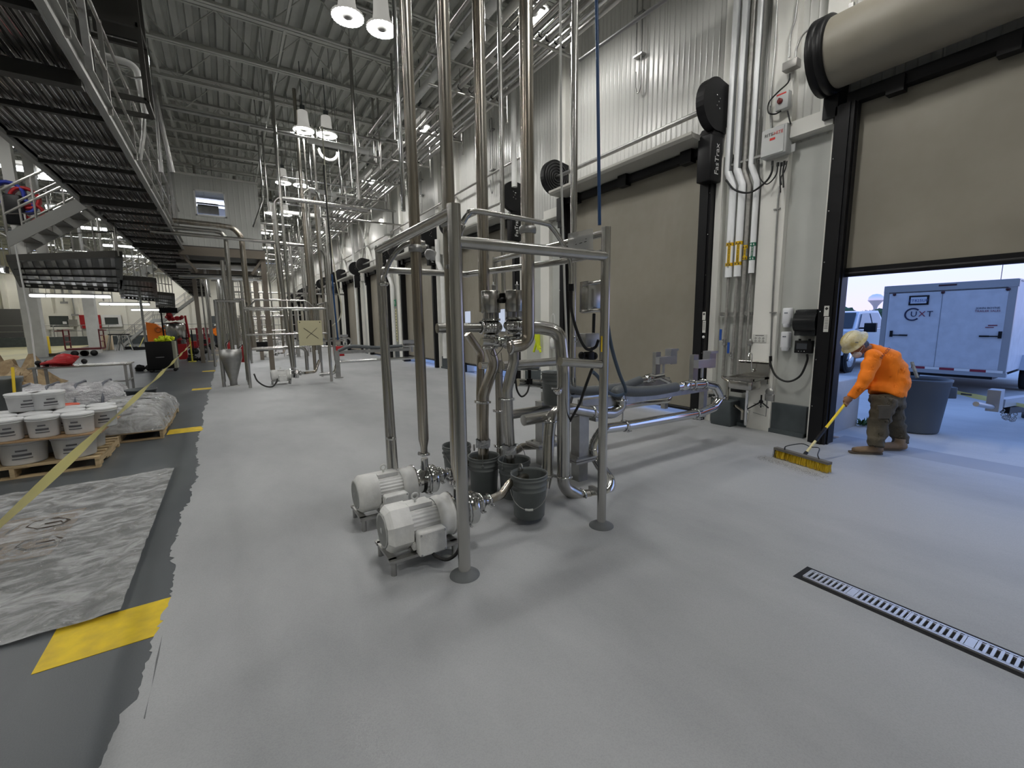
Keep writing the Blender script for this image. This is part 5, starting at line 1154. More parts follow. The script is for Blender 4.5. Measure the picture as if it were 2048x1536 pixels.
# hard hat with wide brim
o = hc+hu*.062-hf*.004
b = MB(); bu, bw = hf, side; n = 36
def ringh(r, h, k=1.15): return [o+hu*h+(bu*k*math.cos(a)+bw*math.sin(a))*r for a in (2*PI*i/n for i in range(n))]
rs = [ringh(.146, -.020), ringh(.147, -.014), ringh(.122, .0), ringh(.116, .014), ringh(.113, .045), ringh(.102, .080), ringh(.077, .106), ringh(.04, .121), ringh(.001, .125)]
rs2 = [ringh(.144, -.024), ringh(.112, .0), ringh(.100, .04), ringh(.06, .09), ringh(.001, .108)]
b.add([p for q in rs for p in q], [(j*n+i, j*n+(i+1) % n, (j+1)*n+(i+1) % n, (j+1)*n+i) for j in range(len(rs)-1) for i in range(n)], True)
b.add([p for q in rs2 for p in q], [(j*n+i, (j+1)*n+i, (j+1)*n+(i+1) % n, j*n+(i+1) % n) for j in range(len(rs2)-1) for i in range(n)], True)
b.add(rs[0]+rs2[0], [(i, n+i, n+(i+1) % n, (i+1) % n) for i in range(n)], True)
for s in (-.03, 0, .03):
    b.tube([o+hu*(.124*math.cos(a)+.0)+hf*(.122*math.sin(a))+side*s for a in [(-.9+1.8*i/10) for i in range(11)]], .006, 6)
ht = b.build('hard_hat', HAT, pr)
b = MB(); b.box(o+side*.112+hu*.03+hf*.03, (.05, .003, .012), rz=math.atan2(hf.y, hf.x)); b.build('helmet_sticker', mat('sticker_grey', (.2, .2, .17), .6), ht)
b = MB(); ell(b, hc-hf*.028+hu*.005, hf*.085, hu*.115, side*.084); ell(b, hc-hf*.06-hu*.045, hf*.045, hu*.06, side*.07); b.build('hair', HAIR, pr)
b = MB(); ell(b, hc+hf*.080-hu*.072, hf*.052, hu*.052, side*.055); b.tube(smoothpath([hc+hf*.08-hu*.05+side*.05, hc+hf*.02-hu*.02+side*.083, hc-hf*.02+hu*.0+side*.085], 5), .003, 5); b.build('face_mask', MASK, pr)
b = MB(); b.tube([hc+hu*.015+hf*(.098*math.cos(a))+side*(.088*math.sin(a)) for a in [(-1.4+2.8*i/14) for i in range(15)]], .010, 6); b.build('safety_glasses', mat('glasses_clear', (.5, .56, .62), .1), pr)
b = MB()
for s in (-1, 1): ell(b, hc+hf*.088+hu*.012+side*.03*s, hf*.010, hu*.012, side*.014)
b.build('eye', WHITE, pr)
# the push broom --------------------------------------------------------------
bl, br_ = Vector((5.40, 2.52, .115)), Vector((5.27, 1.90, .115)); bd = (br_-bl).normalized(); bn = bd.cross(upv).normalized()
t = thing('push_broom', 'yellow push broom with wide brush head held by the person in orange', 'broom', (5.34, 2.2, 0))
r = .0155
b = MB(); b.tube([bh0+hdir*.30, htop], r, 14); b.build('handle', mat('broom_yellow', (.85, .62, .03), .35), t)
b = MB(); b.tube([bh0+hdir*.28, bh0+hdir*.52], r+.005, 14); b.tube([bh0-hdir*.01, bh0+hdir*.075], r+.004, 14); b.tube([htop-hdir*.01, htop+hdir*.02], r+.002, 14); b.build('grip_sleeve', BLACK, t)
b = MB(); b.tube([bh0+hdir*.07, bh0+hdir*.30], r-.001, 14); b.build('lower_tube', mat('broom_pale', (.70, .62, .33), .5), t)
b = MB(); c = (bl+br_)/2; b.box(c, ((br_-bl).length, .065, .028), rz=math.atan2(bd.y, bd.x)); b.build('brush_block', mat('block_grey', (.14, .13, .11), .6), t)
b = MB()
for s in (-1, 1): b.tube(smoothpath([bh0+hdir*.17, bh0+hdir*.16+bd*s*.10+upv*.02, c+bd*s*.18+upv*.06, c+bd*s*.20+upv*.015], 6), .006, 8)
b.build('brace', mat('brace_dark', (.03, .035, .04), .4), t)
rn = random.Random(4)
def bris(m_, y0, y1, nm, k):
    b = MB()
    for i in range(k):
        u = rn.uniform(y0, y1); v = rn.uniform(-.028, .028); p = bl+bd*((br_-bl).length*u)+bn*v-upv*.012; e = p-upv*rn.uniform(.078, .098)+bn*rn.uniform(-.01, .02)+bd*rn.uniform(-.012, .012)
        w = (bd if i % 2 else bn)*.0028; b.add([p-w, p+w, e+w*.6, e-w*.6], [(0, 1, 2, 3)])
    o = b.build(nm, m_, t); o['kind'] = 'stuff'
bris(mat('bristle_yellow', (.72, .50, .03), .6), .04, 1., 'bristles', 1500); bris(BLACK, 0, .05, 'dark_bristles', 120)
# swept grit
b = MB()
for i in range(1400):
    u = rn.random(); p = Vector((5.26, 2.62, .006)).lerp(Vector((5.08, 1.88, .006)), u)+Vector((rn.gauss(0, .05), rn.gauss(0, .02), 0)); s = rn.uniform(.001, .003)
    b.add([p+Vector((s, 0, 0)), p+Vector((-s*.5, s, 0)), p+Vector((-s*.5, -s, 0)), p+Vector((0, 0, s))], [(0, 1, 3), (1, 2, 3), (2, 0, 3)])
tag(b.build('swept_grit', mat('grit', (.20, .19, .18), .9)), 'thin line of grey grit pushed ahead of the broom', 'grit', kind='stuff')

# ================================================================ OVERHEAD
LENS = mat('lamp_lens', (1, 1, 1), .4, emit=(1, .985, .95), es=LAMP_RADIANCE)
HB = mat('lamp_refractor', (.60, .60, .58), .4, emit=(1, .97, .9), es=.6)
hb0 = thing('high_bay_lamp', 'x', 'lamp', (0, 0, 0), 'high bay lamps')
b = MB(); b.lathe([(.10, .52), (.13, .50), (.145, .25), (.175, .05), (.28, .03), (.28, .0), (.275, -.01)], (0, 0, 0), n=48, flute=24, fa=.02); b.lathe([(.0001, .52), (.10, .52)], (0, 0, 0)); b.build('lamp_housing', HB, hb0)
b = MB(); b.lathe([(.12, .012), (.27, .002)], (0, 0, 0), n=16); b.build('lens', LENS, hb0)
b = MB(); b.lathe([(.0001, -.02), (.06, -.02), (.12, .012)], (0, 0, 0), n=30); b.build('centre_cap', mat('cap_grey', (.35, .35, .34), .4), hb0)
b = MB(); b.tube([(0, 0, .52), (0, 0, 1.80)], .012, 6); b.box((0, 0, .60), (.12, .10, .12)); b.build('hanger', DARKGREY, hb0)
first = True
rowname = {2.30: 'left of the paired row', 2.92: 'right of the paired row', 5.10: 'row by the dock wall', -4.9: 'row left of the catwalk', -9.5: 'second row left of the catwalk', -15.5: 'outermost left row'}
cnt = {}
for x, y, z in LAMPS:
    if first: o = hb0; first = False
    else: o = dup(hb0)
    o.location = (x, y, z); k = cnt.get(x, 0); cnt[x] = k+1
    yy = 'behind the camera' if y < 1 else 'over the pumps' if y < 6 else 'nearest in view' if y < 10 else 'before the overhead room' if y < 16 else 'beside the overhead room' if y < 22 else ('first','second','third','fourth','fifth','sixth','seventh','eighth','ninth')[min(8, int((y-22)/5.45))]+' beyond the overhead room'
    o['label'] = 'round high bay lamp, %s, %s' % (rowname[x], yy)
# pipe rack over the dock side
gr = 'long pipes on the overhead rack'
racks = [(4.43, 6.46, .046, STEEL_F, 'leftmost steel pipe on the lower rack tier'), (4.68, 6.46, .048, STEEL_F, 'second steel pipe on the lower rack tier'), (4.86, 6.47, .038, STEEL_B, 'bright thinner pipe on the lower rack tier'), (5.02, 6.46, .048, STEEL_F, 'third thick steel pipe on the lower rack tier'), (5.20, 6.46, .036, STEEL_B, 'fourth slimmer pipe on the lower rack tier'), (5.36, 6.46, .048, STEEL_F, 'outermost thick pipe on the lower rack tier, by the wall'),
         (3.88, 7.05, .045, STEEL_F, 'leftmost steel pipe on the upper rack tier'), (4.02, 7.05, .032, STEEL_B, 'thin bright pipe on the upper rack tier'), (4.32, 7.08, .085, WHITE, 'thick white pipe on the upper rack tier'), (4.60, 7.05, .075, mat('duct_grey', (.42, .42, .39), .5), 'thick grey duct beside the white pipe on the upper tier'), (4.80, 7.00, .04, STEEL_F, 'right steel pipe on the upper rack tier')]
for x, z, r, m_, lab in racks:
    b = MB(); b.tube([(x, -6, z), (x, 25, z), (x, 57, z)], r, 14); tag(b.build('rack_pipe', m_), lab, 'pipe', gr)
for k in range(0, 20):
    y = 6.48+2.18*k+.05
    t = thing('pipe_hanger', 'steel trapeze hanger under the pipe rack, '+(('nearest of all', 'second nearest')[k] if k < 2 else 'number %s beyond the elbow riser' % ('one','two','three','four','five','six','seven','eight','nine','ten','eleven','twelve','thirteen','fourteen','fifteen','sixteen','seventeen','eighteen')[min(17, k-2)]), 'hanger', (4.8, y, 6.33), 'trapeze hangers')
    b = MB(); b.tube([(3.75, y, 6.36), (5.6, y, 6.36)], .028, 8); b.tube([(3.75, y, 6.93), (5.0, y, 6.93)], .025, 8); b.build('crossbar', STEEL_F, t)
    for x in (4.08 if k % 2 else 3.78, 5.6): b = MB(); b.tube([(x, y, 6.05), (x, y, 7.95)], .030, 8); b.build('drop_rod', STEEL_F, t)
    if k < 10:
        b = MB()
        for x, z, r, m_, lab in racks[:6]: b.lathe([(r+.004, -.015), (r+.012, 0), (r+.004, .015)], (x, y-.05, z), (0, 1, 0), 12); b.tube([(x, y-.05, z+r), (x, y-.05, z+.35)], .005, 4)
        b.build('pipe_clip', BLACK, t)
for i, (a, c, z, r, m_, lab) in enumerate((((616, 277), (735, 306), 6.75, .085, WHITE, 'white insulated pipe crossing right under the second lamp pair'), ((616, 379), (716, 396), 6.5, .085, WHITE, 'white pipe crossing just below the third lamp pair'), ((561, 421), (650, 436), 6.4, .085, WHITE, 'white pipe stub crossing beyond the overhead room'), ((500, 252), (700, 295), 6.8, .035, STEEL_F, 'thin steel pipe crossing under the roof joists'), ((255, 205), (590, 262), 7.1, .045, STEEL_D, 'brown-grey pipe crossing above the overhead room'), ((548, 393), (735, 418), 5.9, .045, STEEL_F, 'steel header crossing from the bent riser to the rack'), ((540, 404), (655, 418), 5.8, .03, STEEL_B, 'thinner bright header just under the steel header'), ((640, 402), (790, 424), 5.7, .035, STEEL_B, 'bright branch pipe crossing under the rack'), ((640, 430), (800, 452), 5.6, .035, STEEL_F, 'branch pipe crossing lower under the rack'), ((560, 352), (720, 378), 6.3, .03, STEEL_B, 'bright conduit crossing above the third lamp pair'), ((640, 255), (800, 290), 6.9, .03, STEEL_F, 'conduit running under the joists to the rack'))):
    p = at(*a, Z=z); q = at(*c, Z=z); y = (p.y+q.y)/2; b = MB(); pts = [(p.x, y, z), (q.x, y, z)]
    if i in (9, 1, 7, 8): pts = [(p.x, y, z-.5)]+pts
    b.tube(bend(pts, .12, 5) if len(pts) > 2 else pts, r, 12); o = tag(b.build('cross_pipe', m_), lab, 'pipe'); hang(o, [(p.x+.15*(q.x-p.x), y, p.z), (p.x+.85*(q.x-p.x), y, p.z)])
# drop pipes from the roof
gd = 'vertical drops beyond the pumps'
for i, (a, c, Y, r, m_, lab) in enumerate((((497, 240), (542, 400), 16, .03, STEEL_B, 'bright slanting drop pipe right of the overhead room'), ((525, 265), (536, 420), 16.5, .03, STEEL_F, 'drop pipe beside the slanting one'), ((613, 280), (628, 372), 15.5, .04, STEEL_B, 'bright vertical pipe below the second lamp pair'), ((626, 250), (640, 500), 14.5, .035, STEEL_F, 'tall pipe left of the black hose'), ((676, 282), (684, 390), 15.0, .045, STEEL_B, 'bright swan-neck pipe under the cross pipe'), ((704, 195), (719, 400), 11.2, .04, STEEL_F, 'long slim drop by the rack, second hanger'), ((646, 330), (656, 420), 16, .03, STEEL_B, 'bright short drop near the swan-neck pipe'), ((739, 110), (752, 326), 13.37, .035, STEEL_F, 'straight drop ending below the rack'), ((594, 370), (603, 440), 17.5, .03, STEEL_B, 'short drop under the third lamp pair'))):
    p = at(*a, Y=Y); q = at(*c, Y=Y); b = MB(); x = (p.x+q.x)/2
    if i == 0: b.tube([(x, Y, p.z), (x, Y, q.z)], r, 8); b.tube([(x, Y, q.z), (x-.35, Y-.2, q.z-.9)], r, 8)
    else: b.tube([(x, Y, ZC-.9 if i in (5, 7) else p.z), (x, Y, q.z)], r, 10)
    o = tag(b.build('drop_pipe', m_), lab, 'pipe', gd); hang(o, [(x, Y, p.z)])
b = MB(); p = at(675, 305, Y=15.0); b.tube([(p.x-.55, 15, p.z+.0)]+[Vector((p.x-.27-.27*math.cos(a), 15, p.z-.27*math.sin(a))) for a in [PI*i/10 for i in range(11)]], .045, 10); tag(b.build('trap_bend', WHITE), 'white U-shaped trap hanging from the cross pipe', 'pipe')
# X braces and lit fixture on the wall beyond door 4
for Y0_, lab in ((24.4, 'nearer'), (30.0, 'farther')):
    b = MB(); b.bar((6.55, Y0_-1.0, 4.9), (6.55, Y0_+1.0, 7.4), .10); b.bar((6.55, Y0_+1.0, 4.9), (6.55, Y0_-1.0, 7.4), .10); tag(b.build('cross_brace', PALE), 'pale steel X-brace on the dock wall, '+lab+' of two', 'brace')
b = MB(); b.tube([(6.52, 9.5, 5.75), (6.52, 57, 5.75)], .03, 8); tag(b.build('rack_pipe', STEEL_F), 'single pipe running low along the dock wall above the doors', 'pipe')
b = MB(); c = at(776, 447, X=6.5); b.rbox(c, (.3, .5, 1.0), .04); t = tag(b.build('wall_heater', mat('heater_grey', (.45, .45, .43), .5)), 'grey upright unit with a small light on the dock wall', 'wall unit'); b = MB(); b.sphere(c+Vector((-.2, .3, .12)), .12, 10); b.build('small_lamp', mat('small_lamp_glow', (1, 1, 1), .4, emit=(1, .95, .85), es=12.), t)
# white downpipes between far doors
for k, (y, lab) in enumerate(((9.15, 'second pier'), (14.55, 'third pier'), (20.2, 'fourth pier'), (25.7, 'fifth pier'))):
    if k in (1, 2):
        b = MB(); b.tube(bend([(6.55, y, .4), (6.55, y, 3.4), (6.5, y+.25, 3.8), (6.5, y+.25, 4.6)], .08, 4), .09, 14); tag(b.build('downpipe', WHITE), 'white downpipe with an elbow on the %s' % lab, 'pipe', 'white downpipes')
    else:
        b = MB(); b.tube(bend([(6.3, y+.35, 5.0 if k == 0 else .4), (6.3, y+.35, 7.6), (5.0, y+.35, 7.9)], .15, 6), .07, 14); tag(b.build('downpipe', WHITE), 'white vertical pipe by the %s turning under the roof' % lab, 'pipe', 'white downpipes')
c = at(791, 623, X=6.55)
b = MB(); b.box((6.55, c.y, 2.62), (.02, .24, .30)); t = tag(b.build('exit_sign', mat('sign_green', (.0, .18, .08), .5)), 'small green safety sign on the pale pier', 'sign'); b = MB(); b.box((6.535, c.y, 2.62), (.005, .05, .16)); b.build('symbol', WHITE, t)
b = MB(); b.box((6.55, c.y-.05, 1.6), (.01, .20, 1.5)); t = tag(b.build('sign_strip', mat('strip_cream', (.55, .52, .30), .6)), 'tall strip of yellow warning lettering below the green sign', 'sign'); b = MB()
for i in range(11): b.box((6.54, c.y-.05, .95+i*.13), (.004, .10, .05))
b.build('print', PRINT, t)
c = at(881, 660, X=6.4); b = MB(); b.rbox(c, (.10, .26, .24), .01); t = tag(b.build('door_monitor', mat('monitor_grey', (.30, .30, .30), .4)), 'small screen on the black guide of the fourth dock door', 'display'); b = MB(); b.box(c+Vector((-.055, 0, 0)), (.005, .16, .15)); b.build('screen', mat('screen_blue', (.05, .07, .14), .2, emit=(.12, .2, .45), es=.5), t)
b = MB(); c = at(862, 510, X=6.3); b.lathe([(.0001, -.04), (.2, -.04), (.24, 0), (.2, .04), (.0001, .04)], c, (-.6, -.6, -.5), 20); b.tube([c, c+Vector((.3, .1, .1))], .03, 6); b.box(c+Vector((.1, .05, .25)), (.12, .12, .1)); tag(b.build('wall_fan', STEEL_D), 'round dish fan bracketed beside the fourth dock door', 'fan')
# hose ropes hanging mid hall
b = MB(); b.tube(smoothpath([at(648, 330, Y=12.5), at(651, 380, Y=12.5), at(659, 470, Y=12.5), at(664, 549, Y=12.5)], 6), .022, 8); tag(b.build('drop_hose', RUBBER), 'black hose hanging by the second pump frame', 'hose')
b = MB(); b.tube(smoothpath([at(664, 549, Y=12.5), at(668, 600, Y=12.5), at(676, 680, Y=12.5)], 6), .022, 8); tag(b.build('drop_hose', BLUEH), 'blue hose continuing down beside the second pump frame', 'hose')
b = MB(); b.tube(smoothpath([at(656, 427, Y=13)+Vector((0, 0, 2.2)), at(656, 427, Y=13), at(664, 500, Y=13), at(674, 570, Y=13), at(683, 615, Y=13), at(678, 640, Y=13), at(664, 652, Y=13)], 6), .018, 8); tag(b.build('drop_hose', mat('pale_hose', (.55, .53, .42), .6)), 'pale hose curving down right of the second pump frame', 'hose')

# ================================================================ FURTHER PUMP STATIONS
def station(Y, xl, xr, word, full=True):
    """a pump frame like the front one, farther along the hall"""
    t = thing('tubular_rack', 'stainless tube frame of the %s pump station' % word, 'frame', (xl, Y, 0), 'farther pump frames')
    def r_(pts, r, nm, br=0): b = MB(); b.tube(bend(pts, br, 5) if br else pts, r, 10); b.build(nm, STEEL, t)
    for x in (xl, xr):
        r_([(x, Y, 0), (x, Y, 2.3)], .040, 'post'); r_([(x, Y+1.5, 0), (x, Y+1.5, 2.3)], .035, 'post')
        r_([(x, Y, 2.28), (x, Y+1.5, 2.28)], .03, 'rail')
    r_([(xl, Y, 2.12), (xr, Y, 2.12)], .035, 'rail'); r_([(xl, Y+1.5, 2.12), (xr, Y+1.5, 2.12)], .03, 'rail'); r_([(xl, Y, 1.42), (xr, Y, 1.42)], .028, 'rail')
    r_([(xl+.12, Y, 1.6), (xl+.12, Y, 2.1), (xl+.3, Y, 2.33), (xr-.5, Y, 2.33), (xr-.3, Y, 2.1), (xr-.3, Y, 1.9)], .02, 'rail', .15)
    p = dup(P0, (xl+.75, Y+.35, 0), 0, 'white electric motor pump inside the %s pump station' % word, 'farther pumps')
    g = 'risers of the farther pump stations'
    def ps(nm, pts, r, m_, lab, br=.1): b = MB(); b.tube(bend(pts, br, 6) if br else pts, r, 12); return tag(b.build(nm, m_), lab, 'pipe', g)
    ps('riser_pipe', [(xl+1.15, Y+.35, .45), (xl+1.15, Y+.35, 8.2)], .040, STEEL, 'riser rising from the pump of the %s station' % word)
    ps('riser_pipe', [(xl+.15, Y+.9, 1.0), (xl+1.55, Y+.9, 1.0), (xl+1.55, Y+.9, .3)], .05, STEEL, 'level pipe bending down inside the %s station' % word, .18)
    ps('riser_pipe', [(xr-.3, Y+.8, .3), (xr-.3, Y+.8, 8.2)], .048, STEEL_S, 'thick riser at the right of the %s station' % word)
    ps('riser_pipe', [(xr-.1, Y+1.1, .5), (xr-.1, Y+1.1, 8.2)], .030, STEEL, 'thin riser at the right of the %s station' % word)
    ps('process_pipe', [(xl+1.4, Y+.35, .27), (xr-.35, Y+.5, .27), (xr-.2, Y+.6, .6)], .04, STEEL_S, 'suction pipe along the floor of the %s station' % word)
    s = thing('pipe_stand', 'square pipe stand with a long arm at the %s station' % word, 'stand', (xr+.35, Y+.8, 0), 'farther pipe stands')
    b = MB(); b.box((xr+.35, Y+.8, .4), (.13, .13, .8)); b.box((xr+.35, Y+.8, .02), (.24, .24, .03)); b.build('column', STEEL_D, s)
    b = MB(); b.box((xr+1.5, Y+.8, .80), (2.4, .08, .10)); b.build('beam', STEEL_D, s)
    b = MB(); b.box((xr+2.7, Y+.8, 1.05), (.4, .1, .12)); b.box((xr+2.8, Y+.85, .9), (.08, .08, .4)); b.build('latch_bracket', M['galvanised'], s)
    ps('process_pipe', [(xr-.2, Y+.8, .15), (xr+.3, Y+.8, .15), (xr+.3, Y+.8, .50), (xr+2.6, Y+.8, .50), (xr+3.05, Y+.8, .50), (xr+3.05, Y+.8, .92), (xr+2.5, Y+.8, .92)], .05, STEEL_B, 'U-ended pipe on the arm of the %s station' % word, .18)
    b = MB(); b.tube(smoothpath([(xr+.4, Y+.8, .84), (xr+.8, Y+.8, .97), (xr+1.6, Y+.8, .90), (xr+2.45, Y+.8, .92)], 6), .055, 12); tag(b.build('transfer_hose', GREYH), 'thick grey hose on the arm of the %s station' % word, 'hose', 'farther transfer hoses')
    return t
P0 = [o for o in bpy.data.objects if o.name.startswith('pump') and o.type == 'EMPTY' and o.parent is None and not o.name.startswith('pump_')][1]
_loc = P0.location.copy()
def station_pump_fix(): pass
x1 = at(501, 776, Z=0).x; x2 = at(667, 765, Z=0).x
station(13.5, x1, x2, 'second'); station(24.4, x1+.4, x2+.2, 'third'); station(35.3, x1+.5, x2+.2, 'fourth'); station(46.2, x1+.5, x2+.2, 'fifth')
# signs, hopper, bins around the second station
p = at(621, 666, Y=13.44); b = MB(); b.box(p, (.62, .012, .70)); t = tag(b.build('marked_board', mat('board_cream', (.60, .56, .36), .6)), 'cream board with a black X hung on the second pump frame', 'board')
b = MB(); b.bar(p+Vector((-.17, -.012, .14)), p+Vector((.2, -.012, -.16)), .012); b.bar(p+Vector((.18, -.012, .14)), p+Vector((-.12, -.012, -.14)), .010); b.build('print', PRINT, t)
b = MB()
for s in (-.26, .26): b.lathe([(.0001, 0), (.015, 0), (.015, .01), (.0001, .01)], p+Vector((s, -.008, .30)), (0, -1, 0), 8)
b.build('bolt', BLACK, t)
Yh = 13.9; p = at(468, 772, Z=0); t = thing('cone_hopper', 'dull steel cone hopper standing left of the second pump frame', 'hopper', (p.x, p.y, 0))
b = MB(); b.lathe([(.07, 0), (.09, .01), (.09, .14), (.10, .20), (.265, .78), (.265, 1.02), (.25, 1.02), (.10, .3)], (p.x, p.y, 0), n=28); b.build('cone', STEEL_D, t); b = MB(); b.lathe([(.15, 0), (.15, .01), (.09, .03)], (p.x, p.y, 0)); b.build('foot', STEEL_D, t)
b = MB(); b.tube([(p.x+.06, p.y, .9), (p.x+.02, p.y, 3.4)], .05, 12); tag(b.build('riser_pipe', STEEL), 'pipe dropping into the cone hopper', 'pipe')
b = MB(); b.tube(smoothpath([at(508, 748, Y=13.2), at(515, 762, Y=13.1), at(530, 772, Y=13.0), at(545, 773, Y=13.0), at(553, 764, Y=13.1), at(555, 758, Y=13.2)], 6), .02, 8); tag(b.build('power_cable', RUBBER), 'black cable sagging to the floor at the second pump', 'cable')
# left rack group beside hopper
lx0 = at(430, 600, Y=14.2).x; lx1 = at(483, 603, Y=14.2).x
t = thing('tubular_rack', 'narrow stainless frame left of the second pump frame', 'frame', (lx1, 14.2, 0))
for x, y in ((lx0, 14.2), (lx1, 14.2), (lx1, 15.5), (lx0, 15.5)): b = MB(); b.tube([(x, y, 0), (x, y, 2.35)], .045, 10); b.build('post', STEEL_D, t)
b = MB(); b.tube([(lx0, 14.2, 2.33), (lx1, 14.2, 2.33)], .04, 10); b.tube([(lx1, 14.2, 2.33), (lx1, 15.5, 2.33)], .04, 10); b.build('rail', STEEL, t)
for i, (pts, Y, r, lab) in enumerate((([(300, 436), (440, 451), (467, 456), (483, 474), (495, 599), (509, 700)], 15.5, .075, 'outer thick pipe bending down right of the overhead room'), ([(300, 450), (430, 463), (445, 466), (452, 480), (463, 599), (470, 690)], 15.2, .06, 'inner pipe bending down beside the outer thick one'), ([(300, 462), (430, 474), (560, 486), (640, 495), (650, 510), (660, 640)], 15.0, .05, 'level pipe passing under the overhead room to the second station'), ([(549, 396)], 0, 0, ''), ([(548, 412), (556, 500), (570, 620), (587, 740)], 13.9, .06, 'tall bent riser in the middle of the second pump frame'), ([(607, 392), (617, 505), (625, 599), (633, 700)], 14.4, .07, 'thick tall riser right of the bent one'), ([(628, 394), (646, 591), (652, 680)], 14.8, .035, 'slim riser behind the second pump frame'), ([(441, 560), (451, 735)], 24., .07, 'grey upright farther back under the overhead room'))):
    if not r: continue
    P_ = [at(*q, Y=Y) for q in pts]
    # straighten: verticals share their x, levels share their z
    b = MB(); b.tube(bend(P_, .25, 6), r, 12); tag(b.build('riser_pipe', STEEL_S if i % 3 == 0 else STEEL), lab, 'pipe', 'tall pipes round the second station')
b = MB(); b.tube(bend([at(548, 440, Y=13.9), at(548, 394, Y=13.9), at(735, 420, Y=13.9)], .2, 6), .055, 12); tag(b.build('riser_pipe', STEEL), 'elbowed pipe joining the bent riser to the header', 'pipe')
b = MB(); b.tube(bend([at(607, 410, Y=14.4), at(606, 385, Y=14.4), at(620, 377, Y=14.4), at(635, 383, Y=14.4), at(640, 400, Y=14.4)], .15, 6), .05, 12); tag(b.build('riser_pipe', STEEL_B), 'swan-neck top of the thick tall riser', 'pipe')
for i, (a, w_, h_, Y, m_, lab) in enumerate((((701, 0), 0, 0, 0, None, ''), ((678, 690), .30, .40, 13.8, RED, 'red bin standing behind the second pump frame'), ((527, 693), .45, .38, 20, BLACK, 'black square board fixed above the third pump'))):
    if not w_: continue
    p = at(*a, Y=Y); zf = p.z
    if i == 1: p = at(678, 712, Z=0); p.z = .26; h_ = .52; w_ = .42
    b = MB(); b.rbox(p, (w_*1.2, .3 if i == 1 else .03, h_), .02); tag(b.build('red_bin' if i == 1 else 'black_board', m_), lab, 'bin' if i == 1 else 'board')
# fire extinguishers
for (a, Y, lab) in (((461, 697), 16.2, 'red fire extinguisher hung on a post left of the second frame'), ((487, 706), 15.8, 'red fire extinguisher hung lower near the second frame')):
    p = at(*a, Y=Y); t = thing('fire_extinguisher', lab, 'fire extinguisher', p); b = MB(); b.lathe([(.0001, -.28), (.08, -.28), (.085, .1), (.05, .18), (.025, .2), (.025, .24), (.0001, .24)], p, n=16); b.build('cylinder_body', RED, t); b = MB(); b.box(p+Vector((.03, 0, .25)), (.12, .03, .03)); b.tube(smoothpath([p+Vector((-.03, 0, .23)), p+Vector((-.11, -.02, .15)), p+Vector((-.10, -.02, -.1))], 5), .01, 6); b.build('hose', BLACK, t)
# dense far pipework
rn = random.Random(21)
thick = {.03: 'thin', .035: 'slim', .045: 'medium', .06: 'thick', .04: 'medium', .05: 'thick', .08: 'fat'}
def zone(y): return 'before the third pump station' if y < 24.4 else 'behind the third pump station' if y < 35 else 'behind the fourth pump station' if y < 46 else 'by the farthest pump station'
def lane(x): return 'beside the lane' if x < .9 else 'in the middle' if x < 2.6 else 'towards the dock wall'
for i in range(34):
    y = rn.uniform(21, 50); x = rn.uniform(-.5, 4.4) if i % 4 else rn.uniform(-1, 1); r = rn.choice((.03, .035, .045, .06)); z0 = rn.choice((.0, .0, .0, .0)); z1 = rn.choice((4.2, 6.4, 7.9, 7.9))
    b = MB(); pts = [(x, y, z0), (x, y, z1)]; bt = i % 3 == 0 and z1 < 7
    if bt: pts.append((x+rn.uniform(.8, 2.4), y, z1))
    b.tube(bend(pts, .15, 4) if len(pts) > 2 else pts, r, 8); tag(b.build('far_riser', STEEL_F), '%s %s steel pipe %s, %s' % (thick[r], 'bent-topped' if bt else 'tall upright' if z1 > 7 else 'shorter upright', zone(y), lane(x)), 'pipe', 'crowded far pipework')
for i in range(16):
    y = 20+i*2.1; z = rn.choice((2.3, 2.9, 4.6, 5.2, 5.6)); x = rn.uniform(-.8, 1.4); b = MB(); L = rn.uniform(1.6, 3.4); r = rn.choice((.03, .04)); b.tube([(x, y, z), (x+L, y, z)], r, 8); o = tag(b.build('far_header', STEEL_F), '%s level steel pipe %s door height, %s, %s going back' % (thick[r], 'below' if z < 4 else 'above', zone(y), ORD[i]), 'pipe', 'crowded far level pipes'); hang(o, [(x+.1, y, z), (x+L-.1, y, z)])
for i in range(6):
    y = 26+i*4.4
    t = thing('guard_railing', 'stainless guard railing among the far pump stations, '+ORD[i]+' going back', 'railing', (1.5, y, 0), 'far guard railings'); b = MB()
    for z in (.6, 1.1, 1.7, 2.2): b.tube([(.6, y, z), (3.4, y, z)], .022, 6)
    for x in (.6, 1.5, 2.4, 3.4): b.tube([(x, y, 0), (x, y, 2.25)], .022, 6)
    b.build('railing_bars', STEEL_F, t)
b = MB(); b.tube([(-.2, 30, 3.6), (6.5, 30, 3.6)], .05, 8); tag(b.build('cross_pipe', STEEL_F), 'long low pipe crossing to the dock wall beyond the third station', 'pipe')

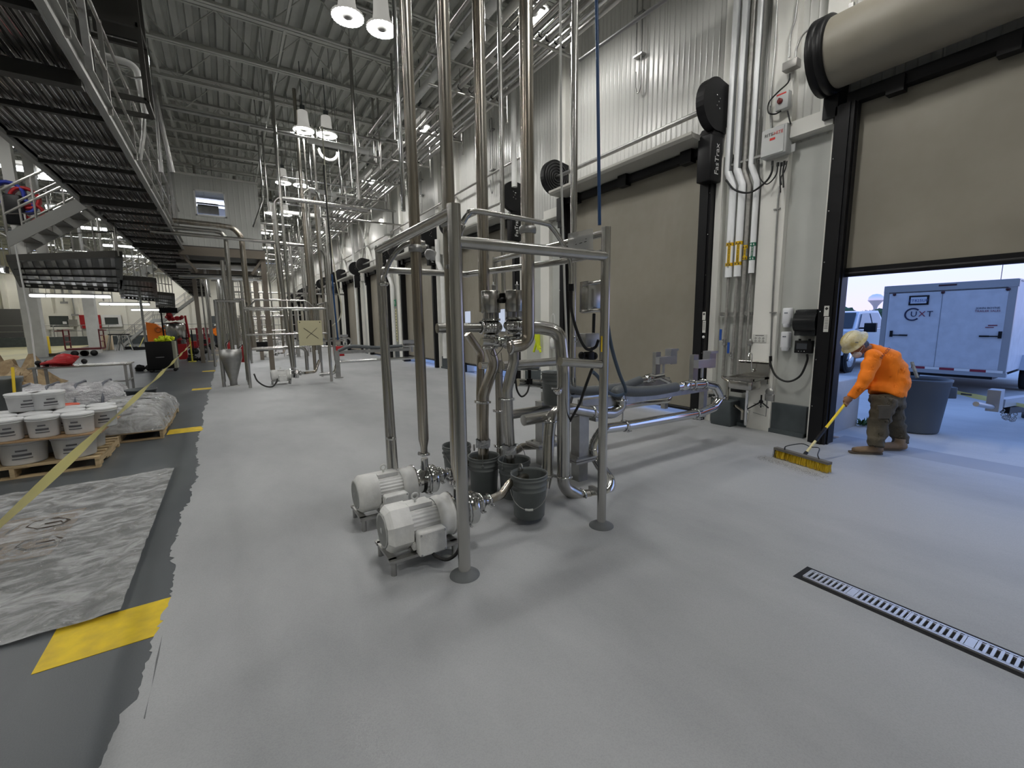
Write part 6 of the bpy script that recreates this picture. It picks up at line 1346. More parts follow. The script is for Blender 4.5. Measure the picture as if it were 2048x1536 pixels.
# ================================================================ CATWALK AND OVERHEAD ROOM
CWM = mat('catwalk_steel', (.20, .19, .175), .34, .85, var=.15, vscale=6, stretch=(1, .1, 1)); CWD = mat('catwalk_dark', (.06, .058, .052), .5, .4); STR = mat('stringer_grey', (.36, .36, .34), .45, .3)
zc, xl_, xr_ = 4.30, -2.25, -1.05
cw = thing('catwalk', 'dark steel catwalk seen from below, running down the hall over the left lane', 'catwalk', ((xl_+xr_)/2, 0, zc))
npl = 5
for k in range(npl):
    w = (xr_-xl_)/npl; x0 = xl_+k*w; b = MB(); n = 6; prof = []
    for i in range(n+1):
        u = x0+.012+(w-.024)*i/n; prof += [(u, .0 if i % 2 == 0 else .025)]
    for y0 in range(-2, 47, 3):
        y1 = y0+2.97; vs = [(p, y0, zc+h) for p, h in prof]+[(p, y1, zc+h) for p, h in prof]; N = len(prof)
        b.add(vs, [(i, i+1, N+i+1, N+i) for i in range(N-1)])
        b.box((x0+.006, (y0+y1)/2, zc-.02), (.008, y1-y0, .06)); b.box((x0+w-.006, (y0+y1)/2, zc-.02), (.008, y1-y0, .06))
    b.build('deck_plank', CWM, cw)
    b = MB()
    for u in (.22, .5, .78): b.box((x0+w*u, 22.5, zc-.004), (.010, 49, .006))
    b.build('plank_glint', STEEL_B, cw)  # thin bright strips added to imitate glints along the plank perforations
for k in range(42):
    y = -1.5+1.15*k; big = k % 5 == 2
    b = MB(); b.box(((xl_+xr_)/2, y, zc-.06-(.05 if big else 0)), (xr_-xl_, .07 if not big else .14, .06 if not big else .14)); b.build('cross_beam', CWD, cw)
for x, s in ((xl_, -1), (xr_, 1)):
    b = MB(); b.box((x, 22.5, zc+.02), (.02, 49, .26)); b.box((x+.03*s, 22.5, zc-.10), (.07, 49, .015)); b.box((x+.03*s, 22.5, zc+.14), (.07, 49, .015)); b.build('stringer', STR, cw)
    for k in range(27):
        y = -1.2+1.8*k; b = MB(); b.box((x+.03*s, y, zc+.60), (.045, .05, 1.1)); b.build('railing_post', STEEL_F, cw)
    b = MB()
    for z in (.58, 1.12): b.tube([(x+.03*s, -2, zc+z), (x+.03*s, 46.5, zc+z)], .021, 8)
    b.build('hand_rail', STEEL_F, cw)
# steps down at the far end and hangers
for k in range(5):
    y = 6.5+9*k
    for x in (xl_-.08, xr_+.08): b = MB(); b.bar((x, y, zc), (x, y, ZC-.9), .06); tag(b.build('catwalk_hanger', STEEL_D), 'square steel hanger holding the catwalk %s side, %s' % ('left' if x < -1.5 else 'right', ('over the first pallet', 'before the overhead room', 'beyond the overhead room', 'halfway down the hall', 'near the far stairs')[k]), 'hanger')
# hanging steel box frame and white pipe above the catwalk
t = thing('hoist_frame', 'dark hanging steel box frame above the catwalk near the top edge', 'frame', at(222, 50, Y=9)); b = MB(); c = at(222, 30, Y=9.0)
for dx in (-.32, .32):
    for dy in (-.3, .3): b.bar(c+Vector((dx, dy, -1.2)), c+Vector((dx, dy, 1.4)), .06)
for dz in (-1.2, -.2, .8):
    for d in (-.3, .3): b.bar(c+Vector((-.32, d, dz)), c+Vector((.32, d, dz)), .06); b.bar(c+Vector((d*1.06, -.3, dz)), c+Vector((d*1.06, .3, dz)), .06)
b.box(c+Vector((0, .25, .3)), (.5, .05, .9)); b.build('frame_bars', CWD, t)
b = MB(); b.tube(bend([at(140, 92, Y=9.5), at(272, 130, Y=9.5), at(293, 235, Y=9.5)], .15, 6), .05, 14); o = tag(b.build('overhead_pipe', WHITE), 'white insulated pipe bending down beside the catwalk railing', 'pipe'); b = MB(); b.tube([at(288, 232, Y=9.5), at(287, 268, Y=9.5), at(280, 320, Y=9.5)], .03, 8); b.build('bare_end', STEEL_D, o)
b = MB(); b.tube(smoothpath([at(236, -20, Y=9.3), at(246, 40, Y=9.3), at(262, 70, Y=9.3), at(290, 95, Y=9.3), at(297, 130, Y=9.3), at(292, 152, Y=9.3), at(262, 155, Y=9.3), at(230, 135, Y=9.3)], 6), .018, 8); tag(b.build('flex_conduit', STEEL_B), 'curving bright flexible conduit looping near the white pipe bend', 'conduit')
b = MB(); b.tube([at(305, 172, Y=13), at(345, 345, Y=13)], .05, 8); b.tube([at(313, 215, Y=13), at(322, 345, Y=13)], .04, 8); tag(b.build('slanting_pipe', STEEL_D), 'pair of dark pipes slanting down to the overhead room', 'pipe')
# overhead room
rx0, rx1, ry0, ry1, rz0, rz1 = -1.06, 1.26, 18.5, 24.5, 4.34, 6.60
room = thing('overhead_room', 'pale ribbed panel control room raised on steel at the end of the view', 'control room', (0, 21.5, rz0))
b = MB(); wx0, wx1, wz0, wz1 = -.53, .27, 5.38, 6.14
b.box(((rx0+wx0)/2, ry0, (rz0+rz1)/2), (wx0-rx0, .1, rz1-rz0)); b.box(((wx1+rx1)/2, ry0, (rz0+rz1)/2), (rx1-wx1, .1, rz1-rz0)); b.box(((wx0+wx1)/2, ry0, (rz0+wz0)/2), (wx1-wx0, .1, wz0-rz0)); b.box(((wx0+wx1)/2, ry0, (rz1+wz1)/2), (wx1-wx0, .1, rz1-wz1))
b.box((rx1, (ry0+ry1)/2, (rz0+rz1)/2), (.1, ry1-ry0, rz1-rz0)); b.box((rx0, (ry0+ry1)/2, (rz0+rz1)/2), (.1, ry1-ry0, rz1-rz0)); b.box((.1, ry1, (rz0+rz1)/2), (2.3, .1, rz1-rz0)); b.build('panel_wall', RIBX, room)
b = MB(); b.box((.1, 21.5, rz1+.03), (2.45, 6.2, .06)); b.build('panel_roof', PALE, room); b = MB(); b.box((.1, 21.5, rz0-.03), (2.45, 6.2, .06)); b.build('panel_floor', CWD, room)
b = MB()
for (c, d) in (((wx0-.02, ry0-.05, (wz0+wz1)/2), (.05, .05, wz1-wz0+.08)), ((wx1+.02, ry0-.05, (wz0+wz1)/2), (.05, .05, wz1-wz0+.08)), (((wx0+wx1)/2, ry0-.05, wz0-.02), (wx1-wx0+.08, .05, .05)), (((wx0+wx1)/2, ry0-.05, wz1+.02), (wx1-wx0+.08, .05, .05))): b.box(c, d)
wf = b.build('window_frame', WHITE, room)
b = MB(); b.box(((wx0+wx1)/2, ry0+.02, (wz0+wz1)/2), (wx1-wx0, .01, wz1-wz0)); b.build('glass_pane', mat('clear_glass', (.9, .94, 1), .03, trans=1., alpha=.25), wf)
b = MB(); b.box((-.1, ry0+1.2, wz1-.05), (1.6, .12, .05)); b.build('room_light', mat('tube_light', (1, 1, 1), .5, emit=(.85, .9, 1), es=9.), room)
b = MB(); b.box((-.22, ry0+.9, 5.72), (.62, .3, .26)); b.build('wall_cabinet', STEEL, room); b = MB(); b.box((-.22, ry0+.85, 5.9), (.62, .3, .10)); b.build('cabinet_top', BLACK, room)
b = MB(); b.box((.1, ry0+2.0, 5.4), (2.1, .05, 2.0)); b.build('inner_wall', mat('inner_blue', (.52, .56, .72), .6), room)
area('room_light', (-.1, ry0+1.1, wz1-.10), 1.4, .2, 14, (.85, .9, 1), 'RECTANGLE')
BEAMM = mat('beam_brown', (.22, .19, .155), .45, .4)
b = MB(); b.box((.1, 18.45, 4.17), (2.5, .12, .28)); b.box((1.3, 21.4, 4.17), (.12, 6.0, .28)); b.box((-1.1, 21.4, 4.17), (.12, 6.0, .28)); b.box((.1, 24.5, 4.17), (2.5, .12, .28)); b.bar((1.3, 18.6, 4.1), (.9, 18.6, 3.5), .08); b.bar((-1.1, 18.6, 4.1), (-.7, 18.6, 3.5), .08); b.build('support_beam', BEAMM, room)
for x, y in ((1.28, 18.6), (1.28, 24.4), (-1.08, 24.4)): b = MB(); b.box((x, y, 2.1), (.16, .16, 4.2)); b.build('support_post', BEAMM, room)
for i, (z, y, r, m_) in enumerate(((3.82, 19.2, .15, STEEL_F), (3.45, 19.6, .10, STEEL_B), (3.95, 20.5, .12, BLACK))):
    b = MB(); b.tube([(-1.3, y, z), (1.4, y, z)], r, 14); tag(b.build('underfloor_pipe', m_), ('fat dull duct', 'bright round duct', 'dark pipe')[i]+' running level under the overhead room', 'pipe')
FL = mat('fluorescent', (1, 1, 1), .4, emit=(.95, .98, 1), es=10.); FL.cycles.emission_sampling = 'NONE'
def strip(p, q, lab, pw=60):
    hz_ = 8.9-p[2] if p[2] > 4 else 4.1-p[2]
    p = Vector(p); q = Vector(q); c = (p+q)/2; L = (q-p).length; a = math.atan2(q.y-p.y, q.x-p.x)
    t = thing('strip_light', lab, 'strip light', c, 'fluorescent strip lights')
    b = MB(); b.box(c+Vector((0, 0, .09)), (L, .26, .05), rz=a); b.build('fixture_body', STEEL_D, t)
    b = MB(); nx = Vector((-math.sin(a), math.cos(a), 0))*.09; d = (q-p).normalized()*.03
    for s in (-1, 1): b.tube([p+nx*s+d, q+nx*s-d], .05, 8)
    b.build('tube_lamp', FL, t)
    for u in (.2, .8): b = MB(); b.box(p.lerp(q, u), (.03, .28, .12), rz=a); b.tube([p.lerp(q, u), p.lerp(q, u)+Vector((0, 0, hz_))], .008, 4); b.build('clip', STEEL_D, t)
    if pw: area('strip_glow', c-Vector((0, 0, .06)), L, .2, pw, (.95, .98, 1), 'RECTANGLE', (0, 0, a))
strip((-.9, 21.0, 3.55), (1.3, 20.9, 3.55), 'bright strip light under the overhead room')
# ================================================================ LEFT MEZZANINE
zm = 3.45
plats = (((22, 520), (237, 512), (241, 583), (45, 573), 'nearest dark mezzanine deck seen from below at the left'), ((243, 558), (308, 562), (313, 602), (245, 596), 'second dark mezzanine deck, right of the nearest'), ((313, 588), (346, 591), (349, 619), (314, 614), 'third dark mezzanine deck, farther back'))
MEZ = mat('mezzanine_dark', (.10, .095, .085), .45, .5, var=.2, vscale=3)
for i, (c0, c1, c2, c3, lab) in enumerate(plats):
    q0, q1, q2, q3 = [at(*c, Z=zm) for c in (c0, c1, c2, c3)]
    t = thing('mezzanine_deck', lab, 'platform', (q0+q1+q2+q3)/4)
    def slab(b, a, c, d, e, z0, z1): b.add([v+Vector((0, 0, z0)) for v in (a, c, d, e)]+[v+Vector((0, 0, z1)) for v in (a, c, d, e)], [(3, 2, 1, 0), (4, 5, 6, 7), (0, 1, 5, 4), (1, 2, 6, 5), (2, 3, 7, 6), (3, 0, 4, 7)])
    b = MB(); slab(b, q0, q1, q2, q3, .10, .14); b.build('deck_plate', MEZ, t)
    n = 9
    for k in range(n):
        u = (k+.32)/n; v = (k+.68)/n; b = MB(); slab(b, q0.lerp(q1, u), q0.lerp(q1, v), q3.lerp(q2, v), q3.lerp(q2, u), .0, .10); b.build('deck_beam', CWM, t)
    for k in range(1, 5):
        u = k/5; b = MB(); b.bar(q0.lerp(q3, u)+Vector((0, 0, -.03)), q1.lerp(q2, u)+Vector((0, 0, -.03)), .05); b.build('cross_bar', CWD, t)
    for a_, c_ in ((q0, q1), (q1, q2), (q2, q3), (q3, q0)): b = MB(); b.bar(a_+Vector((0, 0, .04)), c_+Vector((0, 0, .04)), .16); b.build('edge_beam', CWD, t)
    b = MB()
    for z in (.6, 1.15): b.tube([v+Vector((0, 0, z)) for v in (q0, q1, q2)], .022, 6)
    for k in range(6): v = q0.lerp(q1, k/5); b.tube([v, v+Vector((0, 0, 1.15))], .022, 6)
    b.tube([q2, q2+Vector((0, 0, 1.15))], .022, 6); b.build('railing', STEEL_F, t)
    s0, s1, sy = (((58, 588), (222, 597), 27.2), ((198, 605), (300, 612), 36.6), ((262, 618), (338, 622), 45.2))[i]
    pa = at(*s0, Y=sy); pb = at(*s1, Y=sy); pa.z = pb.z = (pa.z+pb.z)/2
    strip(pa, pb, ('long', 'shorter', 'far')[i]+' strip light hanging under the '+('nearest', 'second', 'third')[i]+' mezzanine deck', 90)
def stair(p, q, w, lab, n=12, land=None, rails=True):
    p = Vector(p); q = Vector(q); d = (q-p); h = Vector((d.x, d.y, 0)).normalized(); s = Vector((-h.y, h.x, 0))*w/2
    t = thing('steel_stairs', lab, 'stairs', p); pts = [p]+([Vector(v) for v in land] if land else [])+[q]
    for k in (-1, 1):
        b = MB()
        for a, c in zip(pts, pts[1:]):
            u = (c-a).normalized(); b.add([a+s*k+Vector((0, 0, z)) for z in (-.14, .14)]+[c+s*k+Vector((0, 0, z)) for z in (-.14, .14)]+[a+s*k*1.06+Vector((0, 0, z)) for z in (-.14, .14)]+[c+s*k*1.06+Vector((0, 0, z)) for z in (-.14, .14)], [(0, 2, 3, 1), (4, 5, 7, 6), (1, 3, 7, 5), (0, 4, 6, 2), (0, 1, 5, 4), (2, 6, 7, 3)])
        b.build('stringer', STR, t)
        b = MB()
        for z in (.5, .95):
            b.tube([v+s*k+Vector((0, 0, z)) for v in pts], .024, 6)
        for a, c in zip(pts, pts[1:]):
            for i in range(4): v = a.lerp(c, i/3)+s*k; b.tube([v, v+Vector((0, 0, .95))], .02, 6)
        b.build('hand_rail', STEEL_F, t)
    for a, c in zip(pts, pts[1:]):
        m_ = max(1, int(abs(c.z-a.z)/.19))
        for i in range(m_ if abs(c.z-a.z) > .1 else 1):
            v = a.lerp(c, (i+.5)/m_); b = MB(); L = .26 if abs(c.z-a.z) > .1 else (c-a).length; b.box(v, (L, w, .03), rz=math.atan2(h.y, h.x)); b.build('tread', CWM, t)
    return t
a0 = at(250, 680, Z=1.1); 
p = at(248, 686, Y=49); p.z = .16; l1 = at(308, 641, Y=49); l2 = at(328, 640, Y=49); l2.z = l1.z; q = at(392, 594, Y=49)
stair(p, q, 1.0, 'long grey stairs with a landing rising from the floor to the catwalk end', land=[l1, l2])
p = at(35, 487, Y=13.5); q = at(195, 407, Y=13.5)
stair(p+Vector((-.0, 0, 0)), q, .9, 'grey stairs dropping from the catwalk to the left mezzanine, seen from below')
stair(at(240, 572, Y=31), at(312, 532, Y=31), .9, 'grey flight linking the second mezzanine deck to the catwalk')
# concrete columns
for (px0, px1, Y, w, lab) in (((68, 600), (79, 715), 36.4, .72, 'grey concrete column nearest on the left, beyond the brown paper heap'), ((178, 598), (193, 706), 39.3, .55, 'grey concrete column behind the red dolly')):
    x = at(*px1, Y=Y).x; b = MB(); b.box((x, Y, ZC/2), (w, .6, ZC)); t = tag(b.build('column', mat('column_grey', (.50, .50, .47), .6, var=.05)), lab, 'column')
for Y, x, lab in ((17.5, at(20, 350, Y=17.5).x, 'pale steel column rising past the blue and red hoses'), (19.5, at(66, 380, Y=19.5).x, 'second pale steel column beside the first at the left edge')):
    b = MB(); z0 = 3.6; b.box((x, Y, (z0+ZC)/2), (.22, .22, ZC-z0)); tag(b.build('steel_column', PALE), lab, 'column')
p = at(297, 725, Z=0); b = MB(); b.tube([(p.x, p.y, 0), (p.x, p.y, 4.2)], .05, 8); tag(b.build('thin_post', STEEL_D), 'thin grey post standing left of the black cabinet', 'post')
x = at(60, 730, Y=14.5).x; b = MB(); b.tube([at(0, 465, Y=14.5)+Vector((-.3, 0, .2)), at(28, 480, Y=14.5), at(60, 640, Y=14.5), at(74, 752, Y=14.5)], .018, 6); tag(b.build('hanging_rope', WHITE), 'pale cord hanging from the mezzanine to the paper heap', 'cord')
for i, (a, m_, lab, r_) in enumerate((((20, 388), mat('blue_coil', (.02, .04, .35), .5), 'blue hose coil on the left mezzanine', .28), ((52, 398), RED, 'red hose reel on the left mezzanine', .26), ((68, 425), RED, 'lower red hose reel on the left mezzanine', .2), ((55, 415), mat('blue_coil', (0, 0, 0)), 'small blue coil between the red reels', .15))):
    p = at(*a, Y=17.2); b = MB()
    for k in range(3): b.torus(p+Vector((0, -.05*k, 0)), r_, .045, (0, 1, 0), 20, 6)
    tag(b.build('hose_reel', m_), lab, 'hose reel')
p = at(30, 420, Y=17.0); b = MB(); b.rbox(p, (.35, .2, .75), .05); tag(b.build('black_cover', BLACK), 'black draped cover hanging beneath the blue coil', 'cover')
# lit conveyors, ducts and light strips beyond the mezzanine
for i, (a, c, Y, kind) in enumerate((((0, 333), (95, 345), 20, 's'), ((60, 350), (145, 364), 22, 's'), ((90, 412), (150, 420), 26, 's'), ((160, 453), (215, 462), 30, 's'), ((205, 490), (280, 496), 36, 's'), ((235, 512), (305, 516), 40, 's'), ((0, 540), (16, 543), 18, 's'), ((0, 295), (60, 302), 24, 'b'), ((0, 322), (140, 338), 21, 'b'), ((85, 378), (180, 392), 25, 'b'), ((90, 372), (170, 384), 27, 'b'), ((100, 470), (275, 484), 27, 'b'), ((60, 503), (215, 518), 24, 'b'), ((110, 500), (190, 507), 25, 'b'))):
    p = at(*a, Y=Y); q = at(*c, Y=Y); p.z = q.z = (p.z+q.z)/2
    if kind == 's': strip(p, q, 'strip light '+('highest at the left edge', 'just right of the highest one', 'below the yellow cloth', 'in the middle of the mezzanine pipes', 'left of the catwalk underside', 'lowest beside the catwalk underside', 'at the very left edge under the mezzanine')[i], 40 if i < 6 else 0)
    else: b = MB(); b.tube([p, q], .05 if i != 8 else .09, 8); o = tag(b.build('mezzanine_pipe', STEEL_B if i % 2 else WHITE), 'level pipe above the left mezzanine, '+('topmost at the left edge', 'thick white under the topmost', 'behind the highest handrail', 'beside the handrail, thin', 'long one over the yellow cord', 'just above the nearest deck', 'short one over the nearest deck')[i-7], 'pipe'); hang(o, [p.lerp(q, .1), p.lerp(q, .9)])
rn = random.Random(33)
for i in range(26):
    y = rn.uniform(24, 48); x = rn.uniform(-14, -3.2); z = rn.uniform(4.2, 7.4); L = rn.uniform(1.5, 5); b = MB(); b.tube([(x, y, z), (x+(L if i % 2 else 0), y+(0 if i % 2 else L), z)], rn.choice((.03, .05, .08)), 8); o = tag(b.build('mezzanine_pipe', (STEEL_F, WHITE, STEEL_B)[i % 3]), '%s pipe %s over the left mezzanine, %s' % (('dull steel', 'white', 'bright steel')[i % 3], 'running across' if i % 2 else 'running lengthways', ('low' if z < 5 else 'mid-high' if z < 6.2 else 'high')+' and '+('near the catwalk' if x > -6 else 'midway' if x > -10 else 'far out left')), 'pipe', 'tangled pipes above the left mezzanine'); hang(o, [(x+(.2*L if i % 2 else 0), y+(0 if i % 2 else .2*L), z), (x+(.8*L if i % 2 else 0), y+(0 if i % 2 else .8*L), z)])
for i in range(18):
    y = rn.uniform(22, 46); x = rn.uniform(-11, -3.2); b = MB(); r = rn.choice((.03, .04, .06)); b.tube([(x, y, 3.5), (x, y, 8.93)], r, 8); tag(b.build('mezzanine_riser', (STEEL_F, STEEL_D)[i % 2]), '%s %s upright pipe above the left mezzanine, %s' % (thick[r], ('shiny', 'dull')[i % 2], ('near the catwalk' if x > -6 else 'away from the catwalk')+(', front part' if y < 30 else ', middle part' if y < 38 else ', back part')), 'pipe', 'upright pipes above the left mezzanine')
# far wall things ----------------------------------------------------------
F = lambda x, y, Y=59.8: at(x, y, Y=Y)
def wallbox(name, x0, y0, x1, y1, m_, lab, cat, Y=59.8, th=.12, frame=None):
    p = F(x0, y1, Y); q = F(x1, y0, Y); c = (p+q)/2
    if not frame: b = MB(); b.box(c, (abs(q.x-p.x), th, abs(q.z-p.z))); return tag(b.build(name, m_), lab, cat)
    t = thing(name, lab, cat, c); b = MB(); b.box(c, (abs(q.x-p.x), th, abs(q.z-p.z))); b.build('pane', m_, t)
    w = .25; b = MB(); W_, H_ = abs(q.x-p.x), abs(q.z-p.z)
    for s in (-1, 1): b.box(c+Vector((s*(W_/2+w/2), 0, 0)), (w, th*1.6, H_+2*w)); b.box(c+Vector((0, 0, s*(H_/2+w/2))), (W_, th*1.6, w))
    b.build('window_frame', frame, t); return t
DG = mat('dim_glass', (.07, .08, .075), .15)
wallbox('doorway_opening', -30, 618, 40, 676, mat('dim_room', (.12, .12, .115), .6), 'wide dim opening in the far wall at the left edge', 'opening')  # solid panel, dimness of the room behind put into its dark colour
wallbox('wall_window', 101, 632, 137, 654, DG, 'dark window in the far wall with a paper taped in its corner', 'window', frame=CREAM)
wallbox('wall_window', 211, 635, 236, 649, DG, 'smaller framed window in a white panel of the far wall', 'window', frame=WHITE)
wallbox('posted_paper', 126, 643, 133, 648, WHITE, 'white paper in the corner of the far dark window', 'paper', Y=59.6, th=.05)
wallbox('red_curtain', 162, 630, 181, 657, RED, 'red strip curtain on the far wall left of the column', 'curtain'); wallbox('red_curtain', 189, 630, 200, 657, RED, 'narrow piece of red curtain right of the column', 'curtain')
wallbox('wall_sink', 139, 639, 155, 653, STEEL_F, 'steel wash station on the far wall beside the red curtain', 'sink', th=.4)
wallbox('grey_door', 418, 632, 445, 655, DARKGREY, 'dark grey door at the right end of the far wall', 'door')
wallbox('equipment_box', 327, 645, 345, 662, DARKGREY, 'dark equipment box far behind the orange bin', 'box', Y=56)
b = MB(); b.box((-15.5, 58.9, .42), (21, 1.8, .84)); b.box((0, 58.9, .42), (10, 1.8, .84)); struct('trim_raised_walkway', b, CONC_D)
t = thing('guard_railing', 'long grey railing along the raised walkway at the far wall', 'railing', (-12, 58.1, .84)); b = MB()
for z in (.55, 1.1): b.tube([(-25.8, 58.1, .84+z), (4, 58.1, .84+z)], .035, 6)
for k in range(16): x = -25.5+k*1.95; b.tube([(x, 58.1, .84), (x, 58.1, 1.94)], .035, 6)
b.build('railing_bars', STEEL_D, t)
for i, (x, lab) in enumerate(((F(10, 600).x, 'leftmost'), (F(98, 600).x, 'near the dark window'), (F(150, 600).x, 'above the wash station'), (F(245, 600).x, 'right of the framed window'), (F(372, 600).x, 'behind the red carts'))):
    b = MB(); b.box((x, 59.9, 4.4), (.35, .3, 8.9)); tag(b.build('wall_pilaster', CREAM), 'pale pilaster of the far wall, '+lab, 'pilaster')
for i, (a, lab) in enumerate((((128, 605), 'small dark bracket on a drop pipe at the far wall'), ((150, 630), 'second small bracket lower on the far wall'))):
    p = F(*a, 59.5); b = MB(); b.tube([p, p+Vector((0, 0, 2.5))], .06, 6); b.box(p, (.5, .2, .2)); tag(b.build('wall_bracket', STEEL_D), lab, 'bracket')

# ================================================================ ON THE LEFT FLOOR
G = lambda x, y: at(x, y, Z=0)
# clear sheet over cardboard
def sheet_mat():
    m = bpy.data.materials.new('clear_film'); m.use_nodes = True; n = m.node_tree; n.nodes.clear(); L = n.links.new; N = n.nodes.new
    out = N('ShaderNodeOutputMaterial'); t = N('ShaderNodeTexCoord'); mp = N('ShaderNodeMapping'); mp.inputs['Scale'].default_value = (1.0, 1.7, 1); mp.inputs['Rotation'].default_value = (0, 0, .5); L(t.outputs['Object'], mp.inputs[0])
    z = N('ShaderNodeTexNoise'); z.inputs['Scale'].default_value = 4.; z.inputs['Detail'].default_value = 7; z.inputs['Roughness'].default_value = .62; z.inputs['Distortion'].default_value = 1.2; L(mp.outputs[0], z.inputs[0])
    bu = N('ShaderNodeBump'); bu.inputs['Strength'].default_value = 1; bu.inputs['Distance'].default_value = .12; L(z.outputs[0], bu.inputs['Height'])
    tr = N('ShaderNodeBsdfTransparent'); tr.inputs[0].default_value = (.97, .97, .97, 1); di = N('ShaderNodeBsdfDiffuse'); di.inputs[0].default_value = (.75, .76, .77, 1); gl = N('ShaderNodeBsdfGlossy'); gl.inputs[0].default_value = (1, 1, 1, 1); gl.inputs['Roughness'].default_value = .09; L(bu.outputs[0], gl.inputs['Normal']); di.inputs[0].default_value = (.85, .86, .87, 1)
    r = N('ShaderNodeValToRGB'); L(z.outputs[0], r.inputs[0]); r.color_ramp.elements[0].position = .38; r.color_ramp.elements[0].color = (.16, .16, .16, 1); r.color_ramp.elements[1].position = .64; r.color_ramp.elements[1].color = (.52, .52, .52, 1)
    m1 = N('ShaderNodeMixShader'); L(r.outputs[0], m1.inputs[0]); L(tr.outputs[0], m1.inputs[1]); L(di.outputs[0], m1.inputs[2])
    fr = N('ShaderNodeFresnel'); fr.inputs[0].default_value = 1.6; L(bu.outputs[0], fr.inputs['Normal']); m2 = N('ShaderNodeMixShader'); L(fr.outputs[0], m2.inputs[0]); L(m1.outputs[0], m2.inputs[1]); L(gl.outputs[0], m2.inputs[2]); L(m2.outputs[0], out.inputs[0])
    return m
FILM = sheet_mat()
def film(name, x0, x1, y0, y1, z0, hfun, lab, nx=50, ny=70):
    b = MB(); vs = []
    for j in range(ny+1):
        for i in range(nx+1): x = x0+(x1-x0)*i/nx; y = y0+(y1-y0)*j/ny; vs.append((x, y, z0+hfun(x, y)))
    b.add(vs, [(j*(nx+1)+i, j*(nx+1)+i+1, (j+1)*(nx+1)+i+1, (j+1)*(nx+1)+i) for j in range(ny) for i in range(nx)], True); return tag(b.build(name, FILM), lab, 'plastic sheet')
from mathutils import noise as NZ
film('plastic_sheet', -2.7, -.665, 3.18, 6.22, .012, lambda x, y: .020*abs(NZ.noise(Vector((x*3.1, y*5.2, 0))))+.018*abs(NZ.noise(Vector((x*8, y*11, 3))))+(.012 if x > -.75 else 0), 'large crinkled clear plastic sheet spread on the dark floor beside the yellow dash')
t = thing('cardboard_sheet', 'flattened cardboard cartons with diamond marks under the clear plastic', 'cardboard', (-1.9, 4.85, .006))
b = MB(); b.box((-2.0, 4.85, .008), (1.52, .98, .006)); b.build('carton', CARD, t)
b = MB()
for cx, cy in ((-1.42, 5.06), (-1.36, 4.62), (-1.85, 4.62)):
    P_ = [(.16, .0), (.05, .10), (-.13, .10), (-.16, .0), (-.05, -.10), (.13, -.10)]
    b.tube([Vector((cx+x*.8, cy+y, .0125)) for x, y in P_+P_[:1]], .012, 4); b.tube([Vector((cx-.02, cy, .0125)), Vector((cx+.08, cy, .0125)), Vector((cx+.1, cy-.05, .0125))], .010, 4); b.box((cx-.22, cy, .012), (.02, .16, .002))
b.box((-1.35, 4.84, .012), (.2, .006, .002)); b.box((-1.9, 4.84, .012), (.3, .006, .002)); b.build('print', mat('carton_print', (.05, .035, .025), .8), t)
b = MB(); b.box((-1.72, 4.42, .0125), (.3, .11, .002)); b.build('shipping_label', WHITE, t)
b = MB(); vs = []
for j in range(15):
    for i in range(13): a = i/12*2.4; x = -2.33+.10*math.cos(a*1.3)+.02*rn.random(); vs.append((x+.02*j*.2, 5.9+.02*rn.random()+.45*j/14, .02+.16*math.sin(a)*math.sin(PI*(j+1)/16)+.01*rn.random()))
b.add(vs, [(j*13+i, j*13+i+1, (j+1)*13+i+1, (j+1)*13+i) for j in range(14) for i in range(12)], True); tag(b.build('plastic_fold', FILM), 'upright curl of clear plastic at the left edge of the sheet', 'plastic sheet')
# pallets
def pallet(x0, x1, y0, y1, lab):
    t = thing('pallet', lab, 'pallet', ((x0+x1)/2, (y0+y1)/2, 0)); n = 7
    for k in range(n): y = y0+.05+(y1-y0-.1)*k/(n-1); b = MB(); b.box(((x0+x1)/2, y, .128), (x1-x0, .09, .018)); b.build('top_board', WOOD, t)
    for k in range(3): y = y0+.05+(y1-y0-.1)*k/2; b = MB(); b.box(((x0+x1)/2, y, .011), (x1-x0, .09, .018)); b.build('bottom_board', WOOD, t)
    for k in range(3):
        x = x0+.02+(x1-x0-.04)*k/2; b = MB(); b.prism([(0, .02), (.12, .02), (.16, .02), (.17, .05), (.33, .05), (.34, .02), (.76, .02), (.77, .05), (.93, .05), (.94, .02), (1.0, .02), (1.0, .118), (0, .118)], (x-.019, y0, 0), (0, (y1-y0), 0), (0, 0, 1), (.038, 0, 0)); b.build('stringer_board', WOOD, t)
    return t
pallet(-2.85, -1.42, 6.86, 8.0, 'wooden pallet loaded with white pails'); pallet(-1.95, -.95, 8.15, 10.6, 'wooden pallet under the low plastic-wrapped load')
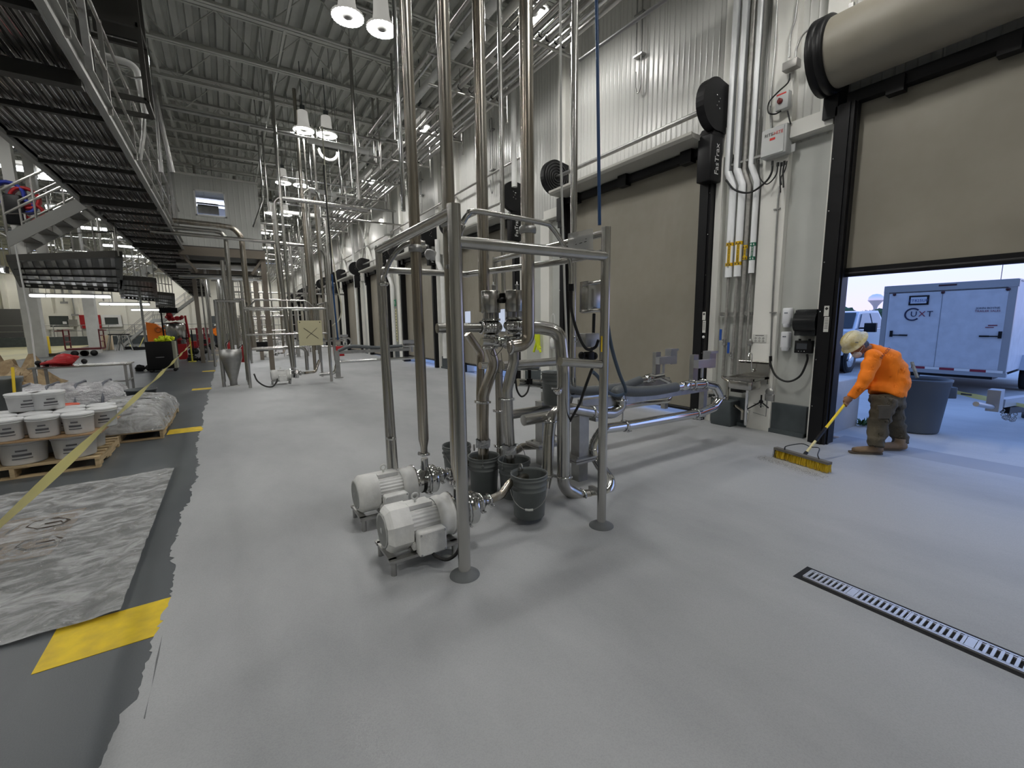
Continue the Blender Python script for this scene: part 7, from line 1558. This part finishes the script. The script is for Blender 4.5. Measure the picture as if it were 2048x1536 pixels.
def pail(R, H, name='pail', col=None):
    t = thing('pail', 'x', 'pail', (0, 0, 0)); b = MB()
    b.lathe([(.0001, 0), (R*.86, 0), (R*.88, .01), (R*.96, H*.82), (R, H*.83), (R, H*.86), (R*.97, H*.87), (R*.98, H*.92)], (0, 0, 0), n=32); b.build('pail_wall', mat('pail_white', (.66, .67, .68), .35), t)
    b = MB(); b.lathe([(R*1.0, H*.90), (R*1.02, H*.91), (R*1.02, H*.985), (R*.99, H), (R*.90, H), (R*.88, H*.97), (.0001, H*.97)], (0, 0, 0), n=32); b.build('pail_lid', col or mat('lid_white', (.72, .73, .74), .35), t)
    b = MB(); a0 = -1.45
    for zz, hh, w_ in ((.62, .05, .30), (.44, .07, .5), (.28, .03, .55)):
        n = 8; vs = []
        for i in range(n+1):
            a = a0-w_/2*1.6+w_*1.6*i/n
            for z in (zz*H-hh*H, zz*H+hh*H*.4): r = R*(.88+.10*z/H)+.003; vs.append((r*math.cos(a), r*math.sin(a), z))
        b.add(vs, [(2*i, 2*i+2, 2*i+3, 2*i+1) for i in range(n)])
    b.build('label_print', mat('pail_print', (.10, .10, .11), .6), t)
    return t
big = pail(.205, .27); small = pail(.142, .235)
bp = small.children[2]
g1 = 'large white pails on the pallet'; g2 = 'small white pails on the board'
first = True; names_b = [['front right', 'front middle', 'front left'], ['middle row right', 'middle row centre', 'middle row left']]
for r in range(2):
    for c in range(3):
        o = big if first else dup(big); first = False; o.location = (-1.66-.425*c, 7.10+.44*r, .14); o.rotation_euler = (0, 0, .1*c-.05); o['label'] = 'large lidded white pail on the pallet under the board, '+names_b[r][c]; o['group'] = g1
b = MB(); b.box((-2.15, 7.42, .418), (1.56, 1.16, .014)); tag(b.build('board_sheet', CARD), 'brown board lying on the large pails', 'board')
first = True; rowl = ['front row', 'second row', 'third row']; coll = ['at the right end', 'second from the right end', 'third from the right end', 'fourth from the right end', 'at the left end']
for r in range(3):
    for c in range(5):
        if r == 2 and c > 3: continue
        o = small if first else dup(small); first = False; x = -1.58-.293*c+(.16 if r == 1 else .10 if r == 2 else 0); o.location = (x, 7.02+.30*r, .426); o.rotation_euler = (0, 0, .25*((c*7+r*3) % 5-2)*.4); o['label'] = 'small lidded white pail on the brown board, %s, %s' % (rowl[r], coll[c]); o['group'] = g2
for a, lab in (((100, 829), 'larger white pail stacked on top of the small pails, right one'), ((55, 831), 'larger white pail stacked on top of the small pails, left one')):
    p = at(*a, Y=7.62); o = dup(big, (p.x, 7.62, .663), .3, lab, 'white pails stacked on top', .80)
p = at(133, 836, Y=7.9); t = dup(small, (p.x, 7.9, p.z-.09), .2, 'small pail with an orange-red lid behind the white pails', 'stacked pails'); 
for ch in t.children:
    if ch.name.startswith('pail_lid'): ch.data = ch.data.copy(); ch.data.materials.clear(); ch.data.materials.append(mat('lid_red', (.65, .08, .03), .4))
t.location.z = .426
# wrapped load 2
def bundle(x0, x1, y0, y1, z0, h, lab, seed, m_=None, rough=.05, nx=26, ny=34):
    b = MB(); vs = []
    for j in range(ny+1):
        for i in range(nx+1):
            u = i/nx; v = j/ny; e = min(1, 6*min(u, 1-u))*min(1, 8*min(v, 1-v)); e = e**.4
            x = x0+(x1-x0)*u; y = y0+(y1-y0)*v
            n = NZ.noise(Vector((x*4+seed, y*4, seed)))+.6*NZ.noise(Vector((x*11, y*9, seed+4)))
            vs.append((x+n*.02, y+n*.02, z0+e*(h+rough*n)))
    b.add(vs, [(j*(nx+1)+i, j*(nx+1)+i+1, (j+1)*(nx+1)+i+1, (j+1)*(nx+1)+i) for j in range(ny) for i in range(nx)], True)
    return tag(b.build('wrapped_bundle', m_ or FILM), lab, 'bundle')
b = MB(); b.box((-1.45, 9.35, .23), (.85, 2.2, .16)); tag(b.build('folded_sheeting', mat('folded_grey', (.38, .38, .37), .6, var=.15, vscale=6, stretch=(1, 1, 8))), 'grey folded sheeting inside the low wrapped load', 'sheeting')
bundle(-1.96, -.92, 8.12, 10.65, .14, .30, 'low load wrapped in clear plastic on the second pallet', 3.3)
b = MB(); b.tube(smoothpath([(-1.75, 8.6, .40), (-1.4, 8.9, .42), (-1.1, 9.3, .41), (-1.3, 9.7, .42), (-1.6, 9.5, .42), (-1.3, 8.7, .43)], 6), .02, 6); b.box((-1.5, 8.7, .42), (.3, .25, .05), rz=.4); tag(b.build('black_straps', BLACK), 'black straps tangled on top of the low wrapped load', 'straps')
SILV = mat('silver_wrap', (.60, .60, .62), .24, .25, bump=1., bscale=16, stretch=(1, .5, 2), var=.25, vscale=5); SILV.node_tree.nodes['Bump'].inputs['Distance'].default_value = .05
o = bundle(-4.0, -2.0, 12.2, 13.3, .05, .42, 'long bundle wrapped in silvery film before the steel table', 8.1, SILV, .06, 40, 26)
for i in range(4): x = -3.6+.42*i; b = MB(); b.tube([(x, 12.18, .08), (x+.02, 12.35, .50), (x, 13.15, .50), (x, 13.32, .08)], .025, 4); b.build('strap', mat('strap_grey', (.14, .15, .18), .5), o)
# steel table with red hoses
t = thing('steel_table', 'long stainless work table behind the silvery bundle', 'table', (-2.9, 13.9, 0)); zt_ = .79
b = MB(); b.box((-2.88, 13.9, zt_), (1.66, .8, .03)); b.build('table_top', STEEL, t)
for x in (-3.62, -2.12):
    for y in (13.55, 14.25): b = MB(); b.bar((x, y, 0), (x, y, zt_), .05); b.build('leg', STEEL_D, t)
b = MB(); b.bar((-3.62, 13.55, .40), (-2.12, 13.55, .40), .04); b.bar((-2.12, 13.55, .40), (-2.12, 14.25, .40), .04); b.build('stretcher', STEEL_D, t)
b = MB(); rn = random.Random(9)
for k in range(5): b.torus((-3.35+.06*k, 13.95, zt_+.06+.035*k), .24-.03*k, .03, (0, .2, 1), 18, 6)
b.sphere((-3.2, 13.9, zt_+.16), .15, 10, (1.3, 1, .9)); tag(b.build('red_hose_coil', RED), 'heap of red hose on the left end of the steel table', 'hose')
for x in (-3.66, -3.52, -2.9): b = MB(); b.sphere((x, 14.0, zt_+.09), .06, 8); b.tube([(x, 14, zt_+.015), (x, 14, zt_+.09)], .03, 8); tag(b.build('dark_ball', BLACK), 'small dark ball shape on the steel table, %s' % {-3.66: 'outermost', -3.52: 'beside the outermost', -2.9: 'right of the hose heap'}[x], 'ball')
b = MB(); b.box((-2.6, 13.85, zt_+.02), (.7, .25, .012)); b.box((-2.3, 13.9, zt_+.02), (.3, .1, .02), rz=.3); tag(b.build('paper_sheets', WHITE), 'pale flat sheets on the right half of the steel table', 'paper')
# brown paper heap
PAP = mat('brown_paper', (.50, .38, .23), .85, var=.2, vscale=4, col2=(.30, .21, .12))
for i, (x0, x1, y0, y1, h, sd, lab) in enumerate(((-6.4, -4.3, 16.3, 19.0, .85, 1., 'big crumpled heap of brown paper at the left edge'), (-4.75, -3.75, 14.6, 16.4, .55, 5., 'crumpled brown paper behind the silvery bundle'))):
    b = MB(); vs = []; nx, ny = 20, 20
    for j in range(ny+1):
        for k in range(nx+1):
            u = k/nx; v = j/ny; e = math.sin(PI*u)**.5*math.sin(PI*v)**.5; x = x0+(x1-x0)*u; y = y0+(y1-y0)*v; n = NZ.noise(Vector((x*3.2, y*3.2, sd)))+.8*NZ.cell(Vector((x*3, y*3, sd)))-.4
            vs.append((x+.06*n, y+.06*n, max(.01, e*h*(1+.55*n))))
    b.add(vs, [(j*(nx+1)+k, j*(nx+1)+k+1, (j+1)*(nx+1)+k+1, (j+1)*(nx+1)+k) for j in range(ny) for k in range(nx)], False); tag(b.build('paper_heap', PAP), lab, 'paper')
b = MB(); b.rbox((-4.15, 13.6, .13), (.9, .5, .26), .02); tag(b.build('cardboard_box', CARD), 'low cardboard box left of the silvery bundle', 'box')
p = at(0, 838, Z=0); x, y = -3.62, 11.6; t = thing('trash_can', 'grey ribbed trash can cut by the left edge of the picture', 'trash can', (x, y, 0)); b = MB(); b.lathe([(.0001, .01), (.25, 0), (.26, .02), (.33, .68), (.35, .69), (.35, .74), (.36, .75), (.36, .78), (.34, .78), (.26, .05), (.0001, .04)], (x, y, 0), n=32); b.build('can_body', BUCKET, t)
b = MB(); a_ = at(30, 803, Y=11.2); c_ = at(25, 735, Y=11.4); b.tube([a_, c_], .022, 8); tag(b.build('yellow_handle', YEL), 'upright yellow tool handle beside the grey trash can', 'handle')
b = MB(); b.lathe([(.0001, 0), (.22, 0), (.26, .3), (.28, .3), (.28, .33), (.25, .33), (.2, .04), (.0001, .04)], (-1.70, 12.2, 0), n=24); tag(b.build('grey_tub', DARKGREY), 'low dark tub at the right end of the silvery bundle', 'tub')
# cart dollies
def dolly(x0, x1, Y, lab, m_=None):
    m_ = m_ or mat('dolly_red', (.12, .015, .018), .5); t = thing('platform_dolly', lab, 'dolly', ((x0+x1)/2, Y, 0)); b = MB(); b.box(((x0+x1)/2, Y, .42), (x1-x0, 1.2, .10)); b.build('platform', m_, t)
    for x in (x0, x1):
        b = MB()
        for y in (-.55, .55): b.bar((x, Y+y, .42), (x, Y+y, 1.55), .06)
        for z in (.85, 1.2, 1.55): b.bar((x, Y-.55, z), (x, Y+.55, z), .06)
        b.bar((x-.35, Y-.55, 1.5), (x, Y-.55, 1.5), .05) if x == x0 else b.bar((x, Y-.55, 1.5), (x+.35, Y-.55, 1.5), .05)
        b.build('push_handle', m_, t)
    for x in (x0+.35, x0+.8, x1-.8, x1-.35): b = MB(); b.lathe([(.0001, -.06), (.17, -.06), (.17, .06), (.0001, .06)], (x, Y-.5, .17), (0, 1, 0), 14); b.build('wheel', RUBBER, t)
    return t
xa, xb = at(138, 705, Y=36).x, at(208, 705, Y=36).x
dolly(xa, xb, 36.0, 'long dark red platform dolly standing before the second column')
for i, (a, c, Y, lab) in enumerate((((378, 0), (398, 0), 33, 'red trolley with folded gear right of the steel tank'), ((398, 0), (418, 0), 37, 'red trolley carrying a black box, nearer the far person'), ((412, 0), (425, 0), 42, 'small red trolley before the far person'))):
    x0, x1 = at(a[0], 700, Y=Y).x, at(c[0], 700, Y=Y).x; t = dolly(x0, x1, Y, lab, mat('trolley_red', (.20, .012, .02), .45)); b = MB(); b.box(((x0+x1)/2, Y, .62), ((x1-x0)*.8, .9, .3)); b.build('load', (RED, BLACK, RED)[i], t)
# stools, bin
for i, px_ in enumerate((232, 252)):
    p = at(px_, 701, Z=0); t = thing('stool', 'grey four-legged stool beyond the red dolly, '+('left' if not i else 'right')+' of the pair', 'stool', (p.x, p.y, 0), 'two stools'); b = MB(); b.lathe([(.0001, 1.12), (.33, 1.12), (.33, 1.2), (.0001, 1.2)], (p.x, p.y, 0), n=16); b.build('seat', BLACK, t)
    for sx in (-1, 1):
        for sy in (-1, 1): b = MB(); b.tube([(p.x+.2*sx, p.y+.2*sy, 1.12), (p.x+.45*sx, p.y+.4*sy, 0)], .035, 6); b.build('leg', STEEL_D, t)
p = at(213, 700, Z=0); b = MB(); b.rbox((p.x, p.y, .55), (.8, .6, 1.1), .03); tag(b.build('tan_box', mat('tan', (.55, .44, .30), .7)), 'tan upright box behind the right end of the red dolly', 'box')
for a, c, lab in (((278, 700), (289, 672), 'yellow-handled squeegee leaning near the far curb'), ((262, 699), (260, 690), 'dark squeegee head on the floor by the stools')):
    p = at(*a, Z=0); q = at(*c, Y=p.y+.2); t = thing('floor_squeegee', lab, 'squeegee', p); b = MB(); b.box(p+Vector((0, 0, .12)), (.8, .15, .22)); b.build('blade', BLACK, t); b = MB(); b.tube([p+Vector((0, 0, .12)), q], .03, 6); b.build('handle', TAPE, t)
p = at(29, 691, Z=0); b = MB(); b.box(p+Vector((0, 0, .12)), (.9, .3, .24)); tag(b.build('floor_box', BLACK), 'small black block on the pale yellow floor at the left', 'block')
p = at(92, 713, Z=0); t = thing('wall_cleaner', 'yellow and brown upright cleaning machine against the nearest column', 'machine', p); b = MB(); b.rbox(p+Vector((0, 0, .6)), (.45, .4, 1.2), .05); b.build('machine_body', YEL, t); b = MB(); b.tube([p+Vector((-.1, 0, 1.1)), p+Vector((-.35, 0, 2.6)), p+Vector((-.6, .1, 5.5))], .09, 8); b.box(p+Vector((.2, -.1, .1)), (.8, .4, .15)); b.build('boom', mat('dark_brown', (.07, .05, .03), .6), t)
# black cabinet with hi-vis vest
p = at(327, 744, Z=0); t = thing('tool_cabinet', 'black cabinet on casters with a grey side near the floor tape', 'cabinet', (p.x, p.y, 0)); x, y = p.x, p.y+.3
b = MB(); b.rbox((x-.05, y, .62), (.78, .6, 1.0), .02); b.build('cabinet_body', BLACK, t); b = MB(); b.box((x+.38, y+.02, .62), (.10, .58, 1.0)); b.build('side_panel', mat('panel_khaki', (.35, .35, .28), .6), t)
b = MB(); b.box((x-.05, y-.305, .55), (.25, .01, .02)); b.build('handle', STEEL_B, t)
for sx in (-.35, .35):
    for sy in (-.2, .2): b = MB(); b.lathe([(.0001, -.03), (.06, -.03), (.06, .03), (.0001, .03)], (x+sx, y+sy, .06), (0, 1, 0), 12); b.build('caster', RUBBER, t)
VEST = mat('hi_vis', (.75, .85, .02), .7)
b = MB(); rn = random.Random(6)
for k in range(14): blob(b, (x+.1+rn.uniform(-.3, .3), y+rn.uniform(-.15, .15), 1.16+rn.uniform(0, .08)), rn.uniform(.06, .13), 7)
tag(b.build('safety_vest', VEST), 'crumpled yellow-green safety vests on the black cabinet', 'vest')
for a, lab, sx in (((299, 741), 'black bag slumped left of the black cabinet', 1), ((393, 722), 'black bag slumped on the floor right of the steel tank', 1)):
    p = at(*a, Z=0); b = MB(); 
    for k in range(6): blob(b, (p.x+rn.uniform(-.3, .3), p.y+rn.uniform(-.1, .1), .10), rn.uniform(.10, .16), 8)
    tag(b.build('black_bag', BLACK), lab, 'bag')
# steel tank with red gear
p = at(358, 722, Z=0); x, y = p.x, p.y+.4; t = thing('steel_tank', 'tall stainless tank on a black cart, red gear piled on top', 'tank', (x, y, 0))
b = MB(); b.lathe([(.0001, .35), (.30, .35), (.33, .4), (.33, 1.0), (.42, 1.02), (.42, 1.75), (.38, 1.82), (.0001, 1.9)], (x, y, 0), n=28); b.build('tank_shell', STEEL, t)
b = MB(); b.bar((x-.5, y-.3, .2), (x+.55, y-.3, .2), .08); b.bar((x-.5, y+.4, .2), (x+.55, y+.4, .2), .08); b.bar((x-.5, y, .2), (x-.5, y, 2.5), .06); b.bar((x+.6, y, .2), (x+.6, y, 1.5), .05); b.bar((x-.5, y, 1.1), (x+.5, y-.45, 1.1), .05); b.box((x-.2, y, 2.45), (.7, .3, .25)); b.build('cart_frame', BLACK, t)
b = MB(); b.box((x+.2, y-.4, .45), (.35, .2, .75)); b.build('red_base', RED, t)
b = MB()
for k in range(10): blob(b, (x+rn.uniform(-.3, .35), y+rn.uniform(-.1, .1), 2.0+rn.uniform(0, .25)), rn.uniform(.08, .16), 7)
b.tube([(x+.42, y, 2.2), (x+.5, y, .9)], .05, 6); tag(b.build('red_hoses', RED), 'red hoses piled on top of the steel tank', 'hose')
p = at(321, 690, Z=0); p = Vector((at(321, 680, Y=34).x, 34, 0)); t = thing('orange_lift', 'orange tipping bin on dark legs behind the black cabinet', 'bin', p); b = MB(); b.prism([(-.55, 0), (.5, 0), (.55, .7), (.2, .75), (-.1, 1.1), (-.55, 1.2)], p+Vector((0, -.4, .75)), (1, 0, 0), (0, 0, 1), (0, .8, 0)); b.build('bin_body', ORANGE, t); b = MB(); 
for s in (-.5, .5): b.bar(p+Vector((s, -.4, 0)), p+Vector((s, -.4, .8)), .08)
b.box(p+Vector((0, 0, .72)), (1.15, .85, .06)); b.build('leg_frame', BLACK, t); b = MB(); b.torus(p+Vector((.35, -.42, 1.55)), .16, .05, (0, 1, 0), 14, 6); b.torus(p+Vector((.0, -.42, 1.5)), .14, .05, (0, 1, 0), 14, 6); b.build('arm', mat('orange_dark', (.45, .12, .02), .5), t)
# far person
Yp = 46.; px0 = at(436, 690, Y=Yp).x; p = Vector((px0, Yp, 0)); t = thing('person', 'far person in an orange shirt and white hard hat standing in the lane', 'person', p)
sd2 = Vector((1, 0, 0)); b = MB(); ell(b, p+Vector((0, 0, 1.66)), Vector((.08, 0, 0)), Vector((0, 0, .12)), Vector((0, .09, 0)), 12, 8)
loft(b, [p+Vector((0, 0, .9)), p+Vector((0, 0, 1.2)), p+Vector((0, 0, 1.42)), p+Vector((0, 0, 1.55))], [(.12, .16), (.12, .17), (.11, .18), (.05, .06)], sd2, 12)
for s in (-1, 1): loft(b, [p+Vector((.09*s, 0, .9)), p+Vector((.11*s, -.03*s, .48)), p+Vector((.11*s, 0, .05))], [(.09, .09), (.07, .07), (.05, .05)], sd2, 10); loft(b, [p+Vector((.18*s, 0, 1.42)), p+Vector((.24*s, -.03, 1.14)), p+Vector((.20*s, -.2, .98))], [(.055, .055), (.045, .045), (.035, .035)], sd2, 10); b.box(p+Vector((.11*s, -.06, .045)), (.1, .28, .08)); ell(b, p+Vector((.20*s, -.24, .96)), Vector((.03, 0, 0)), Vector((0, 0, .05)), Vector((0, .05, 0)), 8, 6)
fused('body', b, .022, SKIN, t, 2)
b = MB(); loft(b, [p+Vector((0, 0, .86)), p+Vector((0, 0, 1.2)), p+Vector((0, 0, 1.42)), p+Vector((0, 0, 1.53))], [(.15, .2), (.155, .2), (.14, .21), (.07, .09)], sd2, 14)
for s in (-1, 1): loft(b, [p+Vector((.17*s, 0, 1.45)), p+Vector((.25*s, -.03, 1.14)), p+Vector((.21*s, -.17, 1.0))], [(.085, .085), (.07, .07), (.05, .05)], sd2, 10)
fused('shirt', b, .022, ORG, t, 2)
b = MB()
for s in (-1, 1): loft(b, [p+Vector((.08*s, 0, .95)), p+Vector((.11*s, -.03*s, .48)), p+Vector((.11*s, 0, .08))], [(.12, .12), (.10, .10), (.085, .085)], sd2, 12)
fused('trousers', b, .022, mat('dark_trousers', (.02, .022, .03), .8), t, 2)
b = MB(); b.lathe([(.16, 1.71), (.13, 1.72), (.125, 1.78), (.08, 1.85), (.0001, 1.87)], (p.x, p.y, 0), n=18); b.build('hard_hat', WHITE, t)
# caution tape along the lane
a_ = at(0, 1045, Y=3.0); c_ = at(381, 689, Y=25.4); a2 = a_+(a_-c_)*.06
tp, P_ = tape_strip('caution_tape', a2, c_, .03, .075, 'long yellow caution tape stretched along the left lane to the steel tank', .35, 80)
b = MB()
for i in range(0, 20, 2): b.add([P_[i]+Vector((-.012, 0, -.02)), P_[i]+Vector((-.012, 0, .02)), P_[i+1]+Vector((-.012, 0, .02)), P_[i+1]+Vector((-.012, 0, -.02))], [(0, 1, 2, 3)])
b = MB(); p = c_; b.tube([(p.x, p.y, 0), (p.x, p.y, 1.15)], .03, 8); b.lathe([(.0001, 0), (.16, 0), (.16, .04), (.0001, .04)], (p.x, p.y, 0), n=16); tag(b.build('tape_stand', mat('stand_yellow', (.6, .55, .08), .5)), 'yellow stanchion where the long caution tape ends', 'stanchion')

# ---------------------------------------------------------------- look-alikes that still share a label: tell them apart by distance
bpy.context.view_layer.update()
same = {}
for o in S.objects:
    if o.parent is None and o.get('label') and o.get('group') in ('crowded far pipework', 'tangled pipes above the left mezzanine', 'upright pipes above the left mezzanine'): same.setdefault(o['label'], []).append(o)
for lab, os_ in same.items():
    if len(os_) < 2: continue
    os_.sort(key=lambda o: sum((v.co.y for v in o.data.vertices), 0.)/len(o.data.vertices))
    for o, w in zip(os_, ('nearer', 'farther') if len(os_) == 2 else ('nearest', 'middle', 'farthest', 'last')): o['label'] = lab+', '+w
import numpy as np
f,yaw,pit,rol=866.5,0.5748,0.1407,-0.0128
H=1.65
F=np.array([np.sin(yaw)*np.cos(pit),np.cos(yaw)*np.cos(pit),-np.sin(pit)])
r=np.array([np.cos(yaw),-np.sin(yaw),0]); u=np.cross(r,F)
r2=np.cos(rol)*r+np.sin(rol)*u; u2=-np.sin(rol)*r+np.cos(rol)*u
C=np.array([0,0,H])
def ray(x,y): return (x-1024)/f*r2-(y-768)/f*u2+F
def P(x,y,X=None,Y=None,Z=None):
    d=ray(x,y)
    t=(X-C[0])/d[0] if X is not None else (Y-C[1])/d[1] if Y is not None else (Z-C[2])/d[2]
    return np.round(C+t*d,2)
def pj(p):
    d=np.array(p)-C; return round(1024+f*(d@r2)/(d@F),1),round(768-f*(d@u2)/(d@F),1)
def D(x,y,t): return np.round(C+ray(x,y)*t,2)
